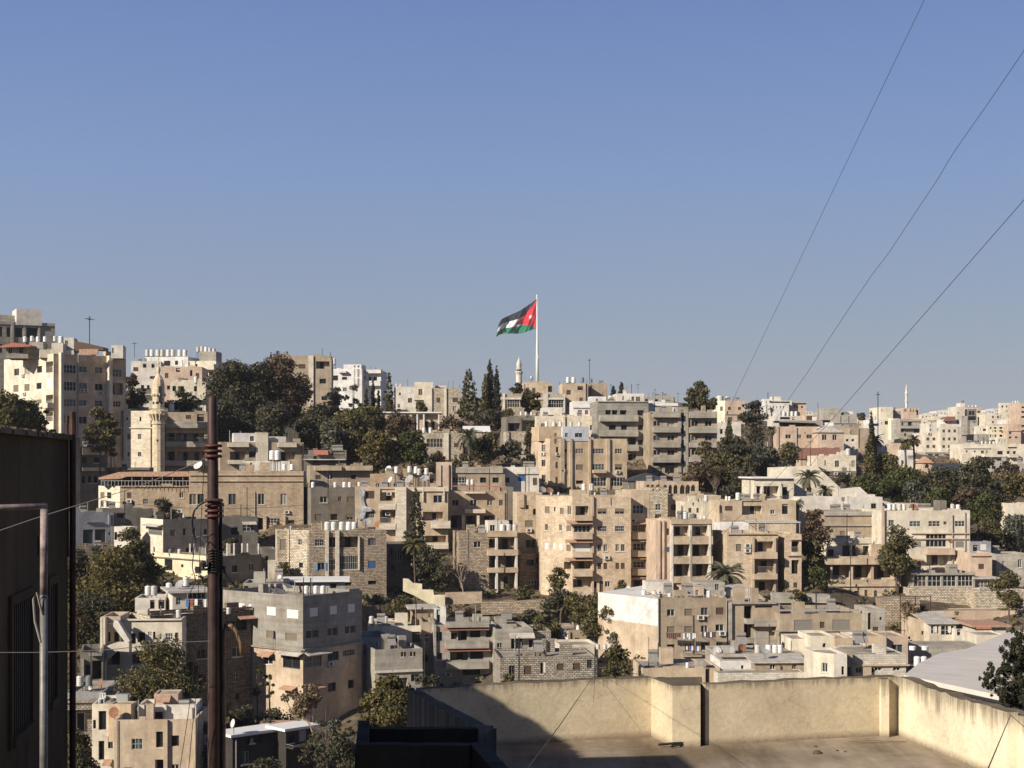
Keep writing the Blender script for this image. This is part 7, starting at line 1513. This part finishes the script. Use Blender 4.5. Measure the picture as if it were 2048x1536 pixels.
m3 = minaret('thin tall white minaret alone on the right skyline', 1813, [(767, .1), (771, .6), (774, 1.6), (777, 2), (784, 2.2), (785, 2.6), (786, 3.6), (788, 3.6), (790, 2.6), (800, 2.5), (801, 3.6), (803, 3.4), (805, 2.6), (824, 2.5)], 600, 824, WM('offw'), 10)

fp = empty('flagpole', P(1074.5, 775, 1500)); k = 1500 / F
mb = MB(); mb.tube([(0, 0, 0), (0, 0, 60 * k), (0, 0, 100 * k), (-.3, 0, 182 * k)], [1.55, 1.45, .95, .55], 14); mb.build('pole', SH_W, fp, smooth=True)
mb = MB(); mb.box(-1.9 * k, -1.2, 40 * k, .3 * k, -.4, 49 * k); mb.box(-1.2 * k, -1.2, 52 * k, 1.0 * k, -.4, 58 * k); mb.box(-2.2 * k, -1.4, 58 * k, 1.8 * k, 1.0, 65 * k); mb.build('antenna_panels', SH_W, fp)
mb = MB(); mb.lathe([(.6, 181 * k), (1.0, 182 * k), (.8, 184 * k), (.1, 186 * k)], 10, -.3, 0); mb.build('finial', SH_W, fp)
tag(fp, 'very tall white flagpole rising above the skyline in the centre', 'flagpole')
FM = [simple('flag_black', (.018, .02, .03), .8), simple('flag_white', (.62, .62, .64), .8), simple('flag_green', (.01, .16, .085), .8), simple('flag_red', (.55, .022, .035), .8)]
def catm(p, t):
    n = len(p) - 1; x = t * n; i = min(int(x), n - 1); f = x - i; a, b, c, d = p[max(i - 1, 0)], p[i], p[i + 1], p[min(i + 2, n)]
    return tuple(.5 * ((2 * b[j]) + (c[j] - a[j]) * f + (2 * a[j] - 5 * b[j] + 4 * c[j] - d[j]) * f * f + (3 * b[j] - a[j] - 3 * c[j] + d[j]) * f ** 3) for j in (0, 1))
top = [(1074, 597.5), (1058, 609), (1040, 621), (1018, 631), (1003, 639), (997, 650)]; bot = [(1073, 657), (1058, 661.5), (1042, 667), (1020, 667), (1003, 668), (992, 674)]
mb = MB(); NU, NV = 150, 90; c0 = P(1074, 657, 1500)
def star(u, v):      # seven pointed white star
    x = (u - .165) * 2.0; y = (v - .5); r = math.hypot(x, y); a = math.atan2(x, y); kk = (a * 7 / (2 * math.pi)) % 1; kk = abs(kk - .5) * 2
    return r < .033 + .055 * kk
for j in range(NV + 1):
    for i in range(NU + 1):
        u, v = i / NU, j / NV; a = catm(top, u); b = catm(bot, u); px = b[0] + (a[0] - b[0]) * v; py = b[1] + (a[1] - b[1]) * v
        dep = 3.2 * math.sin(u * 17 + v * 4.5) * u ** .5 + 1.5 * math.sin(u * 33 - v * 8) * u ** .6 + 6 * u * math.sin(u * 3) + .8 * math.sin(u * 55 + v * 18) * u ** .5
        mb.v.append(tuple(P(px, py, 1500 + dep) - c0))
for j in range(NV):
    for i in range(NU):
        u, v = (i + .5) / NU, (j + .5) / NV; q = j * (NU + 1) + i; mb.f.append((q, q + 1, q + NU + 2, q + NU + 1)); mb.uv.extend([(0, 0)] * 4)
        mb.mi.append(1 if star(u, v) else 3 if abs(v - .5) < .5 * (1 - u / .5) else 0 if v > 2 / 3 else 2 if v < 1 / 3 else 1)
o = mb.build('national_flag', FM, None, c0, smooth=True); tag(o, 'black white and green flag with red triangle and white star streaming left', 'flag')

GEXTRA = [(x, 2500, (HY - 852) / F * 2500) for x in range(0, 2100, 200)] + [(x, 5000, (HY - 850) / F * 5000) for x in range(0, 2100, 200)]
GEXTRA += [(x, 900, (HY - 850) / F * 900) for x in range(0, 1500, 150)] + [(x, 620, (HY - 800) / F * 620) for x in range(100, 1500, 150)] + [(x, 1200, (HY - 846) / F * 1200) for x in range(1500, 2200, 100)]
GEXTRA += [(x, 110, -38) for x in range(-200, 2200, 200)] + [(x, 60, -37) for x in range(-200, 2200, 200)] + [(x, 20, -33) for x in range(-200, 2200, 200)] + [(x, 135, -35) for x in range(100, 800, 100)]
# ---------------------------------------------------------------- trees
for a in [
 ('rounded bushy tree in front of the big cream apartments at the far left', 10, 782, 900, 100, 262, 'round', 'olive', 1), ('low bushy tree overlapping the bright wall of the cream apartments', 52, 800, 900, 80, 265, 'round', 'olive', 2),
 ('slim leaning tree against the cream apartment corner', 92, 812, 905, 40, 266, 'thin', 'olive', 3), ('ragged pine between the cream apartments and the mosque block', 200, 808, 930, 58, 272, 'pine', 'olive', 4),
 ('ragged second pine just right of the first beside the mosque block', 222, 830, 935, 44, 275, 'pine', 'olive', 5), ('small brown leafed tree behind the mosque block at its upper left', 262, 742, 800, 32, 330, 'round', 'brown', 6),
 ('dark shrub mass behind the mosque block tanks', 262, 780, 826, 60, 315, 'bush', 'dark', 7), ('dark rounded tree between the left minaret and the rusty pole', 368, 782, 835, 80, 318, 'bush', 'dark', 8),
 ('huge dark tree on the left skyline, its left half', 470, 716, 880, 110, 330, 'round', 'dark', 9), ('huge reddish brown tree on the skyline left of the tall tan tower', 563, 710, 866, 112, 338, 'round', 'brown', 10),
 ('dark middle crown joining the two huge skyline trees', 515, 722, 885, 100, 334, 'round', 'dark', 11), ('dark low growth under the huge skyline trees, left', 455, 800, 885, 80, 318, 'bush', 'dark', 12), ('dark low growth under the huge skyline trees, right', 545, 812, 890, 130, 320, 'bush', 'dark', 13),
 ('dark tree left of the white modern flats base', 612, 846, 890, 60, 322, 'bush', 'dark', 14), ('grey green tree before the white modern flats, left one', 672, 768, 880, 46, 352, 'pine', 'grey', 15), ('taller grey green tree before the white modern flats, middle one', 706, 762, 880, 48, 356, 'thin', 'grey', 16),
 ('narrow dark cypress before the white balcony flats, left one', 733, 776, 850, 11, 362, 'cypress', 'cyp', 17), ('narrow dark cypress before the white balcony flats, tallest of three', 746, 760, 850, 14, 364, 'cypress', 'cyp', 18), ('narrow dark cypress before the white balcony flats, right one', 757, 778, 850, 11, 366, 'cypress', 'cyp', 19),
 ('tall ragged conifer with brown lower boughs right of the white flats', 778, 743, 870, 32, 370, 'conifer', 'olive', 20), ('bushy grey green tree below the conifer and flats', 700, 830, 925, 110, 318, 'round', 'olive', 21), ('grey leaved tree above the red awning house', 660, 845, 920, 60, 312, 'round', 'grey', 22),
 ('orange brown leafed tree left of the bright green one', 755, 866, 935, 76, 300, 'round', 'gold', 23), ('bright green rounded tree in the middle left of the hillside', 822, 862, 936, 72, 302, 'round', 'green', 24), ('dark shrub right of the bright green tree with red blooms near it', 866, 900, 940, 40, 300, 'bush', 'dark', 25),
 ('reddish shrub before the gridded window house', 878, 902, 926, 26, 303, 'bush', 'red', 26), ('rusty leafed tree before the white columned terrace', 795, 826, 880, 66, 330, 'round', 'brown', 27), ('small tree on the terrace left of the stone flats', 842, 806, 832, 24, 372, 'round', 'olive', 28),
 ('shaggy tall conifer left of the big cypress pair', 937, 736, 850, 50, 358, 'conifer', 'olive', 29), ('tallest pointed cypress on the centre skyline', 979, 722, 858, 30, 360, 'cypress', 'cyp', 30), ('shorter cypress at the right shoulder of the tallest one', 993, 735, 858, 24, 359, 'cypress', 'cyp', 31), ('broad olive cypress flank left of the tallest one', 970, 752, 858, 24, 358, 'cypress', 'olive', 32),
 ('dark tree mass at the foot of the cypress pair', 985, 815, 868, 70, 345, 'bush', 'dark', 33), ('dark rusty shrub left of the middle palm', 900, 835, 880, 62, 340, 'bush', 'brown', 34), ('small dark tree below the small white minaret', 1034, 762, 792, 26, 392, 'round', 'dark', 35),
 ('dark low tree left of the clipped one', 1020, 812, 860, 46, 352, 'bush', 'olive', 37), ('shady garden trees right of the middle palm', 968, 862, 930, 62, 300, 'round', 'olive', 38), ('garden bush before the stepped parapet house', 1022, 880, 930, 46, 302, 'round', 'grey', 39), ('dark shade tree left of the ochre tower', 1060, 846, 925, 34, 308, 'round', 'dark', 40), ('low green hedge above the long canopy shed', 925, 910, 938, 80, 294, 'bush', 'olive', 41), ('low dark hedge right above the long canopy shed', 1035, 912, 936, 80, 294, 'bush', 'dark', 42),
 ('tiny pointed fir left on the skyline above the red shutter house', 1227, 772, 800, 10, 440, 'conifer', 'dark', 43), ('tiny pointed fir right on the skyline above the red shutter house', 1243, 764, 800, 14, 440, 'conifer', 'dark', 44),
 ('big round topped tree alone on the skyline right of centre', 1399, 759, 830, 48, 372, 'round', 'olive', 45), ('lower left lobe of the round skyline tree', 1376, 792, 825, 24, 370, 'bush', 'olive', 46), ('lower right lobe of the round skyline tree', 1424, 796, 826, 26, 370, 'bush', 'olive', 47),
 ('umbrella shaped dark pine beside the orange skyline house', 1506, 800, 862, 54, 372, 'pine', 'dark', 48), ('narrow dark tree under the umbrella pine', 1512, 850, 905, 34, 350, 'round', 'dark', 49),
 ('large dark pine in the middle right tree group', 1466, 868, 985, 84, 300, 'pine', 'dark', 50), ('rounded pine left in the middle right tree group', 1412, 882, 935, 40, 302, 'pine', 'olive', 51), ('brown pine boughs low in the middle right tree group', 1440, 905, 990, 90, 296, 'pine', 'olive', 52), ('grey green tree right in the middle right tree group', 1528, 880, 965, 62, 310, 'round', 'grey', 53),
 ('dark bush before the red tiled roof', 1572, 878, 935, 54, 330, 'round', 'olive', 54), ('brown undergrowth behind the green arches', 1400, 930, 985, 76, 292, 'bush', 'brown', 55), ('slanting eucalyptus behind the cream columned villa', 1500, 905, 990, 40, 288, 'thin', 'olive', 56), ('small conifer among the pines', 1458, 838, 880, 18, 345, 'conifer', 'olive', 57), ('dark growth under the middle right pines', 1480, 940, 1000, 90, 290, 'bush', 'dark', 58), ('brown growth below the small date palm', 1390, 940, 975, 70, 300, 'bush', 'brown', 59),
 ('tall broad cypress right of the patchwork stone house', 1741, 862, 985, 38, 300, 'cypress', 'olive', 60), ('dark pointed cypress top behind the tall broad one', 1742, 826, 965, 22, 310, 'cypress', 'cyp', 61), ('grey green tree right of the tall broad cypress', 1775, 905, 985, 56, 302, 'round', 'olive', 62),
 ('green orchard trees in the right garden, left', 1740, 950, 1010, 90, 280, 'round', 'green', 63), ('green orchard trees in the right garden, centre', 1812, 940, 1010, 90, 282, 'round', 'green', 64), ('grey leaved tree in the middle of the right garden', 1830, 965, 1015, 70, 276, 'round', 'grey', 65), ('dark shaded trees in the right garden under the dark slope roof', 1880, 935, 1010, 80, 290, 'round', 'dark', 66), ('low green trees behind the tanks of the cream flats', 1880, 975, 1030, 100, 266, 'round', 'green', 67),
 ('large dark layered conifer rising at the right', 1958, 908, 1040, 82, 268, 'pine', 'dark', 68), ('brown under boughs of the large layered conifer', 1935, 970, 1040, 60, 264, 'pine', 'brown', 69), ('bright green round tree below the large conifer', 1970, 988, 1060, 60, 256, 'round', 'green', 70), ('dark tree right behind the large conifer', 1995, 970, 1050, 60, 266, 'round', 'dark', 71), ('grey green garden trees at the right edge', 2030, 1030, 1110, 70, 250, 'round', 'grey', 72), ('green garden trees left of the right edge', 1975, 1040, 1110, 70, 248, 'round', 'olive', 73), ('golden dry tree at the right edge', 2025, 950, 1000, 60, 285, 'round', 'gold', 74), ('bare brownish scrub behind the conifer at right', 2010, 925, 960, 50, 330, 'bush', 'brown', 75), ('slim cypress at the right edge garden', 2042, 1030, 1100, 12, 246, 'cypress', 'cyp', 76),
 ('tree with yellow green leaves before the veranda at the right edge', 2018, 1142, 1232, 68, 216, 'round', 'olive', 77),
 ('tall reddish brown tree between the stone wing and the cantilever house', 1630, 1008, 1150, 62, 232, 'round', 'brown', 78), ('lower green part of the tree clump left of the cantilever house', 1638, 1130, 1210, 40, 224, 'round', 'green', 79), ('grey green foliage under the tall brown tree', 1625, 1075, 1170, 52, 230, 'round', 'olive', 80), ('rounded green tree before the cream strip window flats', 1792, 1046, 1165, 80, 229, 'round', 'olive', 81),
 ('slender dark cypress rising through the mural flats front', 832, 974, 1140, 56, 240, 'conifer', 'dark', 82), ('dark ivy growth behind the middle palm trunk', 858, 1090, 1190, 70, 236, 'round', 'dark', 83), ('dark climbing growth right of the middle palm', 890, 1130, 1190, 60, 234, 'bush', 'dark', 84),
 ('clipped dry golden bush on the terrace left of the big sand flats', 1120, 1135, 1175, 52, 222, 'bush', 'gold', 85), ('dark green shrubs right in the centre gully', 1120, 1175, 1232, 74, 216, 'round', 'dark', 86), ('scrubby green shrubs in the centre gully under the rubble terrace', 1050, 1170, 1205, 60, 221, 'bush', 'olive', 87), ('tall scrubby tree left of the huge white wall', 1190, 1186, 1290, 90, 204, 'round', 'olive', 88), ('golden green scrub in the centre gully', 1150, 1192, 1250, 60, 208, 'round', 'gold', 89), ('dark feathery tree against the foot of the huge white wall', 1236, 1232, 1300, 52, 200, 'round', 'grey', 90),
 ('olive bush behind the stacked box tanks', 1092, 1228, 1290, 60, 206, 'round', 'olive', 91), ('thin leafed bush over the terrace parapet near the utility poles', 1232, 1290, 1366, 60, 165, 'round', 'olive', 92), ('low bush at the left end of the rough stone row', 1018, 1350, 1376, 50, 168, 'bush', 'olive', 93),
 ('scrub on the slope right of the blue shuttered house', 800, 1190, 1235, 70, 215, 'bush', 'olive', 94), ('dry scrub patch under the cream stepped wall', 760, 1188, 1215, 60, 217, 'bush', 'grey', 95), ('dry scrub on the slope under the brown stone garden wall', 915, 1210, 1245, 80, 214, 'bush', 'dry', 96), ('dark scrub left of the huge tree clump above the tarp house', 1060, 1222, 1262, 50, 211, 'bush', 'dark', 97),
 ('tall autumn tree with golden leaves at the left, below the garage house', 222, 1104, 1250, 165, 208, 'round', 'gold', 98), ('dark green tree behind the golden one at left', 262, 1052, 1190, 68, 222, 'round', 'olive', 99), ('dark tree at the left edge of the golden tree', 155, 1105, 1260, 80, 212, 'round', 'dark', 100), ('shaded dark green trees below the golden one', 185, 1190, 1330, 140, 196, 'round', 'dark', 101), ('reddish climbing bush beside the dark house corner', 152, 1215, 1265, 42, 188, 'bush', 'brown', 102),
 ('large dark green pine like tree at lower left of the rusty pole', 318, 1285, 1440, 160, 164, 'round', 'olive', 103), ('right lobe of the large dark tree touching the rusty pole', 385, 1312, 1430, 70, 166, 'round', 'olive', 104), ('small bush above the pilaster house at lower left', 215, 1215, 1260, 50, 190, 'bush', 'olive', 105),
 ('olive tree filling the slope left of the bright yellow house', 284, 1082, 1200, 84, 226, 'round', 'olive', 130), ('low dark bush under the lit side of the yellow house', 330, 1168, 1200, 70, 214, 'bush', 'olive', 131), ('dark trees crowding behind the two skyline tree trunks, left of the conifer', 640, 815, 905, 90, 330, 'round', 'dark', 132), ('dark green tree mass between the conifer and the columned terrace', 735, 815, 900, 80, 334, 'round', 'olive', 133), ('dark tree behind the awning cream house', 330, 1000, 1045, 60, 252, 'bush', 'dark', 134), ('dark bushy tree between the stained sand house and the rusty pole', 410, 1440, 1600, 60, 156, 'round', 'dark', 140), ('dark tree behind the white roofed shed', 545, 1420, 1500, 110, 166, 'bush', 'dark', 141), ('dark tree at the bottom below the leaning balcony shed', 640, 1455, 1590, 80, 146, 'round', 'dark', 142), ('dark thicket in the bottom left corner beside the dark house', 160, 1478, 1600, 80, 150, 'round', 'dark', 143), ('dark thicket under the red canopied flats', 860, 1345, 1385, 60, 178, 'bush', 'dark', 144), ('tree of heaven saplings between the brown stone flats and the grey flats', 515, 1330, 1400, 46, 172, 'thin', 'olive', 106), ('red tinged sapling against the sunlit grey flats wall', 540, 1345, 1410, 24, 170, 'thin', 'olive', 107), ('dark shrubbery at the foot of the brown stone flats', 500, 1405, 1470, 110, 165, 'bush', 'dark', 108), ('golden green tree at the bottom centre left of the terrace', 780, 1378, 1470, 112, 95, 'round', 'olive', 109), ('golden lower foliage of the bottom centre tree', 765, 1420, 1485, 100, 92, 'round', 'gold', 110),  # dark ones around the bottom sheds are added to stand for gully shade
 ('dark sapling left of the terrace wall foot', 590, 1382, 1450, 80, 158, 'thin', 'dry', 111), ('grey scrub tree at the bottom left of the stair head', 655, 1400, 1520, 90, 140, 'thin', 'grey', 112), ('dark bushes at the bottom left corner', 150, 1460, 1560, 70, 140, 'bush', 'olive', 113), ('dark undergrowth at the bottom between the sheds and the stair head', 680, 1480, 1580, 100, 130, 'bush', 'dark', 114), ('dark undergrowth below the white roofed sheds', 560, 1500, 1590, 120, 140, 'bush', 'dark', 115),
 ('tiny bush behind the right parapet corner', 2002, 1406, 1428, 26, 47, 'bush', 'cyp', 119),
 ('shaded trees under the shaded tower at far left', 180, 1090, 1130, 90, 236, 'bush', 'dark', 120), ('small tree right of the post roofed yellow house', 575, 1122, 1170, 44, 228, 'round', 'olive', 121), ('small tree behind the yellow house posts', 462, 1075, 1112, 38, 244, 'round', 'olive', 122), ('garden bush before the orange pilaster flats foot', 1240, 1162, 1184, 34, 224, 'bush', 'olive', 123), ('bush on the wall left of the palm by the pergola flats', 1590, 1180, 1206, 60, 214, 'bush', 'olive', 124),
 ('faint far trees on the right skyline, left of the tall cypress', 1722, 826, 848, 26, 700, 'bush', 'dark', 125), ('dark scrub beside the clipped palm garden', 1690, 945, 985, 50, 300, 'bush', 'dark', 126)]:
    lab, px, y0, y1, w, d, shp, lf, sd = a; nm = lab
    tree(lab, px, y0, y1, w, d, shp, lf, sd, dens=1.0 if d > 60 else 2.2, lsize=None if d > 120 else (.1 if d > 60 else .05))
def boxtree():
    rng = np.random.default_rng(36); root = empty('clipped_tree', P(1061, 832, 366)); k = 366 / F; cl = []
    for i in range(40): cl.append((rng.uniform(-17, 17) * k, rng.uniform(-12, 12) * k, rng.uniform(12, 45) * k, 6 * k, 6 * k, 6 * k))
    obj('crown', leaf_mesh('crown', cl, 4200, .36, rng, LF['gold'], .3, .5), root); mb = MB(); mb.tube([(0, 0, -1), (0, 0, 3)], .3, 8); mb.build('trunk', BARK, root); tag(root, 'square clipped yellow green tree between the two glazed verandas', 'tree')
boxtree()
def edge_conifer():
    rng = np.random.default_rng(116); root = empty('conifer_tree', P(2035, 1600, 50)); o0 = P(2035, 1600, 50); k = 50 / F; cl = []
    for (x, y, r) in [(2038, 1268, 12), (2032, 1284, 16), (2042, 1300, 22), (2022, 1306, 18), (2040, 1326, 26), (2014, 1328, 18), (2020, 1348, 22), (1999, 1350, 18), (1984, 1346, 15), (1972, 1354, 12), (1980, 1368, 14), (1998, 1372, 18), (2024, 1372, 26), (2048, 1362, 24), (2050, 1395, 26), (2020, 1398, 24), (2002, 1392, 12), (2034, 1418, 24), (2052, 1430, 24), (2018, 1420, 16), (2036, 1446, 22), (2060, 1340, 26), (2064, 1300, 22), (2066, 1380, 26)]:
        for i in range(9):
            q = P(x + rng.normal() * r * .55, y + rng.normal() * r * .55, 50 + rng.normal() * r * k * .8) - o0; s_ = r * k * rng.uniform(.22, .42); cl.append((q.x, q.y, q.z, s_, s_, s_ * 1.25))
    obj('crown', leaf_mesh('crown', cl, 34000, .033, rng, LF['cyp'], -.6, .5), root)
    mb = MB(); mb.tube([(0, 0, -3), (0, 0, 2), (.1, 0, 5.2)], [.16, .12, .03], 7)
    for c in cl[::14]: mb.tube([(0, 0, max(.5, c[2] - .5)), (c[0] * .6, c[1] * .6, c[2] - .12), (c[0], c[1], c[2])], [.04, .03, .01], 5)
    mb.build('trunk', BARK, root); tag(root, 'dark feathery conifer at the right edge, leaning over the big grey roof', 'tree')
edge_conifer()
palm('date palm in front of the gridded window house in the middle', 938, 852, 930, 62, 296, 30, seed=1, skirt=False, trunk_r=.3)
palm('big date palm left of the pergola stone flats', 1452, 1118, 1215, 84, 214, 44, 'palm', 2, 46, .35, False)
palm('large feathery date palm before the sunlit sloping wall', 1617, 932, 1000, 58, 264, 32, seed=3, skirt=False, trunk_r=.4)
palm('small shaggy date palm right of the large feathery one', 1650, 962, 1004, 40, 264, 26, seed=4, skirt=False, trunk_r=.35)
palm('small fan palm with a shaggy trunk in front of the solar roof house', 1541, 848, 920, 26, 340, 16, seed=5, trunk_r=.6)
palm('left one of the tall twin palms at right', 1811, 868, 945, 34, 330, 24, 'olive', 6)
palm('right one of the tall twin palms at right', 1828, 862, 945, 34, 332, 24, 'olive', 7)
palm('palm with shaggy drooping skirt in front of the mural flats', 829, 1060, 1215, 52, 226, 40, 'olive', 8, 40, .13)
palm('small date palm among the pines below the slit tower flats', 1397, 920, 975, 50, 292, 26, seed=9, skirt=False)
palm('palm fronds behind the tall broad cypress', 1752, 862, 950, 38, 312, 24, 'dark', 10, 34, .3, False)
palm('tiny palm before the white arcade block on the skyline', 1543, 812, 835, 14, 600, 9, 'dark', 11, 24, .3, False)
palm('little palm beside the white slope wall', 1594, 994, 1030, 30, 252, 18, seed=12, skirt=False)
bare_tree('grey bare branched tree in front of the central balcony tower', 928, 1092, 1200, 84, 228, 3, BARKL, None, 5, .12)
bare_tree('bare reddish tree with thin leaves behind the terrace at bottom centre left', 770, 1345, 1470, 100, 96, 5, BARK, 'gold', 5, .03)
bare_tree('bare grey tree before the sunlit wall of the grey flats', 632, 1370, 1500, 90, 150, 7, BARKL, 'dry', 5, .03)
bare_tree('dry leafless shrub on the slope by the utility poles right of the gully', 1215, 1200, 1290, 60, 202, 9, BARKL, 'gold', 5, .03)
bare_tree('bare pale branches rising low in the pine group', 1432, 940, 1000, 40, 289, 11, BARKL, None, 5)
bare_tree('tangled dry stems climbing the iron stair frame', 1818, 1198, 1298, 44, 205, 13, BARKL, 'dry', 5)
bare_tree('bare scrub tree between the brown stone garden wall and roofs', 905, 1205, 1250, 60, 212, 15, BARKL, None, 5)
bare_tree('leafless brown tree at the left of the rubble veranda wall', 1840, 1210, 1245, 50, 215, 17, BARK, 'dry', 4)
# ---------------------------------------------------------------- utility poles and masts in the town
for lab, x, y0, y1, d, arm in [
 ('dark utility pole behind the terrace, left one of the close pair', 1190, 1296, 1362, 150, False), ('dark utility pole behind the terrace, right one of the close pair', 1195, 1300, 1362, 150, False), ('utility pole in front of the scalloped canopy house', 1038, 1275, 1370, 165, True),
 ('tall dark pole standing before the big sand flats gap', 1051, 930, 985, 275, False), ('second tall dark pole right of the one in the gap', 1058, 935, 985, 275, False), ('pole in front of the long parapet house tanks', 656, 940, 975, 260, False), ('pole before the stone hall, right part', 494, 975, 1035, 255, False), ('thicker pole before the stone hall window pair', 511, 983, 1045, 254, False),
 ('thin pole at the left before the long stone hall', 249, 980, 1022, 250, False), ('pole standing by the white columned flats', 1382, 1060, 1190, 224, False), ('thin pole beside the sheet roof at the red tiled roof', 1621, 880, 938, 330, True), ('thin black pole left of the red tiled roof', 1604, 895, 935, 330, False), ('slender pole before the patchwork stone house', 1700, 925, 965, 320, False), ('pole rising beyond the salmon row on the skyline', 1636, 804, 835, 430, False),
 ('pole before the brown frieze house', 1694, 1028, 1080, 236, True), ('pole at the left of the cantilever house', 1701, 1085, 1170, 228, False), ('thin lamp pole before the long garage row', 1318, 960, 1000, 280, False), ('thin pole in the middle gap by the long canopy shed', 979, 935, 975, 270, False), ('thin pole left of the central stone balcony tower', 937, 1060, 1100, 235, False), ('utility pole left of the red canopied balconies', 849, 1268, 1340, 185, True),
 ('pole right of the palm before the porch villa', 1500, 960, 1000, 268, False), ('pole between the pines and the solar roof house', 1549, 895, 945, 318, False), ('thin pole at the hooked wire on the blue shuttered house', 579, 1050, 1135, 226, False), ('tall thin pole on the grey corner flats roof', 607, 1155, 1192, 189, False)]:
    utility_pole(lab, x, y0, y1, d, .07, arm)
utility_pole('slim brown pole rising over the roof edge of the dark near house', 134, 832, 885, 26, .032, False, RUST)
cable('thin wire strung across the stone hall front, upper', [P(200, 1000, 250), P(607, 1010, 250)], .035, IRON, sag=1.0)
cable('thin wire strung across the stone hall front, lower', [P(480, 1008, 250), P(607, 1040, 250)], .035, IRON, sag=1.2)
cable('wire running over the roofs right of the long white wall', [P(1640, 905, 300), P(1560, 1000, 262)], .04, IRON, sag=.6)
cable('wire crossing the grey flats wall to the white edge house', [P(430, 1396, 150), P(545, 1385, 170)], .02, GC, sag=.5)
cable('pale wire draped from the utility pole pair to the white sided flats', [P(1192, 1310, 150), P(1258, 1345, 165), P(1330, 1338, 175)], .03, GC, sag=.4)

make_ground()
scatter_cover()
hz = bpy.data.materials.new('haze_air'); hz.use_nodes = True; hn = hz.node_tree
for x in list(hn.nodes):
    if x.type == 'BSDF_PRINCIPLED': hn.nodes.remove(x)
pv = hn.nodes.new('ShaderNodeVolumePrincipled'); pv.inputs['Color'].default_value = (.86, .89, .95, 1); pv.inputs['Density'].default_value = .00007; pv.inputs['Anisotropy'].default_value = 0.0
hn.links.new(pv.outputs[0], [x for x in hn.nodes if x.type == 'OUTPUT_MATERIAL'][0].inputs['Volume'])
mb = MB(); mb.box(-7000, -950, -60, 7000, 5400, 182); o = mb.build('haze', hz); o['kind'] = 'stuff'
SC.cycles.volume_max_steps = 64
for rec in list(TK.values()) + list(DP.values()):
    if not rec[1]:
        for ch in list(rec[0].children_recursive): bpy.data.objects.remove(ch)
        bpy.data.objects.remove(rec[0])
for l, n in LABELS.items():
    if len(n) > 1: print('DUP LABEL', l, len(n))
    if not 4 <= len(l.split()) <= 16: print('LABEL LEN', len(l.split()), l)
